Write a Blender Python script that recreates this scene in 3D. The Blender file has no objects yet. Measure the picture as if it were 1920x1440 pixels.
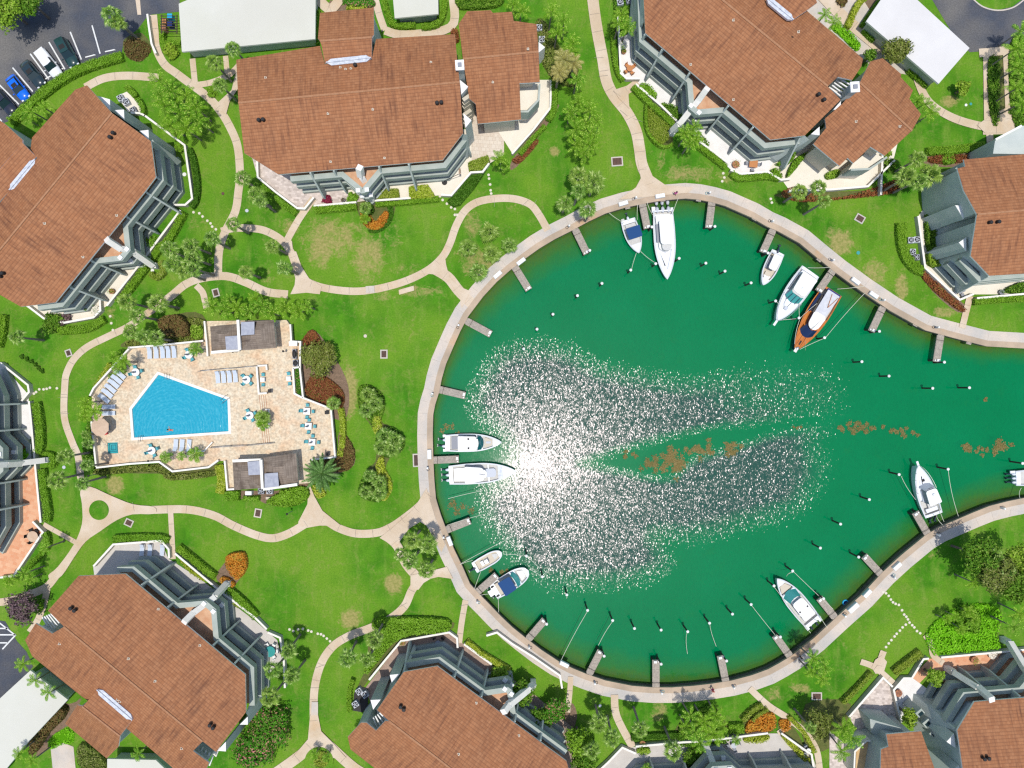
import bpy, math, random
import numpy as np
from mathutils import Vector, Matrix
from mathutils.geometry import tessellate_polygon
R = math.radians
random.seed(7)
H = 113.1          # camera height above the lawn, metres
S = 0.085          # metres per photograph pixel at lawn level
C = bpy.context.scene.collection
sc = bpy.context.scene

# ---------------------------------------------------------------- camera
cd = bpy.data.cameras.new('camera'); cam = bpy.data.objects.new('camera', cd); C.objects.link(cam)
cam.location = (0, 0, H); cam.rotation_euler = (0, 0, 0)
cd.sensor_width = 36.0; cd.lens = 36.0*H/(1920*S); cd.clip_start = 1.0; cd.clip_end = 5000
sc.camera = cam
# ---------------------------------------------------------------- light
SUN = Vector((45, -175, 1331)).normalized()
w = bpy.data.worlds.new("World"); sc.world = w; w.use_nodes = True
nt = w.node_tree; bg = nt.nodes['Background']; sky = nt.nodes.new('ShaderNodeTexSky')
sky.sky_type = 'NISHITA'; sky.sun_disc = False
sky.sun_elevation = math.asin(SUN.z); sky.sun_rotation = math.atan2(SUN.x, SUN.y)
nt.links.new(sky.outputs[0], bg.inputs[0]); bg.inputs[1].default_value = 0.15
ld = bpy.data.lights.new('sun', 'SUN'); ld.energy = 3.2; ld.angle = R(0.53); ld.color = (1, .965, .9)
lo = bpy.data.objects.new('sun', ld); C.objects.link(lo); lo.rotation_euler = SUN.to_track_quat('Z', 'Y').to_euler()
lo.location = (0, 0, 200)
sc.view_settings.view_transform = 'Standard'; sc.view_settings.look = 'None'
sc.view_settings.exposure = 0.12; sc.view_settings.gamma = 1
sc.render.film_transparent = False
try:
    sc.cycles.max_bounces = 6; sc.cycles.transparent_max_bounces = 8
    sc.cycles.diffuse_bounces = 3; sc.cycles.glossy_bounces = 2; sc.cycles.use_denoising = False; sc.cycles.filter_width = 1.3
    sc.cycles.sample_clamp_direct = 1.25; sc.cycles.sample_clamp_indirect = 4; sc.cycles.caustics_reflective = False; sc.cycles.caustics_refractive = False
except Exception: pass

# ---------------------------------------------------------------- helpers
def P(x, y, z=0.0):
    k = S*(H-z)/H
    return Vector(((x-960)*k, (720-y)*k, z))
def PX(v):
    k = S*(H-v[2])/H
    return v[0]/k+960, 720-v[1]/k
def P2(pts, z=0.0): return [tuple(P(a, b, z)[:2]) for a, b in pts]
def area(poly): return sum(poly[i-1][0]*poly[i][1]-poly[i][0]*poly[i-1][1] for i in range(len(poly)))/2
def ccw(poly): return poly if area(poly) > 0 else poly[::-1]
def cr(pts, n=5, closed=False):
    out = []; N = len(pts)
    rng = range(N) if closed else range(N-1)
    for i in rng:
        if closed: p0, p1, p2, p3 = pts[i-1], pts[i], pts[(i+1) % N], pts[(i+2) % N]
        else: p0, p1, p2, p3 = pts[max(i-1, 0)], pts[i], pts[i+1], pts[min(i+2, N-1)]
        for k in range(n):
            t = k/n
            out.append(tuple(.5*((2*p1[j])+(-p0[j]+p2[j])*t+(2*p0[j]-5*p1[j]+4*p2[j]-p3[j])*t*t+(-p0[j]+3*p1[j]-3*p2[j]+p3[j])*t**3) for j in (0, 1)))
    if not closed: out.append(tuple(pts[-1][:2]))
    return out
def offset(line, d):
    """shift an open polyline sideways (to its left for d>0), mitred"""
    out = []; n = len(line)
    for i in range(n):
        a = Vector(line[max(i-1, 0)]); b = Vector(line[i]); c = Vector(line[min(i+1, n-1)])
        d1 = (b-a).normalized() if i > 0 else (c-b).normalized()
        d2 = (c-b).normalized() if i < n-1 else d1
        n1 = Vector((-d1.y, d1.x)); n2 = Vector((-d2.y, d2.x)); m = n1+n2
        if m.length < 1e-6: m = n1
        m.normalize(); k = d/max(.45, m.dot(n1))
        out.append((b.x+m.x*k, b.y+m.y*k))
    return out
def inset(poly, d):
    poly = ccw(list(poly)); n = len(poly); out = []
    for i in range(n):
        a = Vector(poly[i-1]); b = Vector(poly[i]); c = Vector(poly[(i+1) % n])
        d1 = (b-a).normalized(); d2 = (c-b).normalized()
        n1 = Vector((-d1.y, d1.x)); n2 = Vector((-d2.y, d2.x)); m = n1+n2
        if m.length < 1e-6: m = n1
        m.normalize(); k = d/max(.4, m.dot(n1)); out.append((b.x+m.x*k, b.y+m.y*k))
    return out
class MB:
    def __init__(s): s.v = []; s.f = []; s.m = []
    def add(s, vs, fs, m=0):
        n = len(s.v); s.v += [tuple(v) for v in vs]; s.f += [tuple(i+n for i in f) for f in fs]; s.m += [m]*len(fs)
        return s
    def box(s, c, size, rot=0.0, m=0, top=1.0):
        x, y, z = (k/2 for k in size); cs, sn = math.cos(rot), math.sin(rot); vs = []
        for dz in (-z, z):
            q = top if dz > 0 else 1.0
            for dx, dy in ((-x, -y), (x, -y), (x, y), (-x, y)):
                dx *= q; dy *= q; vs.append((c[0]+dx*cs-dy*sn, c[1]+dx*sn+dy*cs, c[2]+dz))
        return s.add(vs, [(3, 2, 1, 0), (4, 5, 6, 7), (0, 1, 5, 4), (1, 2, 6, 5), (2, 3, 7, 6), (3, 0, 4, 7)], m)
    def prism(s, poly, z0, z1, m=0, ms=None, bottom=True):
        poly = ccw(list(poly)); n = len(poly); ms = m if ms is None else ms
        tz = z1 if isinstance(z1, (list, tuple)) else [z1]*n
        vs = [(p[0], p[1], z0) for p in poly]+[(p[0], p[1], t) for p, t in zip(poly, tz)]
        s.add(vs, [(i, (i+1) % n, n+(i+1) % n, n+i) for i in range(n)], ms)
        b = len(s.v)-2*n
        s.f.append(tuple(range(b+n, b+2*n))); s.m.append(m)
        if bottom: s.f.append(tuple(range(b+n-1, b-1, -1))); s.m.append(ms)
        return s
    def sheet(s, poly, z, m=0, holes=()):
        loops = [[Vector((p[0], p[1], 0)) for p in poly]]+[[Vector((p[0], p[1], 0)) for p in h] for h in holes]
        tr = tessellate_polygon(loops); flat = [v for l in loops for v in l]
        fs = []
        for t in tr:
            a, b, c = (flat[i] for i in t)
            fs.append(t if (b-a).cross(c-a).z > 0 else t[::-1])
        return s.add([(v.x, v.y, z) for v in flat], fs, m)
    def ribbon(s, line, wd, z0, z1=None, m=0, ms=None):
        L = offset(line, wd/2); Rr = offset(line, -wd/2); n = len(line)
        ms = m if ms is None else ms
        if z1 is None:
            vs = [(p[0], p[1], z0) for p in L]+[(p[0], p[1], z0) for p in Rr]
            return s.add(vs, [(i, n+i, n+i+1, i+1) for i in range(n-1)], m)
        vs = [(p[0], p[1], z1) for p in L]+[(p[0], p[1], z1) for p in Rr]+[(p[0], p[1], z0) for p in L]+[(p[0], p[1], z0) for p in Rr]
        s.add(vs, [(i, n+i, n+i+1, i+1) for i in range(n-1)], m)
        b = len(s.v)-4*n; F = []
        for i in range(n-1):
            F.append((b+i+1, b+2*n+i+1, b+2*n+i, b+i)); F.append((b+n+i, b+3*n+i, b+3*n+i+1, b+n+i+1))
        F.append((b, b+2*n, b+3*n, b+n)); F.append((b+2*n-1, b+4*n-1, b+3*n-1, b+n-1))
        s.f += F; s.m += [ms]*len(F)
        return s
    def tube(s, p0, p1, r0, r1=None, n=8, m=0, cap=True):
        p0 = Vector(p0); p1 = Vector(p1); r1 = r0 if r1 is None else r1
        d = (p1-p0).normalized(); u = d.orthogonal().normalized(); v = d.cross(u); vs = []
        for p, r in ((p0, r0), (p1, r1)):
            for i in range(n):
                a = 2*math.pi*i/n; vs.append(p+u*math.cos(a)*r+v*math.sin(a)*r)
        fs = [(i, (i+1) % n, n+(i+1) % n, n+i) for i in range(n)]
        if cap: fs += [tuple(range(n-1, -1, -1)), tuple(range(n, 2*n))]
        return s.add(vs, fs, m)
    def pipe(s, pts, r, n=6, m=0, r1=None):
        N = len(pts)-1
        for i in range(N):
            a = r if r1 is None else r+(r1-r)*i/N; b = r if r1 is None else r+(r1-r)*(i+1)/N
            s.tube(pts[i], pts[i+1], a, b, n, m)
        return s
    def ball(s, c, r, sc3=(1, 1, 1), m=0, nu=10, nv=6, half=False):
        vs = []; fs = []
        for j in range(nv+1):
            th = (math.pi/2 if half else math.pi)*j/nv
            for i in range(nu):
                a = 2*math.pi*i/nu
                vs.append((c[0]+r*sc3[0]*math.sin(th)*math.cos(a), c[1]+r*sc3[1]*math.sin(th)*math.sin(a), c[2]+r*sc3[2]*math.cos(th)))
        for j in range(nv):
            for i in range(nu):
                fs.append((j*nu+i, (j+1)*nu+i, (j+1)*nu+(i+1) % nu, j*nu+(i+1) % nu))
        return s.add(vs, fs, m)
    def beam(s, p0, p1, wd, ht, m=0):
        p0 = Vector(p0); p1 = Vector(p1); d = (p1-p0).normalized(); side = Vector((-d.y, d.x, 0))
        if side.length < 1e-4: side = Vector((1, 0, 0))
        side.normalize(); up = side.cross(d)*-1 if side.cross(d).z < 0 else side.cross(d)
        vs = []
        for p in (p0, p1):
            for a, b in ((-1, -1), (1, -1), (1, 1), (-1, 1)): vs.append(p+side*a*wd/2+up*b*ht/2)
        return s.add(vs, [(0, 1, 2, 3), (7, 6, 5, 4), (0, 4, 5, 1), (1, 5, 6, 2), (2, 6, 7, 3), (3, 7, 4, 0)], m)
    def quads(s, V, m=0):
        """V: array (n,4,3) of free quads"""
        n = len(s.v); s.v += [tuple(p) for q in V for p in q]
        s.f += [(n+4*i, n+4*i+1, n+4*i+2, n+4*i+3) for i in range(len(V))]; s.m += [m]*len(V); return s
    def mesh(s, name, mats, smooth=False, rnd=False):
        me = bpy.data.meshes.new(name); me.from_pydata(s.v, [], s.f)
        for mt in mats: me.materials.append(mt)
        if len(mats) > 1: me.polygons.foreach_set('material_index', s.m)
        if smooth: me.polygons.foreach_set('use_smooth', [True]*len(s.f))
        if rnd:
            at = me.attributes.new('rv', 'FLOAT', 'FACE'); at.data.foreach_set('value', np.random.RandomState(len(s.f)).rand(len(s.f)).astype(np.float32))
        me.update(); return me
def link(name, me, parent=None, loc=None):
    o = bpy.data.objects.new(name, me); C.objects.link(o)
    if parent: o.parent = parent
    if loc is not None: o.location = loc
    return o
def mk(name, mb, mats, parent=None, smooth=False, rnd=False, loc=None):
    if not isinstance(mats, (list, tuple)): mats = [mats]
    return link(name, mb.mesh(name, mats, smooth, rnd), parent, loc)
def tag(o, label=None, cat=None, group=None, kind=None):
    if label: o['label'] = label
    if cat: o['category'] = cat
    if group: o['group'] = group
    if kind: o['kind'] = kind
    return o
def thing(name, label, cat, loc=(0, 0, 0), rz=0.0, group=None):
    o = bpy.data.objects.new(name, None); C.objects.link(o); o.location = loc; o.rotation_euler = (0, 0, rz)
    return tag(o, label, cat, group)
def copy_tree(o, parent=None, depth=0):
    c = o.copy(); C.objects.link(c)
    if parent: c.parent = parent
    if depth < 2:
        for ch in list(o.children): copy_tree(ch, c, depth+1)
    return c
AUTO = []      # (object, kind words, photo position, landmark set)
def auto(o, words, px, marks='land'): AUTO.append((o, words, px, marks)); return o

# ---------------------------------------------------------------- materials
def mat(name, base=(.5, .5, .5), rough=.8, spec=.3, metal=0.0):
    m = bpy.data.materials.new(name); m.use_nodes = True; b = m.node_tree.nodes['Principled BSDF']
    b.inputs['Base Color'].default_value = (*base, 1); b.inputs['Roughness'].default_value = rough
    b.inputs['Specular IOR Level'].default_value = spec; b.inputs['Metallic'].default_value = metal
    return m
class G:
    """small node-graph helper"""
    def __init__(s, m): s.t = m.node_tree; s.n = s.t.nodes; s.l = s.t.links; s.b = s.n.get('Principled BSDF')
    def node(s, ty, **kw):
        n = s.n.new(ty)
        for k, v in kw.items(): setattr(n, k, v)
        return n
    def set(s, sock, v):
        if hasattr(v, 'links') or hasattr(v, 'is_linked'): s.l.new(v, sock)
        elif isinstance(v, tuple) and len(v) == 3 and sock.type == 'RGBA': sock.default_value = (*v, 1)
        else: sock.default_value = v
    def noise(s, scale, detail=3, vec=None, rough=.55, dist=0.0):
        n = s.node('ShaderNodeTexNoise'); n.inputs['Scale'].default_value = scale; n.inputs['Detail'].default_value = detail
        n.inputs['Roughness'].default_value = rough; n.inputs['Distortion'].default_value = dist
        s.l.new(vec if vec is not None else s.pos(), n.inputs['Vector']); return n.outputs['Fac']
    def pos(s):
        if not hasattr(s, '_p'): s._p = s.node('ShaderNodeNewGeometry').outputs['Position']
        return s._p
    def obj(s): return s.node('ShaderNodeTexCoord').outputs['Object']
    def math(s, op, a, b=0.0, c=0.0, clamp=False):
        n = s.node('ShaderNodeMath', operation=op, use_clamp=clamp)
        s.set(n.inputs[0], a); s.set(n.inputs[1], b); s.set(n.inputs[2], c); return n.outputs[0]
    def ramp(s, fac, a, b, clamp=True):
        n = s.node('ShaderNodeMapRange'); n.clamp = clamp; s.set(n.inputs[0], fac); n.inputs[1].default_value = a; n.inputs[2].default_value = b; return n.outputs[0]
    def mix(s, f, a, b, mode='MIX'):
        n = s.node('ShaderNodeMix', data_type='RGBA', blend_type=mode); s.set(n.inputs[0], f); s.set(n.inputs[6], a); s.set(n.inputs[7], b); return n.outputs[2]
    def mapping(s, vec, scale=(1, 1, 1), rot=(0, 0, 0), loc=(0, 0, 0)):
        n = s.node('ShaderNodeMapping'); s.l.new(vec, n.inputs[0]); n.inputs['Location'].default_value = loc
        n.inputs['Rotation'].default_value = rot; n.inputs['Scale'].default_value = scale; return n.outputs[0]
    def attr(s, name): return s.node('ShaderNodeAttribute', attribute_name=name).outputs['Fac']
    def bump(s, h, strength=.5, dist=.05):
        n = s.node('ShaderNodeBump'); n.inputs['Strength'].default_value = strength; n.inputs['Distance'].default_value = dist
        s.l.new(h, n.inputs['Height']); return n.outputs[0]
    def color(s, c): s.l.new(c, s.b.inputs['Base Color'])
def mottle(name, a, b, scale=.6, rough=.85, fine=None, c=None, bumpy=0, spec=.25, detail=4, lo=.35, hi=.65):
    m = mat(name, a, rough, spec); g = G(m); col = g.mix(g.ramp(g.noise(scale, detail), lo, hi), a, b)
    if c: col = g.mix(g.ramp(g.noise(scale*.23, 2), .5, .7), col, c)
    if fine:
        n = g.noise(fine, 2); col = g.mix(g.ramp(n, .3, .7), col, g.mix(.35, col, (0, 0, 0)))
        if bumpy: g.l.new(g.bump(n, bumpy, .03), g.b.inputs['Normal'])
    g.color(col); return m
M = {}
# lawn: greens with mowing drift, and the dry straw patches the photograph shows
def make_lawn():
    m = mat('lawn', (.08, .22, .02), .95, .05); g = G(m)
    big = g.noise(.09, 3); mid = g.noise(.45, 4, dist=.6); st = g.noise(.8, 3, g.mapping(g.pos(), (1, .22, 1), (0, 0, R(35))))
    fine = g.noise(4.5, 3)
    col = g.mix(g.ramp(mid, .3, .72), (.038, .160, .008), (.085, .260, .014))
    col = g.mix(g.ramp(big, .38, .6), col, (.145, .28, .022))
    col = g.mix(g.math('MULTIPLY', g.ramp(st, .52, .75), .55), col, (.20, .29, .05))
    col = g.mix(g.math('MULTIPLY', g.ramp(fine, .35, .68), .42), col, (.03, .115, .006))
    spots = [(625,445,75,45,.8),(690,480,35,55,.9),(600,470,30,40,.9),(735,440,40,45,.5),(760,505,45,20,.5),(720,555,35,14,.6),(780,545,60,14,.7),(800,620,70,60,.35),(730,605,35,40,.35),(545,425,30,22,.7),
             (885,420,25,35,.7),(900,500,45,40,.8),(865,480,20,20,.6),(657,735,17,60,.95),(738,1095,18,20,1.3),(657,1160,25,22,1.0),(650,990,70,10,.4),(700,975,60,25,.4),(720,790,10,60,.3),(215,910,22,20,1.0),
             (1290,325,60,20,.8),(1360,330,40,14,.6),(1240,300,14,25,.5),(1575,455,25,28,1.1),(1640,510,30,30,.8),(1690,540,14,40,.9),(1770,585,30,12,.9),(1560,440,14,20,.8),(1235,1335,20,22,.8),(1500,1290,25,12,.8),
             (1450,1300,18,20,.7),(1755,1040,30,18,.5),(1780,190,20,12,1.1),(1500,650,5,5,0),(60,575,20,40,.2),(370,400,30,40,.45),(200,590,30,25,.6),(960,395,30,20,.4),(1030,395,25,25,.4),(1040,285,12,12,.9),(830,950,50,30,.35),
             (880,1000,30,40,.4),(960,310,40,25,.3),(470,480,20,20,.4),(500,520,20,18,.6),(920,1140,20,14,.4),(1060,330,30,30,.3),(965,1000,20,20,0),(1680,1190,60,30,.3),(1590,1190,60,60,.35),(130,1060,30,20,.3),(850,670,22,60,.5)]
    mask = None
    for x, y, rx, ry, k in spots:
        if k <= 0: continue
        p = P(x, y); n = g.node('ShaderNodeVectorMath', operation='SUBTRACT'); g.l.new(g.pos(), n.inputs[0]); n.inputs[1].default_value = (p.x, p.y, 0)
        n2 = g.node('ShaderNodeVectorMath', operation='MULTIPLY'); g.l.new(n.outputs[0], n2.inputs[0]); n2.inputs[1].default_value = (1/(rx*S), 1/(ry*S), 0)
        n3 = g.node('ShaderNodeVectorMath', operation='LENGTH'); g.l.new(n2.outputs[0], n3.inputs[0])
        f = g.math('MULTIPLY', g.math('SUBTRACT', 1.45, n3.outputs['Value'], clamp=True), k*.9)
        mask = f if mask is None else g.math('MAXIMUM', mask, f)
    streak = g.math('ADD', g.math('MULTIPLY', g.noise(.55, 7, rough=.78, dist=1.0), .8), g.math('MULTIPLY', g.noise(3.2, 3), .30))
    dry = g.ramp(g.math('ADD', g.math('MULTIPLY', mask, .46), streak), .74, .92)
    dry2 = g.math('MULTIPLY', g.ramp(streak, .56, .76), .5)
    dry = g.math('MAXIMUM', dry, dry2)
    col = g.mix(g.math('MULTIPLY', dry, .8), col, g.mix(g.ramp(g.noise(2.5, 3), .35, .65), (.40, .31, .13), (.24, .22, .07)))
    g.color(col); g.l.new(g.bump(fine, .6, .08), g.b.inputs['Normal']); return m
M['lawn'] = make_lawn()
def make_conc(name, a, b, stain, joints=True):
    m = mat(name, a, .85, .2); g = G(m)
    col = g.mix(g.ramp(g.noise(.25, 4), .35, .65), a, b)
    col = g.mix(g.math('MULTIPLY', g.ramp(g.noise(.12, 5, rough=.7), .55, .72), .7), col, stain)
    col = g.mix(g.math('MULTIPLY', g.ramp(g.noise(6, 3), .45, .8), .22), col, (.2, .17, .13))
    g.color(col); return m
M['walk'] = make_conc('walk_concrete', (.53, .41, .28), (.62, .51, .39), (.54, .35, .18))
M['prom'] = make_conc('promenade_concrete', (.46, .43, .39), (.60, .51, .42), (.52, .40, .28))
M['cap'] = make_conc('seawall_cap', (.36, .28, .20), (.50, .38, .27), (.55, .30, .13))
M['seawall'] = mottle('seawall_face', (.10, .09, .08), (.17, .14, .11), 1.5)
M['asphalt'] = mottle('asphalt', (.075, .085, .11), (.105, .105, .115), .35, .9, 5, (.20, .185, .165))
M['paint'] = mottle('road_paint', (.72, .72, .70), (.6, .6, .58), 3)
M['deck'] = mottle('travertine', (.72, .56, .38), (.75, .64, .47), 1.6, .8, 3.0, (.72, .50, .32))
M['cream'] = mottle('cream_patio', (.70, .64, .53), (.74, .68, .57), .7, .8)
M['white_patio'] = mottle('white_patio', (.70, .67, .64), (.76, .74, .71), .7, .8)
M['grey_patio'] = mottle('grey_patio', (.50, .46, .42), (.56, .52, .47), .7, .8)
def make_paver(name, a, b, mortar, sc_=1.0, rot=0.0, bw=.5, bh=.25):
    m = mat(name, a, .85, .2); g = G(m); n = g.node('ShaderNodeTexBrick')
    g.l.new(g.mapping(g.pos(), (1, 1, 1), (0, 0, rot)), n.inputs['Vector']); n.inputs['Scale'].default_value = sc_
    n.inputs['Color1'].default_value = (*a, 1); n.inputs['Color2'].default_value = (*b, 1); n.inputs['Mortar'].default_value = (*mortar, 1)
    n.inputs['Mortar Size'].default_value = .012; n.inputs['Brick Width'].default_value = bw; n.inputs['Row Height'].default_value = bh; n.inputs['Bias'].default_value = 0
    g.color(g.mix(g.math('MULTIPLY', g.noise(3, 3), .3), n.outputs['Color'], mortar)); return m
M['mosaic'] = make_paver('mottled_pavers', (.72, .62, .56), (.42, .35, .31), (.5, .43, .38), 1, .1, .45, .32)
M['grid'] = make_paver('grid_pavers', (.70, .62, .52), (.62, .52, .42), (.36, .29, .22), 1, .08, .6, .6)
M['brick'] = make_paver('terracotta_pavers', (.62, .27, .14), (.70, .40, .24), (.6, .38, .25), 1, .3, .7, .5)
M['brown_pav'] = make_paver('brown_pavers', (.34, .24, .19), (.42, .31, .24), (.26, .18, .14), 1, .6, .4, .3)
# roofs: UV in metres, u along the ridge and v down the slope
def make_tile(name, a, b, dark, row=.46, colw=.34, streak=.5):
    m = mat(name, a, .75, .25); g = G(m); uv = g.node('ShaderNodeUVMap').outputs[0]; sp = g.node('ShaderNodeSeparateXYZ'); g.l.new(uv, sp.inputs[0])
    cell = g.node('ShaderNodeTexWhiteNoise', noise_dimensions='2D')
    cx = g.math('FLOOR', g.math('DIVIDE', sp.outputs[0], colw)); cy = g.math('FLOOR', g.math('DIVIDE', sp.outputs[1], row))
    cb = g.node('ShaderNodeCombineXYZ'); g.l.new(cx, cb.inputs[0]); g.l.new(cy, cb.inputs[1]); g.l.new(cb.outputs[0], cell.inputs[0])
    fy = g.math('FRACT', g.math('DIVIDE', sp.outputs[1], row)); fx = g.math('FRACT', g.math('DIVIDE', sp.outputs[0], colw))
    col = g.mix(cell.outputs['Value'], a, b)
    big = g.noise(.35, 4, uv); col = g.mix(g.math('MULTIPLY', g.ramp(big, .4, .7), .5), col, (a[0]*1.35, a[1]*1.35, a[2]*1.3))
    st = g.noise(1.0, 5, g.mapping(uv, (1.3, .11, 1)), .65); st2 = g.noise(1.0, 4, g.mapping(uv, (3.2, .3, 1)), .6)
    patch = g.ramp(g.noise(.16, 3, uv), .42, .62)
    sk = g.math('MULTIPLY', g.math('MULTIPLY', g.ramp(st, .42, .60), g.ramp(st2, .32, .62)), g.math('ADD', g.math('MULTIPLY', patch, .9), .4))
    col = g.mix(g.math('MULTIPLY', sk, streak, clamp=True), col, dark)
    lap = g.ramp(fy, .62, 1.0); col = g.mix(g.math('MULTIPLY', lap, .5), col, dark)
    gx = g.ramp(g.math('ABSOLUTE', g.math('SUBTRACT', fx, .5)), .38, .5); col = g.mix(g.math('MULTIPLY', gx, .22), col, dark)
    g.color(col)
    hh = g.math('ADD', g.math('MULTIPLY', fy, -1), g.math('MULTIPLY', g.math('SINE', g.math('MULTIPLY', fx, 6.283)), .3))
    g.l.new(g.bump(hh, .5, .06), g.b.inputs['Normal']); return m
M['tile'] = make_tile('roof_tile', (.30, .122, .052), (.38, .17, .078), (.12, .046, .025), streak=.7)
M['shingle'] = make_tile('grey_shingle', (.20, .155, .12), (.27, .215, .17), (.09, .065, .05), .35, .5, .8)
M['fascia'] = mat('white_fascia', (.78, .76, .74), .5)
M['stucco'] = mottle('green_grey_stucco', (.42, .46, .43), (.49, .52, .48), .5, .9)
M['stucco2'] = mottle('cream_stucco', (.52, .48, .39), (.58, .53, .43), .5, .9)
M['parapet'] = mottle('parapet_stucco', (.33, .37, .33), (.40, .43, .38), .6, .9)
M['white'] = mottle('white_paint', (.78, .77, .74), (.70, .69, .66), 1.2, .6)
M['pwall'] = mottle('patio_wall_cap', (.74, .70, .62), (.80, .77, .70), 1.0, .8)
M['glass'] = mat('dark_glass', (.012, .03, .035), .08, .6)
M['flat'] = mottle('flat_roof_coating', (.55, .54, .46), (.58, .57, .50), .15, .7, None, (.52, .50, .43))
M['flatw'] = mottle('white_flat_roof', (.58, .56, .54), (.63, .61, .59), .2, .7, None, (.56, .52, .47))
M['zinc'] = mottle('zinc', (.42, .45, .5), (.62, .64, .68), 2.5, .45)
M['pad'] = mottle('grey_roof_pad', (.30, .31, .36), (.38, .39, .43), 2)
M['black'] = mat('black_vent', (.02, .018, .018), .6)
M['metal'] = mat('brushed_metal', (.5, .5, .5), .35, .5, .8)
M['concblock'] = mottle('pier_concrete', (.36, .31, .26), (.44, .38, .31), 1.8, .9, 5)
M['pile'] = mottle('wood_pile', (.05, .042, .032), (.09, .07, .05), 4, .9)
M['gel'] = mat('white_gelcoat', (.72, .73, .74), .25, .5)
M['gel2'] = mottle('deck_nonskid', (.50, .49, .46), (.57, .56, .53), 4, .7)
M['grey'] = mat('grey_vinyl', (.25, .26, .29), .6)
M['lgrey'] = mat('light_grey_vinyl', (.48, .5, .54), .6)
M['navy'] = mat('navy_canvas', (.012, .03, .16), .75)
M['navyhull'] = mat('navy_hull', (.008, .02, .075), .15, .6)
M['blue2'] = mat('blue_canvas', (.01, .055, .17), .75)
M['wood'] = mat('varnished_wood', (.62, .17, .015), .25, .5)
def make_plank():
    m = mat('varnished_planks', (.7, .2, .02), .25, .5); g = G(m); x = g.obj(); n = g.noise(6, 4, g.mapping(x, (.12, 1.6, 1)))
    g.color(g.mix(g.ramp(n, .35, .65), (.56, .19, .03), (.38, .10, .016))); return m
M['wood'] = make_plank()
M['canvas'] = mottle('grey_canvas', (.50, .50, .53), (.58, .58, .6), 1.5)
M['teal'] = mat('teal_glass', (.05, .30, .28), .12, .6)
M['dteal'] = mat('dark_teal_glass', (.01, .10, .11), .1, .6)
M['cowl'] = mat('white_cowling', (.62, .66, .70), .3, .5)
M['dcowl'] = mat('dark_cowling', (.03, .045, .08), .3, .5)
M['beige'] = mat('beige_cushion', (.55, .48, .38), .8)
M['tchair'] = mat('teal_fabric', (.09, .34, .38), .8)
M['lounge'] = mat('pale_blue_mesh', (.50, .55, .62), .8)
M['tan'] = mottle('tan_canvas', (.52, .37, .26), (.58, .42, .3), 2)
M['rust'] = mat('orange_wood', (.48, .2, .07), .6)
M['rope'] = mat('mooring_rope', (.62, .62, .5), .9)
M['skin'] = mat('skin', (.42, .22, .14), .6)
M['hair'] = mat('dark_hair', (.02, .014, .01), .7)
M['pink'] = mat('pink_cloth', (.55, .09, .32), .8)
M['red'] = mat('red_cloth', (.55, .06, .06), .8)
M['mulch'] = mottle('mulch', (.19, .13, .085), (.27, .18, .12), 2.5, .95, 8)
M['soil'] = mottle('planting_soil', (.10, .13, .03), (.16, .16, .05), 1.5, .95, 8)
M['bark'] = mottle('palm_bark', (.20, .17, .14), (.28, .24, .20), 3, .9)
M['bark2'] = mottle('tree_bark', (.12, .09, .07), (.18, .14, .11), 3, .9)
M['tyre'] = mat('tyre', (.015, .015, .015), .8)
M['lamp'] = mat('headlamp_lens', (.7, .72, .75), .15, .6)
M['grate'] = mottle('rusty_grate', (.09, .05, .04), (.15, .08, .06), 6)
M['terra'] = mat('terracotta', (.4, .17, .09), .8)
M['copper'] = mat('bright_blue_rubber', (.02, .35, .6), .5)
def make_leaf(name, cols, trans=.14, scale=.5):
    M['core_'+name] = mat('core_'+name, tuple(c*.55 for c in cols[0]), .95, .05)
    m = mat(name, cols[0], .65, .12); g = G(m); rv = g.attr('rv'); oi = g.node('ShaderNodeObjectInfo').outputs['Random']
    col = g.mix(g.ramp(rv, .15, .75), cols[0], cols[1]); col = g.mix(g.ramp(rv, .78, .82), col, cols[2])
    col = g.mix(g.math('MULTIPLY', g.ramp(g.noise(scale, 3), .35, .68), .5), col, cols[3] if len(cols) > 3 else cols[0])
    col = g.mix(g.math('MULTIPLY', oi, .3), col, (cols[1][0]*1.3, cols[1][1]*.95, cols[1][2]*.8))
    g.color(col)
    tr = g.node('ShaderNodeBsdfTranslucent'); g.l.new(col, tr.inputs[0]); mx = g.node('ShaderNodeMixShader'); mx.inputs[0].default_value = trans
    out = g.n['Material Output']; g.l.new(g.b.outputs[0], mx.inputs[1]); g.l.new(tr.outputs[0], mx.inputs[2]); g.l.new(mx.outputs[0], out.inputs[0]); return m
L = {}
L['hedge'] = make_leaf('hedge_leaf', [(.13, .30, .015), (.21, .42, .03), (.28, .48, .07), (.09, .23, .012)])
L['dhedge'] = make_leaf('dark_hedge_leaf', [(.045, .13, .008), (.08, .20, .015), (.12, .24, .03)])
L['ohedge'] = make_leaf('olive_hedge_leaf', [(.19, .29, .025), (.28, .37, .05), (.36, .40, .11)])
L['yhedge'] = make_leaf('yellow_green_leaf', [(.26, .37, .02), (.42, .52, .06), (.56, .58, .16)])
L['bright'] = make_leaf('bright_groundcover', [(.13, .42, .008), (.20, .56, .015), (.32, .66, .05)])
L['fan'] = make_leaf('fan_palm_leaf', [(.10, .22, .03), (.25, .41, .07), (.50, .62, .22), (.12, .25, .035)])
L['feather'] = make_leaf('feather_palm_leaf', [(.05, .17, .006), (.19, .41, .018), (.50, .66, .12), (.07, .21, .01)])
L['date'] = make_leaf('date_palm_leaf', [(.07, .16, .03), (.14, .27, .07), (.22, .34, .12)])
L['gold'] = make_leaf('golden_palm_leaf', [(.26, .27, .06), (.42, .40, .14), (.55, .5, .25)])
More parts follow.
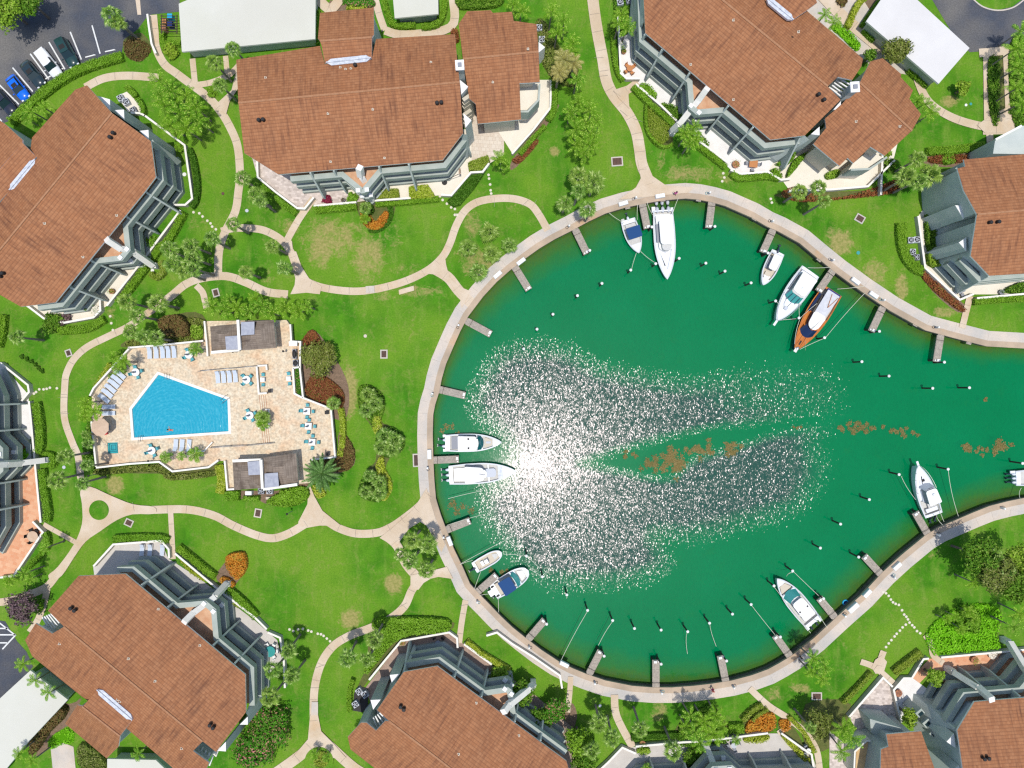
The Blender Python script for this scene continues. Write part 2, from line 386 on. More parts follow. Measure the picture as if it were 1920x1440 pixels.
L['tree'] = make_leaf('tree_leaf', [(.05, .15, .01), (.13, .29, .02), (.25, .38, .06), (.07, .17, .01)])
L['otree'] = make_leaf('olive_tree_leaf', [(.11, .16, .03), (.21, .27, .05), (.34, .34, .13), (.10, .15, .02)])
L['ytree'] = make_leaf('lime_tree_leaf', [(.16, .30, .02), (.28, .46, .04), (.42, .54, .10)])
L['pinkf'] = make_leaf('flowering_shrub_leaf', [(.05, .20, .015), (.10, .30, .02), (.62, .22, .22)])
L['croton'] = make_leaf('croton_leaf', [(.55, .20, .02), (.62, .34, .05), (.35, .3, .04), (.5, .12, .02)])
L['red'] = make_leaf('red_brown_leaf', [(.22, .07, .03), (.30, .13, .05), (.15, .17, .03)])
L['brown'] = make_leaf('brown_shrub_leaf', [(.13, .09, .03), (.22, .15, .06), (.14, .18, .04)])
L['magenta'] = make_leaf('magenta_leaf', [(.22, .02, .05), (.34, .05, .10), (.14, .03, .04)])
L['weed'] = make_leaf('seaweed', [(.15, .13, .04), (.25, .20, .085), (.09, .11, .03)], .05, 1.2)
L['plum'] = make_leaf('purple_grey_leaf', [(.14, .09, .10), (.24, .17, .18), (.10, .14, .05)])
# ---------------------------------------------------------------- ground, basin and water
WZ = -1.5
shore_px = [(1920,652),(1850,648),(1787,632),(1735,618),(1670,582),(1615,545),(1567,510),(1530,480),(1500,455),(1460,433),(1437,423),(1410,407),(1385,396),(1360,385),(1335,378),(1310,373),(1285,371),(1245,374),(1210,380),(1172,388),(1135,399),(1103,414),(1072,431),(1040,447),(1010,465),(985,483),(955,506),(930,528),(905,555),(877,592),(862,620),(850,647),(835,682),(827,710),(822,735),(815,757),(811,777),(810,815),(811,860),(813,900),(816,935),(825,965),(837,997),(850,1030),(867,1065),(880,1095),(897,1114),(915,1132),(937,1155),(960,1177),(985,1197),(1015,1220),(1047,1241),(1073,1254),(1100,1265),(1135,1277),(1185,1287),(1225,1290),(1260,1290),(1300,1287),(1335,1283),(1372,1277),(1410,1267),(1440,1256),(1462,1244),(1485,1230),(1527,1197),(1570,1157),(1615,1117),(1655,1074),(1690,1042),(1735,1005),(1760,990),(1790,977),(1825,962),(1855,950),(1890,941),(1920,935)]
shore = [tuple(P(9000, 690)[:2]), tuple(P(2300, 670)[:2])]+P2(shore_px)+[tuple(P(2300, 890)[:2]), tuple(P(9000, 870)[:2])]
E = 1400
g = MB()
g.sheet(shore+[(E, -E), (-E, -E), (-E, E), (E, E)], 0.0)
tag(mk('lawn', g, M['lawn']), kind='structure')
g = MB(); n = len(shore)
g.add([(x, y, 0) for x, y in shore]+[(x, y, -3.2) for x, y in shore], [(i, i+1, n+i+1, n+i) for i in range(n-1)])
tag(mk('seawall', g, M['seawall']), 'dark stained concrete seawall round the green boat basin', 'seawall')
sl = shore[1:-1]
def shore_off(d): return offset(sl, -d)
side = 1 if area(shore) > 0 else -1
# promenade: pavement and stained cap, both following the seawall
def band(d0, d1, z0, z1, m):
    a = offset(sl, SGN*d0); b = offset(sl, SGN*d1); k = MB(); n = len(a)
    vs = [(p[0], p[1], z1) for p in a]+[(p[0], p[1], z1) for p in b]+[(p[0], p[1], z0) for p in a]+[(p[0], p[1], z0) for p in b]
    fs = []
    for i in range(n-1):
        fs += [(i, i+1, n+i+1, n+i), (2*n+i, 2*n+i+1, i+1, i), (n+i, n+i+1, 3*n+i+1, 3*n+i)]
    return k.add(vs, fs)
# work out which side of the shoreline is land
t_ = offset(sl, 2.0)[40]; SGN = -1 if (Vector(t_)-Vector(P(1250, 800)[:2])).length < (Vector(sl[40])-Vector(P(1250, 800)[:2])).length else 1
tag(mk('promenade', band(.78, 2.35, -.1, .06, 0), M['prom']), kind='structure')
tag(mk('seawall_cap_path', band(-.12, .80, -.35, .085, 0), M['cap']), kind='structure')
# basin floor and water
def seg_dist(px_, py_, line):
    d = np.full(px_.shape, 1e9)
    for (ax, ay), (bx, by) in zip(line[:-1], line[1:]):
        vx, vy = bx-ax, by-ay; t = np.clip(((px_-ax)*vx+(py_-ay)*vy)/(vx*vx+vy*vy), 0, 1)
        d = np.minimum(d, np.hypot(px_-ax-t*vx, py_-ay-t*vy))
    return d
def grid_sheet(name, x0, x1, y0, y1, st, z, m, attrs):
    nx = int((x1-x0)/st)+1; ny = int((y1-y0)/st)+1
    X, Y = np.meshgrid(np.linspace(x0, x1, nx), np.linspace(y0, y1, ny)); X = X.ravel(); Y = Y.ravel()
    me = bpy.data.meshes.new(name)
    idx = np.arange(nx*ny).reshape(ny, nx)
    F = np.stack([idx[:-1, :-1].ravel(), idx[:-1, 1:].ravel(), idx[1:, 1:].ravel(), idx[1:, :-1].ravel()], 1)
    zz = z(X, Y) if callable(z) else np.full(X.shape, z)
    me.from_pydata(np.stack([X, Y, zz], 1).tolist(), [], F.tolist())
    for k, fn in attrs.items():
        at = me.attributes.new(k, 'FLOAT', 'POINT'); at.data.foreach_set('value', fn(X, Y).astype(np.float32))
    me.materials.append(m); me.polygons.foreach_set('use_smooth', [True]*len(F)); return link(name, me)
rs = np.random.RandomState(3)
SH = [sl[i] for i in range(len(sl))]
def f_shallow(X, Y):
    d = seg_dist(X, Y, SH)
    # shelving banks: widest along the lower and upper right banks
    px_ = X/S+960; py_ = 720-Y/S
    wide = 2.9+1.6*np.sin(X*.11+1.3)*np.sin(Y*.09)+3.0*np.exp(-((px_-1700)/260)**2-((py_-1010)/200)**2)+2.5*np.exp(-((px_-1200)/260)**2-((py_-1240)/90)**2)+2.5*np.exp(-((px_-1100)/180)**2-((py_-420)/90)**2)+2.0*np.exp(-((px_-1500)/250)**2-((py_-420)/90)**2)-1.5*np.exp(-((px_-820)/70)**2-((py_-850)/300)**2)
    return np.clip(1-d/wide, 0, 1)
def f_wind(X, Y):
    """how ruffled the water is: the gusty patch in the middle of the basin, with smooth lanes"""
    x = X/S+960; y = 720-Y/S
    def sd(poly):
        poly = [(float(a), float(b)) for a, b in cr(poly, 3, True)]; ins = np.zeros(len(x), bool); n = len(poly)
        for i in range(n):
            x1, y1 = poly[i-1]; x2, y2 = poly[i]; c = (y1 > y) != (y2 > y); ins ^= c & (x < (x2-x1)*(y-y1)/((y2-y1) or 1e-9)+x1)
        return seg_dist(x, y, poly+[poly[0]])*np.where(ins, 1, -1)
    a = sd([(895,720),(930,660),(990,642),(1060,650),(1120,680),(1200,700),(1300,712),(1440,690),(1560,690),(1600,740),(1570,790),(1550,850),(1560,890),(1510,960),(1400,990),(1300,1015),(1235,1010),(1262,1060),(1200,1100),(1100,1112),(1010,1095),(960,1045),(915,985),(905,925),(940,900),(950,855),(930,815),(880,765)])
    w_ = sd([(1085,870),(1130,852),(1200,832),(1290,808),(1400,792),(1540,776),(1590,790),(1480,812),(1400,838),(1320,862),(1285,885),(1260,905),(1200,897),(1130,884)])
    m = np.clip((a+18)/62, 0, 1)*np.clip(.5-w_/26, 0, 1)
    m *= 1-.55*np.clip((x-1290)/120, 0, 1)*np.clip((800-y)/40, 0, 1); m *= 1-.45*np.clip((x-1440)/120, 0, 1); m *= 1-.5*np.clip((y-1060)/60, 0, 1)
    return m
def f_chop(X, Y):
    d = np.hypot(X/S+960-1000, (720-Y/S-870)*1.25); return np.clip(.085+.0006*d, 0, .34)*np.where(d < 140, .75+.25*d/140, 1)
def make_water():
    m = bpy.data.materials.new('basin_water'); m.use_nodes = True; g = G(m); g.n.remove(g.b); out = g.n['Material Output']
    sh = g.attr('shallow'); wi = g.attr('wind'); big = g.noise(.12, 3); s2 = g.math('ADD', sh, g.math('MULTIPLY', g.math('SUBTRACT', g.noise(.5, 4, rough=.65), .5), .55))
    col = g.mix(g.ramp(big, .35, .7), (.0, .205, .068), (.0, .225, .078))
    col = g.mix(g.ramp(s2, .05, .75), col, (.035, .19, .028)); col = g.mix(g.math('MULTIPLY', g.ramp(s2, .6, 1.05), .8), col, (.10, .13, .02))
    rip = g.noise(2.2, 4, g.mapping(g.pos(), (2.2, .8, 1), (0, 0, R(10))), .7); col = g.mix(g.math('MULTIPLY', g.ramp(rip, .42, .72), .35), col, (.0, .125, .055))
    dirt = g.ramp(g.noise(2.6, 5, rough=.7), .66, .74)
    col = g.mix(g.math('MULTIPLY', g.math('MULTIPLY', dirt, g.ramp(sh, .05, .5)), .45), col, (.25, .2, .07))
    wn = g.math('ADD', wi, g.math('MULTIPLY', g.math('SUBTRACT', g.noise(.16, 5, rough=.7, dist=.8), .5), .55))
    wm = g.math('MULTIPLY', g.ramp(wn, .0, .85), g.ramp(wi, 0, .15))
    col = g.mix(g.math('MULTIPLY', g.math('POWER', wm, 1.8), .85), col, (.026, .055, .058))
    d = g.node('ShaderNodeBsdfDiffuse'); g.l.new(col, d.inputs[0])
    t = g.node('ShaderNodeBsdfTransparent'); t.inputs[0].default_value = (.55, .9, .72, 1)
    m1 = g.node('ShaderNodeMixShader'); m1.inputs[0].default_value = .30; g.l.new(d.outputs[0], m1.inputs[1]); g.l.new(t.outputs[0], m1.inputs[2])
    # waves: every facet of the chop faces its own way; smooth water stays near level
    def facets(scx, scy, rot):
        vo = g.node('ShaderNodeTexVoronoi', feature='F1'); vo.inputs['Scale'].default_value = 1.0
        g.l.new(g.mapping(g.pos(), (scx, scy, 1), (0, 0, R(rot))), vo.inputs['Vector']); return vo.outputs['Color']
    def sub(v, c): n = g.node('ShaderNodeVectorMath', operation='SUBTRACT'); g.l.new(v, n.inputs[0]); n.inputs[1].default_value = c; return n.outputs[0]
    def vadd(a, b): n = g.node('ShaderNodeVectorMath', operation='ADD'); g.l.new(a, n.inputs[0]); g.l.new(b, n.inputs[1]); return n.outputs[0]
    def vscale(a, k): n = g.node('ShaderNodeVectorMath', operation='SCALE'); g.l.new(a, n.inputs[0]); g.set(n.inputs['Scale'], k); return n.outputs[0]
    f1 = facets(8.5, 5.0, 8); slope = vadd(sub(f1, (.5, .5, .5)), sub(facets(4.6, 2.9, -14), (.5, .5, .5))); sz = g.node('ShaderNodeSeparateXYZ'); g.l.new(f1, sz.inputs[0])
    act = g.math('LESS_THAN', sz.outputs[2], g.math('POWER', wm, .6))
    amp = g.math('ADD', g.math('MULTIPLY', act, g.attr('chop')), .010)
    nrm = vscale(slope, amp); fl = g.node('ShaderNodeVectorMath', operation='MULTIPLY'); g.l.new(nrm, fl.inputs[0]); fl.inputs[1].default_value = (1, 1, 0)
    up = g.node('ShaderNodeCombineXYZ'); up.inputs[2].default_value = 1; nn = g.node('ShaderNodeVectorMath', operation='NORMALIZE'); g.l.new(vadd(fl.outputs[0], up.outputs[0]), nn.inputs[0]); NN = nn.outputs[0]
    gl = g.node('ShaderNodeBsdfGlossy'); g.l.new(g.math('ADD', g.math('MULTIPLY', act, GLR-.075), .075), gl.inputs['Roughness']); gl.inputs[0].default_value = (.86, .76, .80, 1); g.l.new(NN, gl.inputs['Normal'])
    fr = g.node('ShaderNodeMath', operation='ADD'); frs = g.math('ADD', g.math('MULTIPLY', act, .030), .020); g.l.new(frs, fr.inputs[0]); fr.inputs[1].default_value = 0
    mx = g.node('ShaderNodeMixShader'); g.l.new(fr.outputs[0], mx.inputs[0]); g.l.new(m1.outputs[0], mx.inputs[1]); g.l.new(gl.outputs[0], mx.inputs[2])
    g.l.new(mx.outputs[0], out.inputs[0]); return m
GLR = .18
wx0, wy1 = P(780, 345)[:2]; wx1, wy0 = P(2320, 1320)[:2]
o = grid_sheet('water', wx0, wx1, wy0, wy1, .8, WZ, make_water(), {'shallow': f_shallow, 'wind': f_wind, 'chop': f_chop}); tag(o, kind='structure')
k = MB(); k.sheet([(wx1, P(0, 920)[1]), (E, P(0, 920)[1]), (E, P(0, 620)[1]), (wx1, P(0, 620)[1])], WZ); 
tag(mk('water', k, mottle('far_channel_water', (0, .16, .068), (0, .18, .078), .12, .2)), kind='structure')
def make_bed():
    m = mat('basin_bed', (0, .16, .07), .9, .1); g = G(m); sh = g.attr('shallow')
    g.color(g.mix(g.ramp(sh, .1, .7), (.0, .21, .075), (.13, .16, .02))); return m
o = grid_sheet('basin_bed', wx0, wx1, wy0, wy1, 1.6, WZ-1.9, make_bed(), {'shallow': f_shallow}); tag(o, kind='structure')

# ---------------------------------------------------------------- roads, paths, patios
ZL = [0.012]
def nz(): ZL[0] += .0035; return ZL[0]
ZC = {'patio': [.036, 0], 'planting_bed': [.012, 0]}
def path(pts, wpx, m='walk', name='path', n=5):
    k = MB(); k.ribbon(cr(P2(pts), n) if n > 1 else P2(pts), wpx*S, nz()); return tag(mk(name, k, M[m]), kind='structure')
def patch(pts, m='walk', name='path', smooth=0):
    q = P2(pts); q = cr(q, smooth, True) if smooth else q
    if name in ZC: ZC[name][1] = (ZC[name][1]+1) % 6; z = ZC[name][0]+ZC[name][1]*.004
    else: z = nz()
    k = MB(); k.sheet(q, z); return tag(mk(name, k, M[m]), kind='structure')
patch([(-80,-80),(337,-80),(337,22),(285,27),(277,30),(258,55),(232,75),(228,104),(160,122),(110,146),(60,186),(15,228),(-80,260)], 'asphalt', 'road')
patch([(1700,-80),(2150,-80),(2150,60),(1900,92),(1818,98),(1790,70)], 'asphalt', 'road')
patch([(-80,1150),(10,1165),(32,1202),(50,1222),(62,1250),(-80,1420)], 'asphalt', 'road')
def mark(a, b, wpx=2.6, name='parking_line'):
    k = MB(); k.ribbon(P2([a, b]), wpx*S, .062); tag(mk(name, k, M['paint']), kind='structure')
for a, b in [((173,48),(188,101)),((132,60),(153,112)),((92,79),(122,130)),((57,101),(92,149)),((24,127),(62,172)),((-8,152),(36,196)),((-40,180),(4,228)),((0,1168),(28,1190)),((0,1190),(30,1190)),((0,1205),(14,1205)),((30,1190),(5,1217)),((0,1178),(16,1178))]: mark(a, b)
k = MB(); k.sheet(P2([(253,-10),(262,-10),(265,28),(258,28)]), .05); tag(mk('path', k, M['walk']), kind='structure')
k = MB(); k.ribbon(cr(P2([(1815,-10),(1840,12),(1870,20),(1900,14),(1925,-5)]), 6), 1.2*S*2, 0, .12)
tag(mk('kerb', k, M['prom']), kind='structure')
patch([(1818,-30),(1822,-5),(1842,12),(1870,19),(1898,13),(1920,-4),(1935,-30)], 'lawn', 'roundabout_lawn')
W_ = [
 ([(287,28),(290,60),(293,90),(308,120),(330,137),(350,152),(390,182),(412,207),(428,232),(445,272),(450,325),(447,360),(441,397),(422,435),(411,470),(409,510)],15),
 ([(160,164),(195,147),(240,142),(298,146)],15), ([(361,110),(366,160)],11), ([(423,105),(427,145)],10), ([(362,160),(395,155),(430,140),(452,118)],11),
 ([(300,572),(325,552),(350,532),(382,521),(425,518),(462,530),(500,547),(540,552)],15), ([(368,535),(380,548),(384,562),(388,578)],12),
 ([(415,434),(440,428),(480,429),(505,436),(530,452),(546,474),(555,500),(563,528)],14), ([(588,372),(560,412),(536,455)],13),
 ([(560,520),(600,538),(655,546),(700,543),(755,529),(800,508),(828,484),(843,458),(856,422),(875,392),(905,376),(955,372),(992,382),(1010,402),(1027,432)],14),
 ([(812,503),(840,520),(860,545),(885,570)],20),
 ([(300,572),(270,592),(240,613),(205,630),(165,650),(140,672),(126,698),(122,722),(121,782),(135,827),(147,857),(152,900)],13),
 ([(285,956),(350,955),(400,966),(437,985),(480,1003),(512,1009),(542,1000),(570,984),(592,972),(612,977),(635,990),(667,1000),(705,999),(730,990),(755,974),(785,950),(806,925)],15),
 ([(320,955),(325,1048)],10), ([(82,983),(145,1018)],9), ([(105,1080),(88,1100),(60,1113),(20,1126),(-30,1132)],14), ([(90,1100),(82,1135),(70,1165),(56,1185)],12),
 ([(788,1085),(772,1107),(758,1137),(728,1162),(692,1178),(655,1192),(624,1212),(602,1245),(590,1292),(589,1350),(597,1385)],15),
 ([(597,1380),(570,1410),(530,1440),(500,1460)],20), ([(597,1380),(625,1405),(665,1440),(700,1460)],20),
 ([(720,1002),(744,1022),(762,1058),(785,1084)],17), ([(775,1082),(805,1078),(838,1070)],14), ([(873,1125),(866,1165),(861,1205)],11),
 ([(1108,-30),(1114,20),(1120,60),(1130,112),(1137,152),(1152,182),(1175,211),(1192,245),(1199,280),(1203,307),(1214,335),(1224,362)],21),
 ([(1150,182),(1175,170),(1196,155)],15), ([(1715,135),(1730,175),(1750,200),(1790,223),(1840,237),(1862,236)],15), ([(1848,98),(1850,245)],11), ([(1884,98),(1890,240)],9), ([(1835,100),(1870,97),(1900,92)],16), ([(1842,242),(1925,240)],22), ([(1854,240),(1857,292)],13),
 ([(1530,-20),(1580,32),(1640,82),(1655,95)],22), ([(1818,555),(1803,615)],12), ([(1070,1268),(1068,1300),(1064,1335)],10), ([(1152,1302),(1156,1342),(1186,1400)],14),
 ([(1405,1290),(1440,1322),(1477,1346),(1508,1372),(1530,1405),(1537,1450)],12), ([(1487,1347),(1475,1362),(1458,1374)],9),
 ([(1734,1190),(1745,1208),(1749,1228),(1768,1243)],11), ([(1613,1240),(1640,1251),(1674,1280)],11), ([(1656,1220),(1650,1237),(1646,1255)],12),
 ([(598,0),(620,18),(640,-5)],18), ([(704,0),(712,30),(722,58)],13), ([(722,58),(760,66),(845,52),(850,0)],16)]
for pts, wpx in W_: path(pts, wpx)
patch([(783,512),(815,495),(834,478),(837,498),(843,520),(860,537),(882,546),(866,578),(862,556),(845,530),(826,516),(806,514)])
patch([(541,470),(556,472),(566,500),(580,522),(604,537),(600,552),(575,549),(545,552),(553,535),(555,515)])
patch([(530,447),(548,452),(550,470),(540,462)])
patch([(152,920),(170,912),(207,928),(250,945),(290,950),(290,963),(250,964),(220,975),(190,995),(162,1015),(140,1045),(118,1078),(100,1088),(92,1078),(110,1062),(140,1020),(155,982),(155,945)], smooth=3)
patch([(580,905),(590,930),(605,957),(640,985),(600,985),(560,992),(560,978),(577,945)])
patch([(735,990),(775,955),(800,915),(822,990),(835,1020),(828,1035),(800,985),(788,978),(768,990),(757,1005),(742,1025),(712,1008)])
patch([(770,1078),(800,1072),(838,1062),(850,1085),(815,1080),(795,1092),(785,1105),(770,1105)])
patch([(1195,300),(1210,300),(1222,330),(1248,348),(1300,352),(1290,362),(1190,372),(1160,375),(1192,352),(1201,335)])
patch([(1640,1236),(1652,1228),(1662,1240),(1655,1262),(1640,1262),(1633,1250)])
patch([(582,1340),(597,1340),(603,1370),(625,1392),(650,1420),(548,1420),(578,1385)])
patch([(1180,205),(1160,185),(1150,170),(1180,160),(1178,180)])
patch([(1862,215),(1890,200),(1925,215),(1925,250),(1845,250),(1830,235),(1845,225)])
patch([(402,200),(435,170),(445,130),(452,160),(432,190),(425,215)])
def disc(x, y, r, m, name, n=28):
    return patch([(x+r*math.cos(2*math.pi*i/n), y+r*math.sin(2*math.pi*i/n)) for i in range(n)], m, name)
disc(187,956,18.5,'lawn','lawn_disc'); disc(599,1426,27,'lawn','lawn_disc')
# joints where walks were cut and patched
patch([(686,537),(702,536),(703,549),(687,550)], 'prom', 'path_repair_slab'); patch([(585,1315),(597,1315),(597,1340),(584,1340)], 'prom', 'path_repair_slab')
patch([(748,544),(776,536),(777,545),(749,553)], 'walk', 'path_repair_slab')
k = MB()
for (x, y, a) in [(1123,108,2),(1131,142,5),(1157,176,-35),(1170,212,-40),(1196,225,-20),(1199,262,0),(1204,318,10),(985,380,40),(118,745,0),(121,775,0),(927,379,90),(1002,382,60),(250,950,100),(440,985,60),(600,1250,20),(590,1290,0),(755,1135,30),(870,1135,10),(1510,648,90),(300,575,60)]:
    c = P(x, y, ZL[0]+.004); k.box(c, (1.5, .035, .004), R(a))
for pts, wpx in W_:
    q = cr(P2(pts), 6); acc = 0
    for a, b in zip(q[:-1], q[1:]):
        d = Vector(b)-Vector(a); acc += d.length
        if acc > 2.6: acc = 0; k.box((a[0], a[1], ZL[0]+.004), (wpx*S*.92, .028, .003), math.atan2(d.y, d.x)+math.pi/2)
for i, (a, b) in enumerate(zip(cr(offset(sl, SGN*1.58), 3)[:-1], cr(offset(sl, SGN*1.58), 3)[1:])):
    if i % 3 == 0: d = Vector(b)-Vector(a); k.box((a[0], a[1], .0), (1.45, .025, .128), math.atan2(d.y, d.x)+math.pi/2)
tag(mk('path_joints', k, M['concblock']), kind='structure')
# patios
patch([(40,560),(50,575),(82,597),(120,605),(175,595),(187,582),(203,572),(243,527),(262,500),(285,470),(240,450),(150,540)], 'cream', 'patio')
patch([(470,285),(483,332),(517,360),(557,390),(571,391),(588,384),(668,379),(702,374),(702,340),(690,300),(500,280)], 'mosaic', 'patio')
patch([(640,360),(702,376),(768,371),(829,366),(846,366),(883,323),(905,322),(905,250),(860,240),(700,330)], 'cream', 'patio')
patch([(880,150),(885,318),(916,308),(945,290),(945,225),(930,200)], 'grid', 'patio')
patch([(930,240),(960,287),(1032,202),(1033,150),(1000,150),(950,200)], 'cream', 'patio')
patch([(1155,-30),(1159,50),(1164,137),(1175,147),(1200,148),(1192,157),(1272,228),(1312,265),(1370,318),(1388,326),(1440,322),(1480,300),(1500,250),(1300,80),(1200,-30)], 'white_patio', 'patio')
patch([(1440,322),(1465,336),(1480,357),(1628,350),(1675,300),(1690,240),(1560,250),(1470,270)], 'cream', 'patio')
patch([(1722,405),(1735,502),(1800,560),(1825,552),(1920,552),(2000,552),(2000,350),(1760,350)], 'cream', 'patio')
patch([(-40,640),(0,680),(54,740),(54,752),(62,820),(40,835),(-40,835)], 'white_patio', 'patio')
patch([(-40,833),(62,830),(75,980),(80,998),(25,1080),(-40,1080)], 'brick', 'patio')
patch([(175,1062),(212,1020),(302,1014),(316,1047),(375,1085),(480,1165),(520,1200),(530,1240),(510,1260),(400,1260),(180,1100)], 'grey_patio', 'patio')
patch([(685,1290),(752,1202),(842,1185),(857,1197),(870,1208),(920,1245),(1000,1300),(1075,1365),(1085,1440),(1085,1500),(760,1500)], 'brown_pav', 'patio')
patch([(1120,1450),(1167,1402),(1192,1400),(1320,1390),(1440,1375),(1465,1375),(1522,1415),(1535,1450),(1535,1500),(1120,1500)], 'grey_patio', 'patio')
patch([(1742,1235),(1765,1232),(1885,1222),(1990,1212),(1990,1300),(1800,1300),(1742,1262),(1710,1295),(1700,1280)], 'brick', 'patio')
patch([(1676,1292),(1695,1272),(1712,1272),(1750,1300),(1740,1345),(1690,1352)], 'white_patio', 'patio')
patch([(1592,1345),(1655,1272),(1676,1295),(1688,1360),(1670,1380),(1610,1375)], 'mosaic', 'patio')
patch([(1555,1370),(1590,1400),(1590,1450),(1555,1450)], 'mosaic', 'patio')
patch([(1440,-30),(1600,-30),(1668,80),(1700,140),(1640,130),(1560,60)], 'prom', 'patio')
patch([(220,180),(238,172),(262,195),(268,215),(240,210)], 'cream', 'patio')
patch([(95,1400),(120,1393),(138,1400),(142,1440),(100,1450)], 'prom', 'patio')
# planting beds (bare soil and mulch sheets under the plants)
beds = [([(572,640),(580,620),(600,628),(640,690),(655,740),(640,790),(566,740),(562,690)],'mulch'),([(636,810),(665,850),(655,880),(590,895),(584,862),(630,858)],'mulch'),
 ([(405,1080),(425,1050),(430,1040),(455,1035),(462,1060),(450,1085),(440,1100),(450,1115),(420,1100)],'mulch'),([(672,378),(736,378),(736,410),(722,428),(705,434),(690,430),(676,410)],'soil'),
 ([(672,730),(690,722),(715,735),(722,760),(715,790),(735,800),(757,820),(755,845),(730,860),(722,890),(734,910),(725,930),(700,940),(680,930),(672,915),(690,880),(704,865),(705,845),(706,820),(690,790),(675,770)],'soil'),
 ([(290,625),(330,590),(380,590),(382,640),(240,652),(235,640)],'soil'),([(1735,1192),(1760,1160),(1800,1140),(1850,1132),(1880,1150),(1870,1195),(1870,1222),(1765,1230),(1748,1225)],'soil'),
 ([(232,75),(236,104),(260,115),(285,90),(270,65),(258,62)],'soil'),([(1210,185),(1215,240),(1235,272),(1260,272),(1256,240),(1230,205)],'soil'),([(700,1160),(840,1162),(838,1185),(752,1200),(680,1290),(665,1300),(690,1240)],'soil'),
 ([(1460,370),(1480,360),(1640,356),(1700,330),(1700,345),(1560,372)],'soil'),([(1722,508),(1740,512),(1812,575),(1795,585),(1750,548)],'mulch'),([(1740,292),(1845,285),(1850,310),(1745,312)],'mulch'),
 ([(445,920),(520,920),(560,905),(578,905),(575,935),(540,950),(500,945),(480,935),(450,935)],'mulch'),([(1060,1320),(1075,1320),(1082,1345),(1070,1375),(1060,1350)],'mulch'),([(175,785),(170,820),(175,880),(300,888),(400,890),(410,870),(300,868),(180,878)],'soil'),
 ([(1310,1330),(1335,1320),(1352,1340),(1365,1365),(1372,1400),(1270,1400),(1270,1360)],'soil'),([(1395,1350),(1430,1322),(1450,1335),(1455,1360),(1440,1375),(1395,1380)],'soil'),([(1460,1350),(1480,1350),(1530,1440),(1520,1440),(1465,1378)],'soil'),
 ([(620,0),(640,10),(700,0),(700,20),(622,24)],'mulch'),([(1600,30),(1640,-10),(1660,0),(1620,48)],'mulch'),([(1852,108),(1880,105),(1884,232),(1862,236)],'soil'),([(1595,1320),(1510,1320),(1510,1400),(1560,1400)],'soil'),([(60,1310),(130,1320),(152,1310),(125,1365),(60,1420)],'mulch'),([(960,300),(1037,205),(1042,210),(970,312)],'mulch')]
for q, m in beds: patch(q, m, 'planting_bed', 3)
# ---------------------------------------------------------------- buildings
M['ridge'] = mottle('ridge_tile', (.36, .17, .085), (.42, .22, .12), 3)
CAM = Vector((0, 0, H))
class Plane:
    def __init__(s, a, b, c):          # three (px, py, z)
        A, B, D = (P(*q) for q in (a, b, c)); s.o = A; s.u = Vector((B.x-A.x, B.y-A.y, 0)).normalized()
        s.n = (B-A).cross(D-A).normalized()
        if s.n.z < 0: s.n = -s.n
        s.v = s.u.cross(s.n); 
        if s.v.z > 0: s.v = -s.v
    def hit(s, x, y):
        d = (P(x, y, 0)-CAM); t = (s.o-CAM).dot(s.n)/d.dot(s.n); return CAM+d*t
    def z(s, x, y): return s.o.z-(s.n.x*(x-s.o.x)+s.n.y*(y-s.o.y))/s.n.z
    def uv(s, p): q = Vector(p)-s.o; return (q.dot(s.u), q.dot(s.v))
def roof_slope(parent, pl, pts, m='tile', th=.28, name='roof', trim=True):
    vs = [pl.hit(*q) for q in pts]
    xy = [(v.x, v.y) for v in vs]
    if area(xy) < 0: vs = vs[::-1]
    n = len(vs); k = MB()
    k.add([tuple(v) for v in vs]+[(v.x, v.y, v.z-th) for v in vs], [tuple(range(n))], 0)
    k.f += [(i, n+i, n+(i+1) % n, (i+1) % n) for i in range(n)]+[tuple(range(2*n-1, n-1, -1))]; k.m += [1]*n+[1]
    me = k.mesh(name, [M[m], M['fascia'] if trim else M[m]])
    uvl = me.uv_layers.new(name='uv')
    for lp in me.loops: uvl.data[lp.index].uv = pl.uv(me.vertices[lp.vertex_index].co)
    return link(name, me, parent)
def wall_under(parent, pl, pts, d, m='stucco', drop=.34):
    xy = [(pl.hit(*q).x, pl.hit(*q).y) for q in pts]; xy = inset(xy, d)
    k = MB(); k.prism(xy, 0, [pl.z(x, y)-drop for x, y in xy]); return mk('wall', k, M[m], parent)
def gable(parent, r0, r1, zr, ea, eb, za, zb, pa, pb, da=1.9, db=.6, m='tile', wm='stucco'):
    for e, z, q, d in ((ea, za, pa, da), (eb, zb, pb, db)):
        if q is None: continue
        pl = Plane((*r0, zr), (*r1, zr), (*e, z)); roof_slope(parent, pl, q, m); wall_under(parent, pl, q, d, wm)
    a = P(*r0, zr+.02); b = P(*r1, zr+.02); k = MB(); k.tube(a, b, .15, None, 6); mk('ridge_cap', k, M['ridge'], parent)
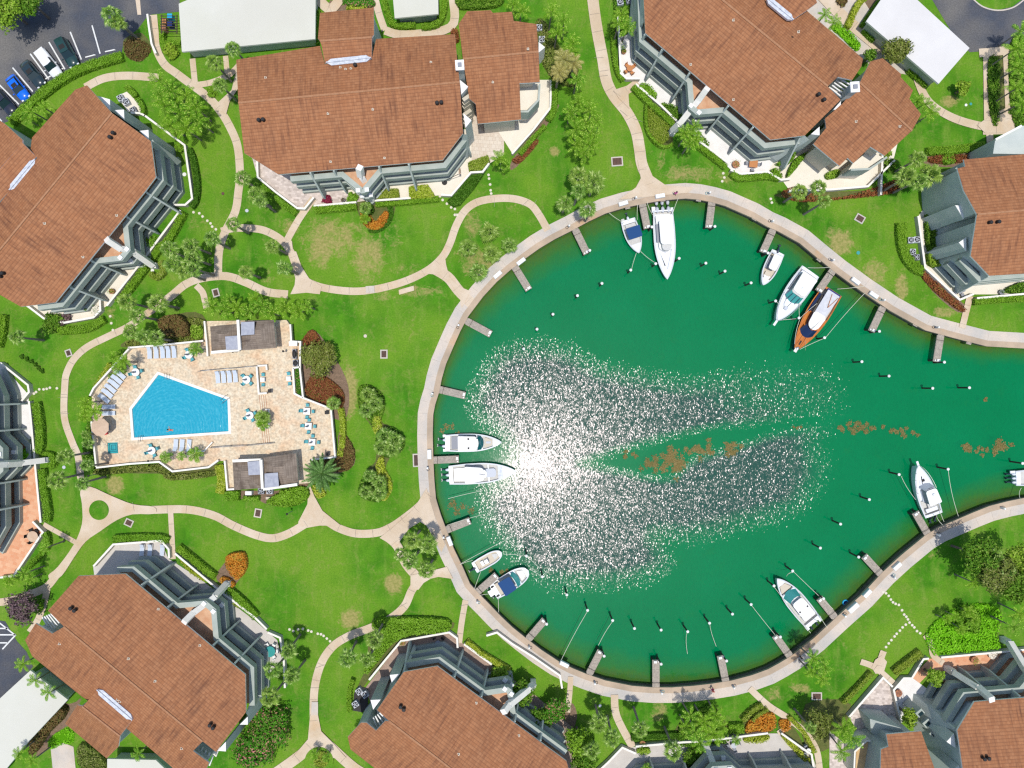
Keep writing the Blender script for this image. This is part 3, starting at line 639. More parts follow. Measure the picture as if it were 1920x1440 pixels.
def facade(parent, line, ze=9.0, fins=(), V=None, vd=2.6, side=1, out=.15, floors=(0, 3.05, 6.1), terr=None, orange=True):
    """balcony stack under an eave: line = eave polyline in photo pixels at height ze; side=+1/-1 picks the outward side"""
    base = [tuple(P(a, b, ze)[:2]) for a, b in line]
    def at(seg, t): a = Vector(base[seg]); b = Vector(base[seg+1]); return a+(b-a)*t
    def nrm(seg): d = (Vector(base[seg+1])-Vector(base[seg])).normalized(); return Vector((-d.y, d.x))*side
    plan = []
    for i in range(len(base)):
        plan.append(base[i])
        if V and V[0] == i:
            s_, t1, t2 = V; nn = nrm(i); L_ = (Vector(base[i+1])-Vector(base[i])).length; dt = vd/L_
            plan += [tuple(at(i, t1)), tuple(at(i, t1+dt)+nn*vd), tuple(at(i, t2-dt)+nn*vd), tuple(at(i, t2))]
    for fz in floors:
        o1 = offset(plan, side*out)
        k = MB(); k.ribbon(o1, .8, fz+(0 if fz == 0 else -.35), fz+.85, 0); mk('balcony_parapet', k, M['parapet'], parent)
        if fz > 0:
            a = offset(plan, side*(out-.15)); b = offset(base, -side*2.2); k = MB()
            k.prism(a+b[::-1], fz-.25, fz+.02); mk('balcony_floor', k, M['cream'] if fz < 4 else M['brickflr'], parent)
    ins = offset(base, -side*1.75); k = MB(); k.ribbon(ins, .12, 0, ze-.4)
    w_ = mk('window_wall', k, M['glass'], parent)
    k = MB(); L_ = 0
    for i in range(len(base)-1):
        a = Vector(offset(base, -side*1.62)[i]); b = Vector(offset(base, -side*1.62)[i+1]); n = max(1, int((b-a).length/1.9))
        for j in range(n+1):
            p = a+(b-a)*j/n; k.box((p.x, p.y, (ze-.5)/2), (.12, .12, ze-.5))
    mk('window_frame', k, M['white'], w_)
    for seg, t, *r in fins:
        p = at(seg, t); nn = nrm(seg); ln = r[0] if r else 1.2
        k = MB(); a = p-nn*1.7; b = p+nn*ln
        d = (b-a).normalized(); sd = Vector((-d.y, d.x))*.13; vs = []
        for q in (sd, -sd):
            vs += [(a.x+q.x, a.y+q.y, 0), (b.x+q.x, b.y+q.y, 0), (b.x+q.x, b.y+q.y, 1.9), (p.x+nn.x*.1+q.x, p.y+nn.y*.1+q.y, ze-.45), (a.x+q.x, a.y+q.y, ze-.45)]
        k.add(vs, [(0, 1, 2, 3, 4), (9, 8, 7, 6, 5), (1, 6, 7, 2), (2, 7, 8, 3), (3, 8, 9, 4), (0, 5, 6, 1), (0, 4, 9, 5)]); mk('fin_wall', k, M['stucco2' if len(r) > 1 else 'stucco'], parent)
    if V:
        s_, t1, t2 = V; nn = nrm(s_); k = MB()
        for fz in floors[1:]:
            for t in ((t1*.62+t2*.38), (t1*.38+t2*.62)):
                p = at(s_, t)+nn*(vd+.1); k = MB(); k.box((p.x, p.y, fz+.9), (.62, .62, .4), math.atan2(nn.y, nn.x)); mk('balcony_post', k, M['white'], parent)
def buttress(parent, pts, wd=.85, ht=.9):
    k = MB(); q = [P(*p) for p in pts]
    for a, b in zip(q[:-1], q[1:]): k.beam(a, b, wd, ht)
    e = q[-1]; k.box((e.x, e.y, (e.z-.2)/2), (wd*.98, wd*.98, max(.2, e.z-.2))); mk('buttress_beam', k, M['pwall'], parent)
def fin_tri(parent, a, b, c, z=8.3):
    """white triangular gusset roof beside the end wall"""
    k = MB(); q = [P(*a, z), P(*b, z), P(*c, z)]; xy = [(v.x, v.y) for v in q]; k.prism(xy, 0, z); k2 = MB(); k2.prism(xy, z+.003, z+.12)
    w_ = mk('end_bay', k, M['stucco'], parent); mk('bay_cap', k2, M['fascia'], w_)
def vents(parent, pl, pts, kind='black'):
    for x, y in pts:
        v = pl.hit(x, y); k = MB()
        if kind == 'black': k.tube((v.x, v.y, v.z-.1), (v.x, v.y, v.z+.55), .2, .2, 10); k.tube((v.x, v.y, v.z+.55), (v.x, v.y, v.z+.68), .3, .22, 10)
        else: k.tube((v.x, v.y, v.z-.1), (v.x, v.y, v.z+.35), .08, .08, 8); k.box((v.x, v.y, v.z+.02), (.34, .34, .03))
        mk('roof_vent', k, M['black'] if kind == 'black' else M['beige'], parent)
def gutter(parent, a, b, z, wd=.95):
    A, B = P(*a, z), P(*b, z); k = MB(); d = (B-A).normalized(); s_ = Vector((-d.y, d.x, 0))*wd/2
    e = d*.7
    poly = [A, A+e+s_, B-e+s_, B, B-e-s_, A+e-s_]; k.prism([(v.x, v.y) for v in poly], z-.3, z+.12)
    k.beam(A+Vector((0, 0, .2)), B+Vector((0, 0, .2)), .14, .14); mk('ridge_saddle', k, M['zinc'], parent)
def pergola(parent, a, b, c, d, z=7.4, n=4):
    A, B, Cc, D = (P(*q, z) for q in (a, b, c, d)); k = MB()
    k.prism([(v.x, v.y) for v in (A, B, Cc, D)], z-2.6, z-2.3); mk('terrace_floor', k, M['cream'], parent)
    for i in range(n+1):
        t = i/n; k = MB(); k.beam(A+(B-A)*t, D+(Cc-D)*t, .18, .24); mk('pergola_beam', k, M['white'], parent)
def chimney(parent, x, y, z, sz=1.25):
    p = P(x, y, z); k = MB(); k.box((p.x, p.y, z/2), (sz*.8, sz*.8, z-.3), R(4)); o = mk('chimney', k, M['stucco'], parent)
    k = MB(); k.box((p.x, p.y, z-.05), (sz, sz*1.15, .22), R(4)); k.box((p.x, p.y, z+.16), (sz*.45, sz*.45, .2), R(4), 1); mk('chimney_cap', k, [M['fascia'], M['grey']], o)
M['brickflr'] = mottle('terrace_floor', (.52, .28, .16), (.60, .38, .24), 1)
# A: upper left
A = thing('condominium', 'upper left apartment block, tiled gable roof running down-left from the parking bays', 'building')
A['group'] = 'terracotta roofed apartment blocks'
r0, r1 = (210,212), (-40,517); pa = [(210,212),(283,265),(292,332),(271,360),(104,567),(39,575),(0,553),(-40,530),(-40,517)]
gable(A, r0, r1, 12, (271,360), (60,258), 9, 9, pa, [(210,212),(187,187),(163,160),(141,168),(60,258),(57,282),(70,296),(18,358),(-40,430),(-40,517)])
plA = Plane((*r0,12),(*r1,12),(271,360,9)); vents(A, plA, [(215,251),(209,259),(8,513),(3,519)]); vents(A, plA, [(219,404),(156,482),(84,419)], 'w')
plA2 = Plane((42,268,10.5),(-10,325,10.5),(8,232,9.3)); roof_slope(A, plA2, [(42,268),(42,262),(9,232),(-40,200),(-60,300),(-30,350)]); wall_under(A, plA2, [(42,268),(42,262),(9,232),(-40,200),(-60,300),(-30,350)], .5)
plA3 = Plane((42,268,10.5),(-10,325,10.5),(70,296,9.9)); roof_slope(A, plA3, [(42,268),(68,294),(18,358),(-40,420),(-60,390),(-30,350)])
gutter(A, (19,357), (67,299), 10.1)
facade(A, [(283,265),(292,332),(271,360),(104,567),(60,573)], 8.2, [(1,.0,.5),(1,.98,2.6),(2,.22,1.6),(2,.62,1.6),(2,.86,1.9)], (2,.28,.60), 2.6, side=1)
buttress(A, [(200,449,9.3),(226,466,7.2),(250,472,5.4),(286,497,1.6)])
for q in [((183,180),(207,207),(207,187)),((215,207),(234,226),(233,206)),((262,246),(280,264),(279,244))]: fin_tri(A, *q)
k = MB(); k.beam(P(283,267,9), P(335,305,1.5), .9, .35); mk('end_wall_cap', k, M['parapet'], A)
# B: top centre, main block and two wings
B = thing('condominium', 'top centre apartment block with long tiled roof and small wing on its upper slope', 'building'); B['group'] = 'terracotta roofed apartment blocks'
r0, r1 = (447,193), (862,154); pb = [(447,193),(862,154),(868,250),(830,300),(522,327),(458,287)]; pt = [(447,193),(862,154),(857,110),(853,64),(705,73),(697,112),(609,120),(600,86),(443,112)]
gable(B, r0, r1, 12, (650,315), (650,80), 9, 9, pb, pt)
plB = Plane((*r0,12),(*r1,12),(650,315,9)); plBn = Plane((*r0,12),(*r1,12),(650,80,9)); vents(B, plB, [(487,227),(495,226),(820,195),(828,194)]); vents(B, plB, [(615,213),(699,205),(620,303),(721,296)], 'w'); vents(B, plBn, [(667,124)]); vents(B, plBn, [(638,127),(648,130),(658,129),(498,146),(808,117)], 'w')
gable(B, (600,77), (697,70), 11.2, (650,116), (650,19), 10.2, 9, [(600,77),(697,70),(697,109),(609,118),(603,86)], [(600,77),(697,70),(701,65),(701,14),(600,24),(596,72)], 0.3, .4)
gutter(B, (612,118), (696,109), 10.35)
facade(B, [(536,326),(830,300),(868,250)], 9, [(0,.15,1.9),(0,.30,1.2),(0,.59,1.5),(0,.78,1.9),(1,.98,1.0)], (0,.34,.58), 2.7, side=-1)
buttress(B, [(674,314,9.3),(677,330,7),(690,350,4.5),(697,372,1.3)])
k = MB(); q = [P(868,252,9), P(876,252,9), P(877,294,1), P(858,294,1)]; k.add([tuple(v) for v in q]+[(v.x, v.y, 0) for v in q], [(0,1,2,3),(0,4,5,1),(1,5,6,2),(2,6,7,3),(3,7,4,0)]); mk('end_wall', k, M['stucco'], B)
chimney(B, 862, 122, 12.2)
for q in [((862,150),(878,163),(865,178)),((869,213),(884,226),(873,240))]: fin_tri(B, *q, 8.6)
for j in range(6):
    k = MB(); z = 7.6-j*1.1; a = P(867, 182+j*7+(8 if j > 2 else 0), z); k.box((a.x+.7, a.y, z/2), (1.5, .55, z), R(35)); mk('stair_landing', k, M['stucco2'], B)
W = thing('condominium_wing', 'small tiled wing right of the white chimney on the top centre block', 'building')
ra, rb = (868,111), (1010,97)
gable(W, ra, rb, 9.6, (940,227), (940,20), 6.8, 7.2, [(868,111),(1010,97),(1012,154),(974,156),(976,204),(977,224),(896,232),(892,195),(880,185)], [(868,111),(1010,97),(1006,45),(963,39),(960,22),(924,24),(920,19),(876,21),(860,45)], .9, .6, wm='stucco2')
plW = Plane((*ra,9.6),(*rb,9.6),(940,227,6.8)); vents(W, plW, [(924,154),(990,92)], 'w')
k = MB(); zz = 5.6; k.ribbon([tuple(P(*q, zz)[:2]) for q in [(1012,156),(1010,186),(990,208),(976,208)]], .3, 2.6, zz-.2); mk('terrace_rail', k, M['parapet'], W)
k = MB(); k.prism([tuple(P(*q, 4.6)[:2]) for q in [(974,157),(1010,157),(1008,186),(988,206),(975,206)]], 0, 4.5); mk('terrace_base', k, M['cream'], W)
k = MB(); k.prism([tuple(P(*q, 4.6)[:2]) for q in [(1010,78),(1022,88),(1010,98)]], 0, 4.5); mk('bay_cap', k, M['fascia'], W)
# C: top right, main block and wing
Cb = thing('condominium', 'top right apartment block with long tiled roof and buttress beam over its garden', 'building'); Cb['group'] = 'terracotta roofed apartment blocks'
r0, r1 = (1330,-20), (1552,162)
gable(Cb, r0, r1, 12, (1300,140), (1560,62), 9, 9, [(1330,-20),(1552,162),(1576,187),(1509,254),(1445,262),(1210,62),(1206,-20),(1206,-60),(1290,-60)], [(1330,-20),(1552,162),(1571,144),(1598,150),(1615,125),(1618,110),(1515,22),(1480,-20),(1440,-60),(1290,-60)])
plC = Plane((*r0,12),(*r1,12),(1300,140,9)); vents(Cb, plC, [(1533,179),(1543,189)]); vents(Cb, plC, [(1375,38),(1295,121),(1375,187),(1497,60)], 'w')
facade(Cb, [(1206,-40),(1210,62),(1445,262),(1509,254)], 9, [(1,.0,.3),(1,.14,1.5),(1,.36,1.6),(1,.67,1.6),(1,.87,1.8),(2,.9,2.6)], (1,.39,.66), 2.8, side=-1)
buttress(Cb, [(1326,166,9.3),(1311,187,7.4),(1275,232,4),(1262,245,1.5)])
k = MB(); q = [P(1207,-10,9), P(1207,42,9), P(1194,72,1), P(1178,66,1), P(1190,-20,4)]; k.add([tuple(v) for v in q]+[(v.x, v.y, 0) for v in q], [(0,1,2,3,4),(1,6,7,2),(2,7,8,3),(3,8,9,4)]); mk('end_wall', k, M['stucco'], Cb)
k = MB(); q = [P(1509,254,8.6), P(1517,262,8), P(1456,302,1.2), P(1440,290,1.2)]; k.add([tuple(v) for v in q]+[(v.x, v.y, 0) for v in q], [(0,1,2,3),(0,4,5,1),(1,5,6,2),(2,6,7,3),(3,7,4,0)]); mk('end_wall', k, M['stucco'], Cb)
gutter(Cb, (1437,-3), (1487,38), 11); plC2 = Plane((1440,-3,10.6),(1488,36,10.6),(1500,-20,11.6)); roof_slope(Cb, plC2, [(1440,-60),(1510,-60),(1532,5),(1512,20),(1488,36),(1440,-3)]); pass
pergola(Cb, (1556,165), (1571,146), (1598,162), (1580,184), 9); chimney(Cb, 1603, 163, 12, 1.3)
fin_tri(Cb, (1562,206),(1576,190),(1576,206)); fin_tri(Cb, (1520,252),(1536,238),(1536,254))
Cw = thing('condominium_wing', 'tiled wing joined to the lower right end of the top right block', 'building')
ra, rb = (1612,155), (1710,245)
gable(Cw, ra, rb, 9.8, (1574,311), (1690,139), 7, 7.2, [(1612,155),(1710,245),(1659,292),(1632,275),(1600,306),(1589,296),(1574,311),(1525,270),(1549,240),(1547,222),(1579,195)], [(1612,155),(1710,245),(1727,214),(1705,185),(1712,169),(1689,145),(1690,139),(1655,109),(1632,115)], .9, .5, wm='stucco2')
plW = Plane((*ra,9.8),(*rb,9.8),(1574,311,7)); vents(Cw, plW, [(1605,228),(1687,237),(1560,126)], 'w')
k = MB(); k.prism([tuple(P(*q, 4.6)[:2]) for q in [(1632,280),(1658,296),(1628,320),(1592,318),(1600,306)]], 0, 4.4); mk('terrace_base', k, M['cream'], Cw)
k = MB(); k.ribbon([tuple(P(*q, 5.5)[:2]) for q in [(1664,294),(1632,316),(1596,318)]], .3, 2.6, 5.4); mk('terrace_rail', k, M['parapet'], Cw)
# D: right
D = thing('condominium', 'right-hand apartment block beside the upper right bank, tall green-grey end wall', 'building'); D['group'] = 'terracotta roofed apartment blocks'
r0, r1 = (1832,402), (1990,388); 
gable(D, r0, r1, 12, (1900,514), (1900,291), 9, 9.2, [(1832,402),(1990,388),(1990,509),(1855,517),(1820,480)], [(1832,402),(1807,357),(1795,316),(1810,312),(1807,299),(1990,283),(1990,388)], .8, .25)
plD = Plane((*r0,12),(*r1,12),(1900,514,9)); vents(D, plD, [(1854,418),(1869,417)])
k = MB(); zz = 6.5; k.prism([tuple(P(*q, zz)[:2]) for q in [(1862,288),(1866,262),(1915,236),(1990,232),(1990,290)]], 0, zz); mk('end_wall', k, M['stucco'], D)
k = MB(); k.beam(P(1866,262,zz+.1), P(1915,236,zz+.1), .3, .25); mk('wall_cap', k, M['white'], D)
for (a, b, c, z) in [((1793,362),(1803,368),(1805,381),8.6),((1790,385),(1809,387),(1806,411),8.6),((1797,455),(1811,445),(1811,471),8.6)]: fin_tri(D, a, b, c, z)
pergola(D, (1812,364), (1834,364), (1863,400), (1832,402), 9.6, 5)
k = MB(); top = [P(*q, 8.3) for q in [(1794,318),(1806,357),(1831,402),(1819,480)]]; bot = [P(*q, 0) for q in [(1737,345),(1740,392),(1748,432),(1760,497)]]
k.add([tuple(v) for v in top+bot]+[(v.x+3, v.y, 0) for v in bot], [(i, i+1, 5+i, 4+i) for i in range(3)]+[(0, 4, 8), (3, 11, 7)]); mk('end_wall', k, M['stucco'], D)
for a, b in [((1806,362),(1757,386)),((1810,384),(1750,412)),((1815,452),(1753,474)),((1822,481),(1762,497)),((1794,317),(1738,344))]:
    k = MB(); k.beam(P(*a, 8.2), P(*b, .3), .42, .3); mk('end_wall_cap', k, M['parapet'], D)
facade(D, [(1820,480),(1855,517),(1990,505)], 9, [(1,.02,1.5)], None, side=-1)
# E: far left, only its balconies are in view
Eb = thing('condominium', 'far left apartment block cut by the frame, balconies over a terracotta patio', 'building')
k = MB(); k.prism([tuple(P(*q, 9)[:2]) for q in [(-95,690),(-75,745),(-70,1000),(-105,1060),(-400,1060),(-400,690)]], 0, 8.8); mk('wall', k, M['stucco'], Eb)
k = MB(); k.prism([tuple(P(*q, 9.2)[:2]) for q in [(-72,690),(-48,745),(-44,1000),(-80,1060),(-400,1060),(-400,690)]], 9.0, 9.4); mk('roof', k, M['tile'], Eb)
facade(Eb, [(-70,690),(-46,745),(-42,1000),(-76,1060)], 9, [(1,.06,1.6),(1,.26,1.4),(1,.66,1.4),(1,.86,1.6)], (1,.30,.64), 1.9, side=1)
buttress(Eb, [(-18,872,9.3),(10,870,7),(40,868,4.2),(82,863,1.6)])
# F: bottom left
F = thing('condominium', 'lower left apartment block, sunny tiled roof with darker slope and grey saddle strip', 'building'); F['group'] = 'terracotta roofed apartment blocks'
r0, r1 = (120,1175), (380,1390)
gable(F, r0, r1, 12, (350,1170), (152,1305), 9, 9, [(120,1175),(90,1145),(147,1080),(235,1076),(460,1265),(461,1335),(405,1410),(380,1390)], [(120,1175),(98,1188),(67,1169),(47,1200),(60,1230),(152,1305),(240,1368),(330,1445),(385,1445),(392,1430),(362,1408),(380,1390)])
plF = Plane((*r0,12),(*r1,12),(350,1170,9)); vents(F, plF, [(136,1139),(143,1143),(396,1357),(402,1362)]); vents(F, plF, [(297,1142),(375,1210),(241,1235),(291,1277)], 'w'); plFs = Plane((*r0,12),(*r1,12),(152,1305,9)); vents(F, plFs, [(112,1207),(341,1403),(220,1312),(225,1315)], 'w')
facade(F, [(205,1077),(235,1076),(460,1265),(461,1335)], 9, [(1,.12,1.7),(1,.34,1.3),(1,.72,1.3),(1,.9,1.7)], (1,.37,.70), 3.0, side=1)
buttress(F, [(345,1167,9.3),(362,1150,7.8),(402,1120,5),(424,1096,1.6)])
gable(F, (155,1325), (225,1380), 11, (215,1318), (130,1345), 10.2, 8.6, [(155,1325),(182,1294),(249,1349),(225,1380)], [(155,1325),(145,1322),(122,1357),(200,1422),(222,1400),(225,1380)], .3, .4)
gutter(F, (183,1292), (249,1349), 10.4)
pergola(F, (80,1157), (96,1150), (112,1168), (98,1187), 9); pergola(F, (374,1397), (400,1416), (393,1435), (364,1412), 9)
k = MB(); q = [P(461,1337,8.8), P(467,1345,8), P(500,1290,1.2), P(484,1282,1.2)]; k.add([tuple(v) for v in q]+[(v.x, v.y, 0) for v in q], [(0,1,2,3),(0,4,5,1),(1,5,6,2),(2,6,7,3),(3,7,4,0)]); mk('end_wall', k, M['stucco'], F)
k = MB(); q = [P(147,1080,8.8), P(235,1075,8.8), P(255,1050,1.2), P(165,1066,1.2)]; k.add([tuple(v) for v in q]+[(v.x, v.y, 0) for v in q], [(0,1,2,3),(0,4,5,1),(1,5,6,2),(2,6,7,3),(3,7,4,0)])
fin_tri(F, (450,1358),(465,1343),(465,1358)); fin_tri(F, (408,1407),(424,1390),(424,1408))
# G: bottom middle
Gb = thing('condominium', 'bottom middle apartment block, tiled roof cut by the lower edge of the view', 'building'); Gb['group'] = 'terracotta roofed apartment blocks'
r0, r1 = (730,1352), (900,1483)
gable(Gb, r0, r1, 12, (890,1300), (700,1440), 9, 9, [(730,1352),(707,1331),(757,1260),(820,1249),(1062,1427),(1100,1560),(1000,1560)], [(730,1352),(722,1352),(705,1370),(687,1355),(677,1355),(652,1382),(657,1405),(740,1470),(860,1560),(1000,1560)])
plG = Plane((*r0,12),(*r1,12),(890,1300,9)); vents(Gb, plG, [(752,1323),(758,1328)]); vents(Gb, plG, [(893,1318),(973,1379),(860,1414)], 'w')
facade(Gb, [(757,1260),(820,1249),(1062,1427)], 9, [(0,.0,1.6),(1,.13,1.3),(1,.34,1.2),(1,.60,1.4),(1,.8,1.5)], (1,.36,.58), 2.4, side=1)
buttress(Gb, [(944,1335,9.3),(953,1322,8),(990,1292,4),(1000,1285,1.6)])
k = MB(); q = [P(707,1331,8.6), P(757,1260,8.6), P(778,1222,2.5), P(772,1218,2.5), P(725,1300,1.5), P(700,1330,1.5)]; k.add([tuple(v) for v in q]+[(v.x, v.y, 0) for v in q], [(0,1,2,3,4,5),(2,8,9,3),(3,9,10,4),(4,10,11,5)]); mk('end_wall', k, M['stucco'], Gb)
fin_tri(Gb, (731,1265),(750,1263),(735,1280)); fin_tri(Gb, (695,1312),(714,1311),(700,1330)); pergola(Gb, (700,1345), (712,1336), (726,1350), (710,1370), 9, 3)
# H: bottom right, main and small
Hb = thing('condominium', 'bottom right apartment block with blue-grey end wall facing the stone courtyard', 'building'); Hb['group'] = 'terracotta roofed apartment blocks'
r0, r1 = (1800,1490), (2040,1475); qh = [(1795,1369),(1827,1316),(2040,1298),(2040,1475),(1812,1489)]
plH = Plane((*r0,12),(*r1,12),(1900,1309,9)); roof_slope(Hb, plH, qh); wall_under(Hb, plH, qh, 1.2); vents(Hb, plH, [(1842,1420),(1850,1419)])
facade(Hb, [(1795,1369),(1827,1316),(2040,1298)], 9, [(0,.0,.6),(1,.2,1.4),(1,.42,1.3)], (1,.5,.9), 2.6, side=1)
buttress(Hb, [(1860,1312,9.3),(1835,1290,6.6),(1790,1262,2.2)]); buttress(Hb, [(1960,1305,9.3),(1920,1250,5),(1893,1205,1.8)])
k = MB(); top = [P(*q, 8.6) for q in [(1796,1368),(1803,1400),(1812,1440),(1822,1490)]]; bot = [P(*q, 0) for q in [(1712,1300),(1706,1345),(1722,1395),(1735,1450)]]
k.add([tuple(v) for v in top+bot], [(i, i+1, 5+i, 4+i) for i in range(3)]); k.add([tuple(P(1796,1368,8.6)), tuple(P(1712,1300,0)), tuple(P(1765,1305,0)), tuple(P(1822,1330,8.0))], [(0, 1, 2, 3)]); mk('end_wall', k, M['stucco'], Hb)
for t in range(5):
    x, y = 1724+t*13+(4 if t > 2 else 0), 1336+t*19+(14 if t > 2 else 0); z = 3.6; p = P(x, y, z); k = MB(); k.box((p.x, p.y, z/2+.2), (.9, 1.2, z), R(-50)); k.box((p.x+.1, p.y-.1, z+.24), (.5, .8, .06), R(-50), 1); mk('end_bay', k, [M['parapet'], M['glass']], Hb)
fin_tri(Hb, (1774,1390),(1788,1375),(1791,1402),8.4); fin_tri(Hb, (1786,1445),(1797,1434),(1800,1450),8.4)
Hs = thing('condominium_wing', 'narrow tiled roof between the stone courtyard and the bottom right block', 'building')
plS = Plane((1640,1500,9.2),(1760,1492,9.2),(1700,1373,7)); qs = [(1662,1377),(1727,1371),(1752,1440),(1762,1500),(1650,1500),(1652,1405),(1666,1400)]; roof_slope(Hs, plS, qs); wall_under(Hs, plS, qs, .8)
k = MB(); k.prism([tuple(P(*q, 3.5)[:2]) for q in [(1628,1345),(1672,1350),(1690,1372),(1668,1400),(1640,1380)]], 0, [2.4, 2.4, 5.5, 6, 4]); mk('entry_roof', k, M['stucco'], Hs)
k = MB(); k.prism([tuple(P(*q, 2.5)[:2]) for q in [(1605,1408),(1625,1391),(1640,1392),(1642,1450),(1603,1450)]], 0, 2.6); mk('terrace_base', k, mottle('yellow_paving', (.52,.33,.15), (.58,.40,.2), 1), Hs)
k = MB(); k.ribbon([tuple(P(*q, 3)[:2]) for q in [(1600,1452),(1602,1408),(1624,1388),(1642,1388)]], .25, 0, 3.2); mk('terrace_rail', k, M['pwall'], Hs)
# I: bottom edge, balconies only
Ib = thing('condominium', 'apartment block at the bottom edge, only shaded balconies showing', 'building')
k = MB(); k.prism([tuple(P(*q, 9)[:2]) for q in [(1210,1500),(1560,1485),(1600,1560),(1600,1700),(1180,1700)]], 0, 9.2); mk('wall', k, M['stucco'], Ib)
facade(Ib, [(1160,1560),(1215,1500),(1540,1484),(1600,1540)], 9, [(1,.08,1.4),(1,.28,1.4),(1,.70,1.4),(1,.9,1.6)], (1,.30,.62), 2.8, side=1)
buttress(Ib, [(1365,1492,9.3),(1345,1450,6),(1322,1395,1.8)])
# flat roofs
def flat_roof(name, label, pts, z, m='flat', wallm='stucco'):
    t = thing(name, label, 'garage'); q = [tuple(P(a, b, z)[:2]) for a, b in pts]
    k = MB(); k.prism(q, z-.35, z, 0, 1); mk('roof', k, [M[m], M['fascia']], t)
    k = MB(); k.prism(inset(q, .55), 0, z-.36); wl = mk('wall', k, M[wallm], t); return t, q
t, q = flat_roof('carport', 'long cream flat-roofed garage above the top centre block', [(335,7),(420,-30),(592,-40),(591,73),(341,97)], 3.2)
t, q = flat_roof('pump_house', 'small cream flat-roofed hut framed by hedges at the top edge', [(735,-25),(740,34),(822,26),(821,-32)], 3)
t, q = flat_roof('garage', 'bright white flat-roofed garage beside the upper right car park', [(1715,-5),(1818,90),(1760,157),(1624,40),(1665,-20),(1690,-28)], 3.3, 'flatw')
t, q = flat_roof('carport', 'cream flat roof at the lower left corner under three palms', [(57,1257),(127,1312),(52,1392),(5,1450),(-60,1520),(-120,1420)], 3.2)
t, q = flat_roof('porch', 'cream flat roof sliver below the lower left block', [(201,1423),(292,1425),(318,1450),(318,1500),(201,1500)], 3)
# pool houses
def cabana(label, lo, hi, z1, z2, pads, wall_px, hips):
    t = thing('pool_cabana', label, 'cabana')
    for pts, z in ((lo, z1), (hi, z2)):
        q = [tuple(P(a, b, z)[:2]) for a, b in pts]; cx = sum(p[0] for p in q)/len(q); cy = sum(p[1] for p in q)/len(q)
        k = MB(); qi = [(cx+(x-cx)*.30, cy+(y-cy)*.30) for x, y in q]; n = len(q)
        q = ccw(q); qi = ccw(qi)
        k.add([(x, y, z) for x, y in q]+[(x, y, z+.9) for x, y in qi], [(i, (i+1) % n, n+(i+1) % n, n+i) for i in range(n)]+[tuple(range(n, 2*n))])
        me = k.mesh('roof', [M['shingle']]); uvl = me.uv_layers.new(name='uv')
        for p in me.polygons:
            nn = p.normal; u = Vector((-nn.y, nn.x, 0)); u = u.normalized() if u.length > .05 else Vector((1, 0, 0)); v = u.cross(nn)
            for li in p.loop_indices: co = me.vertices[me.loops[li].vertex_index].co; uvl.data[li].uv = (co.dot(u), co.dot(v))
        rf = link('roof', me, t)
        k = MB(); k.prism(q, z-.3, z-.01, 0); mk('eave_board', k, M['stucco2'], rf); k = MB(); k.prism(inset(q, .7), .9, z-.3); mk('wall', k, M['stucco2'], t)
    for pts, z in pads:
        k = MB(); q = [tuple(P(a, b, z)[:2]) for a, b in pts]; k.prism(q, z-1.1, z, 0, 1); mk('skylight_well', k, [M['pad'], M['black']], t)
    for a, b, z in hips: k = MB(); k.beam(P(*a, z), P(*b, z), .42, .5); mk('parapet_beam', k, M['pwall'], t)
    return t
cabana('pool house on the upper side of the pool deck, under the palm row', [(394,612),(447,608),(448,655),(397,660)], [(452,603),(513,600),(518,652),(452,657)], 3.4, 4.0, [([(422,631),(447,629),(448,655),(424,656)],4.55),([(452,604),(477,603),(477,627),(452,629)],5.1)], None, [((447,600),(450,656),4.5),((397,661),(450,656),3.9)])
cabana('pool house on the lower side of the pool deck, beside the date palm', [(436,865),(488,861),(491,915),(439,919)], [(494,858),(555,850),(560,908),(494,915)], 3.4, 4.0, [([(464,866),(488,864),(489,890),(466,891)],4.55),([(496,888),(521,886),(523,912),(496,915)],5.1)], None, [((490,862),(493,916),4.5),((437,864),(490,862),3.9),((494,917),(558,908),4.4)])
for (x0,y0,x1,y1) in [(514,604,523,654)]:
    pass
# ---------------------------------------------------------------- pool deck
DZ = .9
deck_px = [(243,652),(382,638),(383,602),(537,600),(544,610),(545,639),(562,640),(562,690),(570,745),(620,765),(629,857),(584,860),(586,905),(440,918),(425,918),(421,864),(410,864),(390,876),(322,884),(297,867),(182,876),(172,792),(172,735)]
dq = P2(deck_px, DZ); pool_px = [(297,702),(427,749),(429,809),(251,821),(247,767)]; pq = ccw(P2(pool_px, DZ)); spa_px = [(201,830),(221,829),(222,850),(202,851)]; sq = ccw(P2(spa_px, DZ))
k = MB(); k.sheet(dq, DZ, 0, [pq, sq]); dc = ccw(dq); n = len(dc)
k.add([(x, y, 0) for x, y in dc]+[(x, y, DZ) for x, y in dc], [(i, (i+1) % n, n+(i+1) % n, n+i) for i in range(n)], 1)
tag(mk('pool_deck', k, [M['deck'], M['stucco2']]), kind='structure')
def ringm(poly, w0, w1, z0, z1, k=None, m=0):
    a = inset(poly, w0); b = inset(poly, w1); n = len(a); k = k or MB()
    k.add([(x, y, z1) for x, y in a]+[(x, y, z1) for x, y in b]+[(x, y, z0) for x, y in b], [(i, (i+1) % n, n+(i+1) % n, n+i) for i in range(n)]+[(n+i, n+(i+1) % n, 2*n+(i+1) % n, 2*n+i) for i in range(n)], m); return k
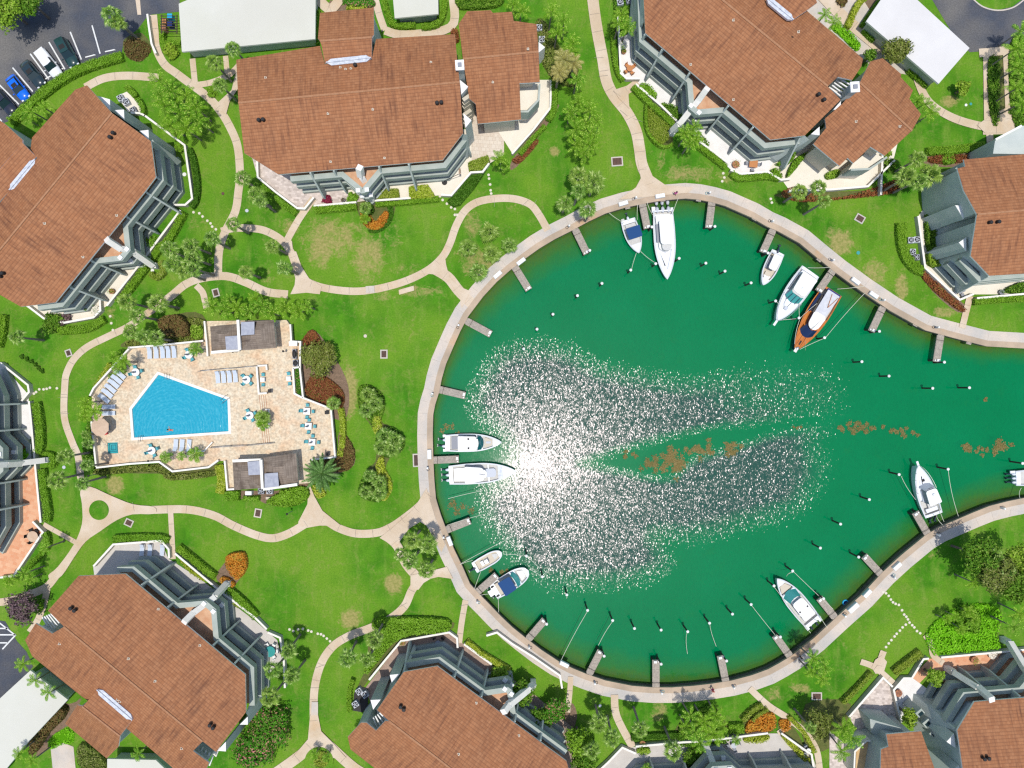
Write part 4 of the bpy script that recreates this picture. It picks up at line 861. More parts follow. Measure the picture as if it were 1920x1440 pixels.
def make_poolwater(name, deep, lite, wob):
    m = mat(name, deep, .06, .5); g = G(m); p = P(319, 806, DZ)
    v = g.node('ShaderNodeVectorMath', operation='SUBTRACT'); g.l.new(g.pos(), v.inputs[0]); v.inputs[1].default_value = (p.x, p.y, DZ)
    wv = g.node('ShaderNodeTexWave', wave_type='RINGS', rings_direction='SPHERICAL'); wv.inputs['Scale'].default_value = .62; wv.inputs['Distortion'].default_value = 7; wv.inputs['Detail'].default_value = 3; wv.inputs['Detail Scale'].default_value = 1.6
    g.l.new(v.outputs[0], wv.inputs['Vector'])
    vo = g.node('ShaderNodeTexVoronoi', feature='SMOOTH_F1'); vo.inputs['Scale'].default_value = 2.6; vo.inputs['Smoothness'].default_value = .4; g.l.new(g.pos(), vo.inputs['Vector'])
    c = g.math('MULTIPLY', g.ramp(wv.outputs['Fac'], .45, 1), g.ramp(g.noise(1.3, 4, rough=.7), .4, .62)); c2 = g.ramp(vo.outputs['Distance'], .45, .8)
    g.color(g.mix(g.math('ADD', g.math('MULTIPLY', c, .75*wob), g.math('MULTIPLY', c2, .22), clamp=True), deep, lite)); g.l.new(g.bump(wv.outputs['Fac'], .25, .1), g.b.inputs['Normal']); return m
t = thing('swimming_pool', 'five-sided blue swimming pool in the tan stone deck', 'pool')
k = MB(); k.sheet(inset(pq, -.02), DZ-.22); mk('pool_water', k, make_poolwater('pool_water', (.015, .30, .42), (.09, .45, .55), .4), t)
k = ringm(pq, -.38, .03, DZ-.3, DZ+.03); mk('coping', k, M['pwall'], t)
k = ringm(pq, .02, .022, .05, DZ-.05); mk('pool_wall', k, mat('pool_tile', (.0, .12, .25), .3), t)
def rail(pts, r=.03, par=None, name='handrail'):
    k = MB(); k.pipe(pts, r); return mk(name, k, M['metal'], par, smooth=True)
for (a, b) in [((416,750),(427,741)),((419,756),(431,747))]:
    p0 = P(*a, DZ-.2); p1 = P(*b, DZ); rail([p0, p0+Vector((0,0,.7)), p1+Vector((0,0,.85)), p1], .035, t)
for (x, y) in [(313,704),(318,706),(264,823),(268,823)]:
    p0 = P(x, y, DZ); d = Vector((0, .5 if y > 800 else -.5, 0)); rail([p0-d*.6, p0-d*.6+Vector((0,0,.8)), p0+d+Vector((0,0,.8)), p0+d-Vector((0,0,.4))], .03, t, 'pool_ladder')
t = thing('hot_tub', 'small square teal hot tub set in the deck below the tan parasol', 'hot tub')
k = MB(); k.sheet(inset(sq, -.02), DZ-.16); mk('tub_water', k, mottle('spa_water', (.03, .27, .30), (.06, .36, .38), 2, .08), t); k = ringm(sq, -.3, .02, DZ-.25, DZ+.02); mk('coping', k, M['deck'], t)
k = MB(); cx, cy = P(212, 839, DZ)[:2]
for w_ in (.62, .36): k.ribbon([(cx-w_, cy-w_), (cx+w_, cy-w_), (cx+w_, cy+w_), (cx-w_, cy+w_), (cx-w_, cy-w_)], .08, DZ-.3, DZ-.12)
mk('tub_step', k, mat('spa_step', (.01, .13, .16), .4), t); p = P(201, 831, DZ); rail([p+Vector((-.5,.5,0)), p+Vector((-.5,.5,.8)), p+Vector((.3,-.3,.8)), p+Vector((.3,-.3,-.2))], .03, t)
# pool walls: low white balustrades round the deck
def wall(pts, label, wpx=4, h=1.0, z0=0, m='pwall', zp=None, cat='wall', name='garden_wall', group=None):
    zp = z0+h if zp is None else zp
    k = MB(); k.ribbon([tuple(P(a, b, zp)[:2]) for a, b in pts], wpx*S, z0, z0+h, 0, 0 if m != 'pwall' else 1)
    o = mk(name, k, [M[m], M['stucco2']]); tag(o, label, cat, group); return o
for pts, lb in [([(240,652),(300,647),(381,639)],'white wall along the upper edge of the pool deck'),([(243,652),(229,668),(175,728),(168,742)],'low white wall behind the slanted row of pool loungers'),
    ([(171,790),(176,838),(180,875)],'white wall on the left edge of the pool deck by the hot tub'),([(180,877),(240,870),(298,866),(323,884),(391,876),(409,863)],'zigzag white balustrade along the lower edge of the pool deck'),
    ([(421,864),(426,918),(440,917)],'short white wall left of the lower pool house'),([(383,602),(387,640),(389,668)],'white wall left of the upper pool house'),([(544,608),(546,640),(563,641),(562,690),(568,746),(619,766)],'white wall stepping round the right side of the pool deck'),
    ([(620,764),(628,857),(584,862)],'white wall at the lower right corner of the pool deck'),([(481,687),(485,738),(500,737)],'thin white wall left of the sunken seats'),([(482,686),(499,685),(500,694)],'short wall at the top of the sunken seats'),([(549,690),(552,738),(567,746)],'wall of the narrow flower trough'),([(549,690),(562,688)],'short top wall of the narrow flower trough')]:
    wall(pts, lb, 3.2, .75, DZ-.02)
for pts, lb in [([(352,832),(360,846),(382,846),(398,829)],'low planter wall under the pool palms'),([(497,768),(504,768),(504,802),(484,803)],'white planter box wall right of the pool')]: wall(pts, lb, 2.4, .5, DZ-.01)
def handrail(pts, lb, r=.045):
    t = thing('handrail', lb, 'railing'); q = [P(a, b, DZ+.95) for a, b in pts]; rail(q, r, t, 'top_rail')
    for p in q: rail([(p.x, p.y, DZ), (p.x, p.y, DZ+.95)], r, t, 'rail_post')
    q2 = [p-Vector((0, 0, .45)) for p in q]; rail(q2, r*.7, t, 'lower_rail')
handrail([(371,696),(400,693),(440,690),(482,686)], 'dark handrail above the middle row of loungers'); handrail([(392,840),(430,837),(460,836),(512,831)], 'dark handrail between the pool and the lower pool house')
for x in (489, 493, 497, 501):
    for a, b in (((x-3, 741), (x, 768)), ((x+2, 803), (x+5, 830))):
        k = MB(); k.ribbon([tuple(P(*q, DZ)[:2]) for q in (a, b)], .06, DZ+.004, DZ+.03); tag(mk('deck_step_edge', k, M['terra']), kind='structure')
patchq = [tuple(P(*q, DZ)[:2]) for q in [(551,692),(561,691),(566,743),(554,738)]]; k = MB(); k.sheet(patchq, DZ+.01); tag(mk('planting_bed', k, M['soil']), kind='structure')
# furniture
def lounger_proto():
    t = thing('sun_lounger', '', 'sun lounger'); 
    k = MB(); k.box((.35, 0, .36), (1.25, .62, .07)); mk('seat', k, M['lounge'], t)
    k = MB(); k.beam((-.27, 0, .37), (-.90, 0, .72), .62, .07); mk('backrest', k, M['lounge'], t)
    k = MB(); k.box((.05, .33, .33), (1.9, .045, .06)); k.box((.05, -.33, .33), (1.9, .045, .06)); mk('frame', k, M['white'], t)
    for sx in (-.75, .85):
        for sy in (-.3, .3): k = MB(); k.box((sx, sy, .15), (.05, .05, .3)); mk('leg', k, M['white'], t)
    return t
LP = lounger_proto(); first = [True]
def put(proto, flag, x, y, z, rz, px=None):
    o = proto if flag[0] else copy_tree(proto); flag[0] = False
    p = P(x, y, z+.4); o.location = (p.x, p.y, z); o.rotation_euler = (0, 0, rz); return o
def lounger(x, y, deg, label, group, z=DZ):   # deg: direction from head to foot, image degrees (0 right, 90 down)
    o = put(LP, first, x, y, z, -R(deg)); o['label'] = label; o['group'] = group; return o
ORD = ['first', 'second', 'third', 'fourth', 'fifth', 'sixth', 'seventh']
for i, x in enumerate((280, 292.5, 304.5, 315, 326)): lounger(x, 661-i*.4, 88, f'pale blue lounger, {ORD[i]} from the left in the row near the upper deck wall', 'pool loungers')
for i, (x, y) in enumerate([(225,702),(219,711),(213,719),(207,728),(201,737),(195,747)]): lounger(x, y, 41, f'pale blue lounger, {ORD[i]} from the top in the slanted row', 'pool loungers')
for i, (x, y) in enumerate([(204,763),(204,775)]): lounger(x, y, -2, f"{['upper','lower'][i]} of two pale loungers partly shaded by the palm left of the pool", 'pool loungers')
for i, x in enumerate((408, 419, 430, 441)): lounger(x, 707-i*.6, 86, f'pale blue lounger, {ORD[i]} from the left in the row below the dark handrail', 'pool loungers')
for i, x in enumerate((329, 341, 354)): lounger(x, 835+i*.3, -86, f'pale blue lounger, {ORD[i]} from the left below the pool', 'pool loungers')
for i, (x, y) in enumerate([(266,1031),(281,1031),(304,1031)]): lounger(x, y, 96, f'white lounger, {ORD[i]} from the left on the shaded lower left patio', 'patio loungers', .03)
def chair_parts(t, x, y, rz, m, nm='chair', w_=.5):
    k = MB(); cs, sn = math.cos(rz), math.sin(rz); k.box((x, y, .43), (w_, w_, .07), rz); k.box((x-cs*w_*.46, y-sn*w_*.46, .68), (.06, w_, .5), rz)
    for a, b in ((1, 1), (1, -1), (-1, 1), (-1, -1)): k.box((x+(a*cs-b*sn)*w_*.42, y+(a*sn+b*cs)*w_*.42, .2), (.04, .04, .4), rz)
    return mk(nm, k, M[m], t)
def dining(x, y, n, rad, lb, m='tchair', tm='white', square=False, z=DZ, rot=0.0, parasol=True, chairlb='teal', sz=.62):
    p = P(x, y, z+.72); t = thing('patio_table', lb, 'table', (p.x, p.y, z)); k = MB()
    if square: k.box((0, 0, .71), (sz*2, sz*2, .05), rot)
    else: k.tube((0, 0, .69), (0, 0, .74), sz, sz, 24)
    mk('tabletop', k, M[tm], t); k = MB(); k.tube((0, 0, 0), (0, 0, .69), .05, .05, 8); k.tube((0, 0, 0), (0, 0, .05), .3, .25, 12); mk('pedestal', k, M['metal'], t)
    for i in range(n):
        a = rot+2*math.pi*i/n; c = thing('patio_chair', f"{chairlb} chair {['right of','above','left of','below','lower left of','lower right of'][int(round(((a % (2*math.pi))/(math.pi/2)))) % 4 if n <= 4 else i % 6]} the {lb}", 'chair', (p.x+rad*math.cos(a), p.y+rad*math.sin(a), z))
        c['group'] = 'patio chairs'; chair_parts(c, 0, 0, a+math.pi, m)
        # chair split into seat and back is one small mesh; legs included
    if parasol:
        f = thing('folded_parasol', f'folded dark parasol standing in the {lb.split(",")[0]}', 'parasol', (p.x, p.y, z)); k = MB(); k.tube((0, 0, .0), (0, 0, 2.5), .03, .03, 8); mk('pole', k, M['metal'], f)
        k = MB(); k.tube((0, 0, 1.2), (0, 0, 2.45), .17, .05, 8); mk('canopy', k, M['tan' if lb.endswith('!') else 'grey'], f); f['group'] = 'folded pool parasols'
    return t
dining(354,665,4,.85,'round table beside the palm at the upper deck wall', rot=.5); dining(254,698,4,.85,'round table near the top corner of the pool', rot=.3); dining(462,712,4,.85,'round table right of the four loungers', rot=.8)
dining(284,845,4,.85,'round table below the lower left pool corner', rot=.4); dining(468,779,4,.85,'round table right of the pool', rot=.5)
dining(575,771,4,.95,'uppermost of three square tables', square=True, rot=-.05, sz=.52); dining(578,799,4,.95,'middle of three square tables', square=True, rot=-.05, sz=.52); dining(585,829,4,.95,'lowest of three square tables', square=True, rot=-.05, sz=.52)
dining(492,712,2,.8,'small square table in the sunken seats', square=True, rot=math.pi/2, parasol=False, sz=.34); dining(541,710,2,.8,'small square table beside the flower trough', square=True, rot=math.pi/2+.1, parasol=False, sz=.34)
dining(1181,128,4,.75,'wooden table on the white patio of the top right block', 'rust', 'rust', z=.03, rot=.6, parasol=False, chairlb='wooden', sz=.5)
dining(1413,306,4,1.0,'wooden table with grey seats on the white patio', 'grey', 'rust', square=True, z=.03, rot=-.1, parasol=False, chairlb='grey cushioned', sz=.65)
dining(61,1006,6,1.0,'round stone table on the terracotta patio', 'black', 'tan', z=.03, parasol=False, chairlb='dark', sz=.85)
dining(506,1222,6,1.15,'teal table at the lower left patio end', 'white', 'mint' if False else 'teal', z=.03, parasol=False, chairlb='white', sz=.85)
dining(821,1207,4,1.05,'round dark table on the bottom middle patio', 'black', 'grey', z=.03, rot=.75, parasol=False, chairlb='black', sz=.5)
dining(1802,543,4,.95,'square brown table on the right-hand patio', 'grey', 'grey', square=True, z=.03, rot=.5, parasol=False, chairlb='brown', sz=.55)
dining(1376,1398,4,.85,'dark table on the shaded bottom patio', 'grey', 'lgrey', z=.03, rot=.3, parasol=False, chairlb='grey', sz=.45)
dining(1516,1408,3,.8,'small table at the right end of the bottom patio', 'grey', 'white', z=.03, parasol=False, chairlb='grey', sz=.4)
# open tan parasol
p = P(185, 801, DZ+2.6); t = thing('open_parasol', 'open tan octagonal parasol at the left end of the pool deck', 'parasol', (p.x, p.y, DZ)); k = MB()
k.add([(0, 0, 2.75)]+[(1.45*math.cos(2*math.pi*i/8+.4), 1.45*math.sin(2*math.pi*i/8+.4), 2.25) for i in range(8)], [(0, 1+i, 1+(i+1) % 8) for i in range(8)]+[(0, 1+(i+1) % 8, 1+i) for i in range(0)]); mk('canopy', k, M['tan'], t)
k = MB(); k.tube((0, 0, 0), (0, 0, 2.7), .035, .035, 8); k.tube((0, 0, 0), (0, 0, .12), .35, .3, 14); mk('pole', k, M['metal'], t)
def shape_thing(name, label, cat, x, y, z, build, rz=0, zp=None):
    p = P(x, y, z if zp is None else zp); t = thing(name, label, cat, (p.x, p.y, z), rz); build(t); return t
def b_chair(m): return lambda t: chair_parts(t, 0, 0, 0, m, 'seat', .7)
shape_thing('armchair', 'dark armchair in the shade of the tan parasol', 'chair', 204, 803, DZ, b_chair('grey'), .4); shape_thing('stool', 'red stool just below the tan parasol', 'stool', 200, 812, DZ, lambda t: mk('seat', MB().box((0,0,.3),(.6,.5,.3)), M['red'], t), .3)
def b_grill(t):
    k = MB(); k.box((0, 0, .45), (1.5, .62, .9)); mk('cabinet', k, M['grey'], t); k = MB(); k.ball((0, 0, .9), .34, (2.1, 1, .7), half=True); mk('lid', k, M['black'], t)
shape_thing('gas_grill', 'long black covered grill by the upper right deck wall', 'grill', 555, 664, DZ, b_grill, R(92)); shape_thing('gas_grill', 'short black covered grill below the long one', 'grill', 557, 681, DZ, lambda t: (mk('cabinet', MB().box((0,0,.45),(.95,.8,.9)), M['grey'], t), mk('lid', MB().ball((0,0,.9),.36,(1.3,1.1,.5),half=True), M['black'], t)), R(90))
shape_thing('serving_counter', 'white counter at the top of the right deck wall', 'counter', 553, 645, DZ, lambda t: mk('countertop', MB().box((0,0,.95),(1.3,.75,.1)).box((0,0,.45),(1.2,.65,.9)), M['white'], t))
def b_bin(t): mk('bin_body', MB().box((0,0,.45),(.5,.5,.9)), M['grey'], t); mk('lid', MB().box((0,0,.93),(.56,.56,.06),top=.8), M['black'], t)
for x, y, lb in [(615,773,'dark bin in the right corner of the pool deck'),(509,733,'grey bin at the foot of the sunken seats wall'),(617,850,'dark bin in the lower right corner of the pool deck')]: shape_thing('litter_bin', lb, 'bin', x, y, DZ, b_bin)
def b_post(t): mk('post', MB().tube((0,0,0),(0,0,2.6),.05,.04,8), M['grey'], t); mk('lantern', MB().ball((0,0,2.7),.18,(1,1,.8)), M['black'], t)
for x, y, lb in [(541,660,'dark lamp post at the upper right of the pool deck'),(449,661,'dark lamp on the front of the upper pool house'),(185,888,'lamp post on the lawn below the hot tub'),(548,958,'lamp post on the lawn below the lower pool house'),(294,861,'lamp post on the lower deck wall')]: shape_thing('lamp_post', lb, 'lamp post', x, y, 0, b_post)
def pot(x, y, lb, z=.03, r=.35, m='terra', lf='tree'): 
    p = P(x, y, z+.5); t = thing('potted_plant', lb, 'potted plant', (p.x, p.y, z)); mk('pot', MB().tube((0,0,0),(0,0,.5),r*.7,r,12), M[m], t)
    V = leaf_cloud(rs, 90, (r*1.3, r*1.3, r), .16, (0, 0, .8)); k = MB(); k.quads(V); mk('foliage', k, L[lf], t, rnd=True)
def leaf_quads(C_, N_, size, rs, asp=.55):
    """quads centred at C_ (n,3), facing N_ (n,3)"""
    n = len(C_); N_ = N_/np.maximum(1e-6, np.linalg.norm(N_, axis=1, keepdims=True)); r = rs.normal(size=(n, 3)); U = np.cross(N_, r); U /= np.maximum(1e-6, np.linalg.norm(U, axis=1, keepdims=True)); W = np.cross(N_, U)
    s = (size*(.6+.8*rs.rand(n)))[:, None]; U = U*s*.5; W = W*s*.5*asp
    return np.stack([C_-U, C_-W, C_+U, C_+W], 1)
def leaf_cloud(rs, n, rad, size, c=(0, 0, 0)):
    d = rs.normal(size=(n, 3)); d /= np.linalg.norm(d, axis=1, keepdims=True); r = rs.rand(n)[:, None]**.4
    return leaf_quads(d*r*np.array(rad)+np.array(c), d+rs.normal(size=(n, 3))*.5+np.array([0, 0, .4]), size, rs)
pot(180,583,'bushy potted plant in the corner of the upper left patio', r=.8, m='cream'); pot(163,581,'dark pot on the upper left patio', r=.25)
pot(114,578,'brown pot beside the end wall of the upper left block', r=.4); pot(209,546,'terracotta planter against the upper left patio wall', r=.45, lf='hedge'); pot(1168,88,'pot with grey plant, upper on the white patio', r=.55, lf='fan', m='grey'); pot(1170,96,'brown pot just below the grey plant on the white patio', r=.4)
pot(1380,308,'small palm in a pot by the grey-seated table', r=.6, lf='feather'); pot(1828,1238,'terracotta pot with lime shrub on the lower right patio', r=.6, lf='ytree'); pot(755,1205,'pair of pots at the corner of the bottom middle patio', r=.45, lf='hedge'); pot(1879,548,'striped pot beside the right-hand patio wall', r=.45, m='grey'); pot(643,375,'round pot by the red shrub', r=.35, m='grey', lf='brown')
pot(1862,1228,'wide pot on the shaded lower right patio', r=.7, m='cream', lf='plum'); pot(1685,1300,'pot on the pale corner of the lower right patio', r=.6, lf='plum'); pot(1205,1395,'small pots behind the bottom patio wall', r=.5, lf='tree')
# parasol patio stand and mats
shape_thing('cantilever_parasol', 'folded cantilever parasol frame on the pale patio of the top centre block', 'parasol', 857, 335, .03, lambda t: (mk('arm', MB().beam((-2.0,-.6,.8),(.6,.1,2.4),.07,.07), M['black'], t), mk('base', MB().tube((-2,-.6,0),(-2,-.6,.12),.45,.4,14), M['black'], t), mk('canopy', MB().beam((.6,.1,2.4),(.5,1.2,1.2),.3,.2), M['tan'], t)))
shape_thing('wooden_crate', 'brown square table beside the balcony corner of the top centre block', 'table', 816, 320, .03, lambda t: mk('tabletop', MB().box((0,0,.7),(1.1,.8,.08)).box((0,0,.35),(.7,.5,.66)), M['tan'], t))
# AC units
def ac_unit(x, y, lb, r=.42, dark=False, z=.02, rot=.0):
    p = P(x, y, .8); t = thing('air_conditioner', lb, 'air conditioner', (p.x, p.y, z), rot); t['group'] = 'outdoor air conditioners'
    mk('casing', MB().box((0,0,.38),(r*2,r*2,.76),top=.97), M['grey' if dark else 'lgrey'], t); mk('fan_grille', MB().tube((0,0,.77),(0,0,.80),r*.85,r*.85,18), M['black'], t)
    k = MB(); 
    for i in range(5): a = i*1.2566; k.beam((0,0,.815),(r*.7*math.cos(a),r*.7*math.sin(a),.815),.09,.02)
    mk('fan_blades', k, M['lgrey'], t)
AC = [(225,183,'topmost of the three units behind the upper left block'),(235,190,'middle of the three units behind the upper left block'),(249,206,'lowest of the three units behind the upper left block'),
 (1011,51,'topmost unit beside the top centre wing roof'),(1016,73,'lower unit beside the top centre wing roof'),(1709,450,'left of the upper pair in the hedged yard'),(1720,449,'right of the upper pair in the hedged yard'),(1712,472,'left of the lower group in the hedged yard'),(1719,482,'lowest in the hedged yard'),
 (673,1297,'top left in the black yard left of the bottom middle block'),(684,1303,'right one in the black yard left of the bottom middle block'),(666,1321,'lowest in the black yard left of the bottom middle block'),(489,921,'dark one behind the lower pool house'),(505,921,'pale one behind the lower pool house'),(1163,3,'by the top edge beside the palms'),(1180,0,'dark one by the top edge beside the palms')]
for i, (x, y, lb) in enumerate(AC): ac_unit(x, y, 'square air conditioner, '+lb, dark=i in (2, 8, 12, 15), rot=[.5,.5,.5,0,0,0,0,0,0,.6,.6,.6,0,0,.2,.2][i], r=.48)
k = MB(); k.sheet(P2([(664,1300),(672,1286),(690,1290),(690,1325),(680,1335),(662,1332)]), .1); tag(mk('service_pad', k, M['black']), kind='structure')
shape_thing('utility_cabinet', 'white cabinet behind the lower pool house', 'cabinet', 470, 923, .02, lambda t: mk('cabinet_body', MB().box((0,0,.5),(1.0,.6,1.0)), M['white'], t))
shape_thing('utility_cabinet', 'small beige cabinet below the pale air conditioner', 'cabinet', 506, 933, .02, lambda t: mk('cabinet_body', MB().box((0,0,.3),(.9,.4,.6)), M['beige'], t))
def lid(x, y, w_, h_, lb, rot=0, m='grate', h=.14):
    p = P(x, y); t = thing('drain_grate', lb, 'drain', (p.x, p.y, 0), R(rot)); mk('rim', MB().box((0,0,.05),(w_*S+.4,h_*S+.4,.1)), M['prom'], t)
    g_ = MB(); g_.box((0,0,.10),(w_*S,h_*S,.04))
    mk('grating', g_, M[m], t); b_ = MB()
    for i in range(6): b_.box(((i-2.5)*w_*S/6,0,.13),(.05,h_*S,.03))
    mk('bar', b_, M['pile'], t)
for a in [(1157,303,17,13,'rusty drain grate on the lawn left of the top centre walk',4),(720,664,9,12,'small drain grate in the middle of the great lawn',0),(242,980,11,9,'drain grate left of the lower left patio walk',-25),(484,962,9,12,'drain grate on the lawn below the lower pool house',-10),(1612,410,13,10,'brown drain grate on the upper right lawn',-30),(405,549,8,11,'drain grate inside the small fork above the palm row',15),(780,863,7,20,'long grate beside the promenade opposite the two large boats',2),(1531,1305,15,10,'wooden lid on the lower right lawn',0),(129,662,7,9,'white lid left of the curved walk',20)]:
    lid(*a[:5], rot=a[5])
M['beige2'] = mottle('stepping_stone', (.60, .54, .42), (.66, .60, .50), 3)
def rock(x, y, r, lb='', m='pwall', nm='stepping_stone'):
    k = MB(); k.tube((0,0,.0),(0,0,.07),r,r*.95,10); o = mk(nm, k, M[m]); o.location = P(x, y); o['category'] = 'stepping stone'; o['group'] = 'stepping stones'; return o
ST = [[(64,738),(68,735),(74,730),(82,730),(88,729),(94,727),(107,728)],[(363,398),(374,400),(380,406),(389,414),(395,419),(398,425),(405,430)],[(825,368),(830,375),(838,382),(846,389),(853,392)],[(916,328),(917,335),(919,346),(920,357),(921,363)],
 [(543,1180),(550,1183),(559,1180),(568,1179),(578,1182),(584,1184),(596,1188),(602,1189),(607,1192),(613,1197),(619,1202)],[(1656,1110),(1661,1112),(1666,1117),(1670,1124),(1674,1129),(1679,1132),(1685,1134)],[(1691,1144),(1695,1152),(1699,1156),(1702,1161),(1705,1167),(1710,1172),(1714,1176),(1719,1183),(1725,1187)],
 [(1698,1171),(1692,1176),(1687,1182),(1681,1188),(1677,1193),(1671,1200),(1666,1206),(1661,1213)],[(199,572),(207,593),(209,606),(212,619)],[(853,403),(857,403)],[(1445,373),(1447,380)],[(1356,325),(1358,333),(1354,340)]]
NM = ['patio wall on the far left','gap in the upper left wall','steps of the pale top centre patio','hedge end by the top centre patio','table patio towards the bottom left walk','promenade, first stretch','branching path to the lower right patio','side branch towards the Y-shaped slab','lower corner of the upper left patio','big arc walk','upper bank near the fan palms','white patio of the top right block']
for pts, nm in zip(ST, NM):
    for i, (x, y) in enumerate(pts):
        o = rock(x, y, .22, m='beige2'); o['label'] = f"round pale stepping stone, number {i+1} from the {nm}" if False else f"round pale stepping stone, {['first','second','third','fourth','fifth','sixth','seventh','eighth','ninth','tenth','eleventh'][i]} from the {nm}"
# patio walls
WL = [([(272,217),(346,272),(355,335),(360,372),(347,384),(325,384)],'long white garden wall bending round the right side of the upper left block'),([(338,394),(262,495),(212,558),(200,573)],'straight white garden wall below the beam of the upper left block'),([(187,562),(188,582),(175,595),(120,605),(82,597),(52,574)],'white wall round the lower corner of the upper left patio'),
 ([(482,300),(483,332),(517,360),(557,390),(571,391),(588,370)],'white wall round the mottled paving at the left of the top centre block'),([(588,386),(668,379)],'white wall above the hedge with the red shrub'),([(702,376),(770,371)],'white wall between two clipped hedges by the top centre patio'),([(827,365),(846,366),(883,323),(905,322),(917,306)],'white wall bending round the dark hedge bed'),
 ([(960,288),(1000,243),(1032,202),(1033,150)],'white wall outside the cream terrace of the top centre wing'),([(1159,30),(1164,137),(1175,147),(1200,147)],'white wall beside the walk at the left of the top right block'),([(1192,157),(1240,198),(1273,230)],'white wall inside the clipped hedge left of the beam'),([(1312,265),(1362,303)],'white wall below the teal mat of the top right block'),([(1370,318),(1388,326),(1440,322),(1465,337),(1482,335)],'white wall under the grey-seated table'),
 ([(1480,358),(1560,355),(1628,349),(1678,300)],'white wall along the cream terrace of the top right wing'),([(1722,405),(1728,450),(1735,502),(1800,562),(1826,551)],'white wall with hedged yard at the right-hand block'),([(1832,559),(1920,551),(1990,545)],'white wall above the small lawn at the right edge'),([(0,680),(52,722),(54,735),(40,752)],'dark topped wall at the upper end of the far left patio'),([(54,752),(58,790),(62,835),(70,920),(76,980)],'straight white wall beside the far left terracotta patio'),([(61,978),(80,998),(25,1080),(0,1083)],'white wall round the table end of the far left patio'),
 ([(175,1062),(212,1021),(302,1014),(316,1030),(317,1047)],'white wall round the loungers of the lower left patio'),([(328,1038),(400,1098),(480,1160),(500,1180)],'long white wall beside the lower left patio'),([(502,1186),(525,1196),(532,1240),(534,1290)],'white wall at the right end of the lower left patio'),([(692,1275),(722,1238),(752,1202),(842,1186),(857,1197),(858,1215)],'white wall round the upper corner of the bottom middle patio'),([(870,1208),(922,1246)],'short white wall beside the yellow-green hedge strip'),
 ([(912,1192),(932,1186),(960,1207),(1000,1232),(1050,1267),(1054,1291)],'thin white kerb wall running along the lower left promenade'),([(1118,1450),(1140,1430),(1167,1402),(1192,1413)],'white wall at the left corner of the bottom patio'),([(1192,1400),(1280,1392),(1320,1390),(1400,1380),(1440,1375)],'white wall along the top of the bottom patio'),([(1465,1375),(1500,1400),(1522,1415),(1527,1450)],'white wall at the right end of the bottom patio'),
 ([(1765,1233),(1820,1228),(1885,1222),(1990,1212)],'white wall between the bright green bed and the lower right patio'),([(1742,1235),(1732,1236),(1710,1272),(1695,1272),(1676,1294),(1690,1355)],'white wall zigzagging down the left of the lower right patio'),([(1674,1288),(1656,1271),(1592,1345)],'white wall along the stone courtyard'),([(245,211),(262,212),(270,216)],'short white wall below the air conditioners of the upper left block'),([(276,26),(279,50),(284,82),(292,100)],'thin pale kerb wall right of the two-trunk palm'),([(1652,365),(1655,290),(1690,245)],'low wall at the right of the top right wing')]
for pts, lb in WL: wall(pts, lb, 3.6, .95, 0)
# bins enclosure at the top left, wheel stops, odds and ends
t = thing('bin_enclosure', 'slatted frame over coloured recycling bins beside the cream garage', 'enclosure', P(318, 46, 1.8)*1.0); t.location.z = 0
for i in range(7): mk('slat', MB().box((0,1.25-i*.42,2.0),(2.7,.08,.1)), M['pile'], t)
for s_ in (-1.2, 1.2): mk('side_beam', MB().box((s_,0,1.9),(.12,3.0,.12)), M['pile'], t)
for x, y, m, c in [(313,45,'rust','orange'),(324,37,'copper','blue'),(324,50,'navy','navy'),(312,58,'terra','yellow-brown')]:
    shape_thing('recycling_bin', f'{c} recycling bin under the slatted frame', 'bin', x, y, .02, lambda t, m=m: (mk('bin_body', MB().box((0,0,.5),(.7,.8,1.0)), M[m], t), mk('lid', MB().box((0,0,1.04),(.75,.85,.08)), M[m], t)))
for i, (x, y, a) in enumerate([(170,106,15),(207,96,12),(136,119,22),(90,147,30),(112,133,26)]):
    p = P(x, y); t = MB(); t.box((0,0,.07),(1.7,.18,.14),0,0,.9); o = mk('wheel_stop', t, M['white']); o.location = (p.x, p.y, .06); o.rotation_euler = (0,0,R(a)); tag(o, f'white concrete wheel stop, {["between the free bays nearest the hedge end","in the last free bay by the palm","in front of the dark green car nearest the free bays","in front of the black car","in front of the white car"][i]}', 'wheel stop', 'parking wheel stops')
M['gunwale'] = mat('gunwale', (.55, .57, .59), .3, .5)
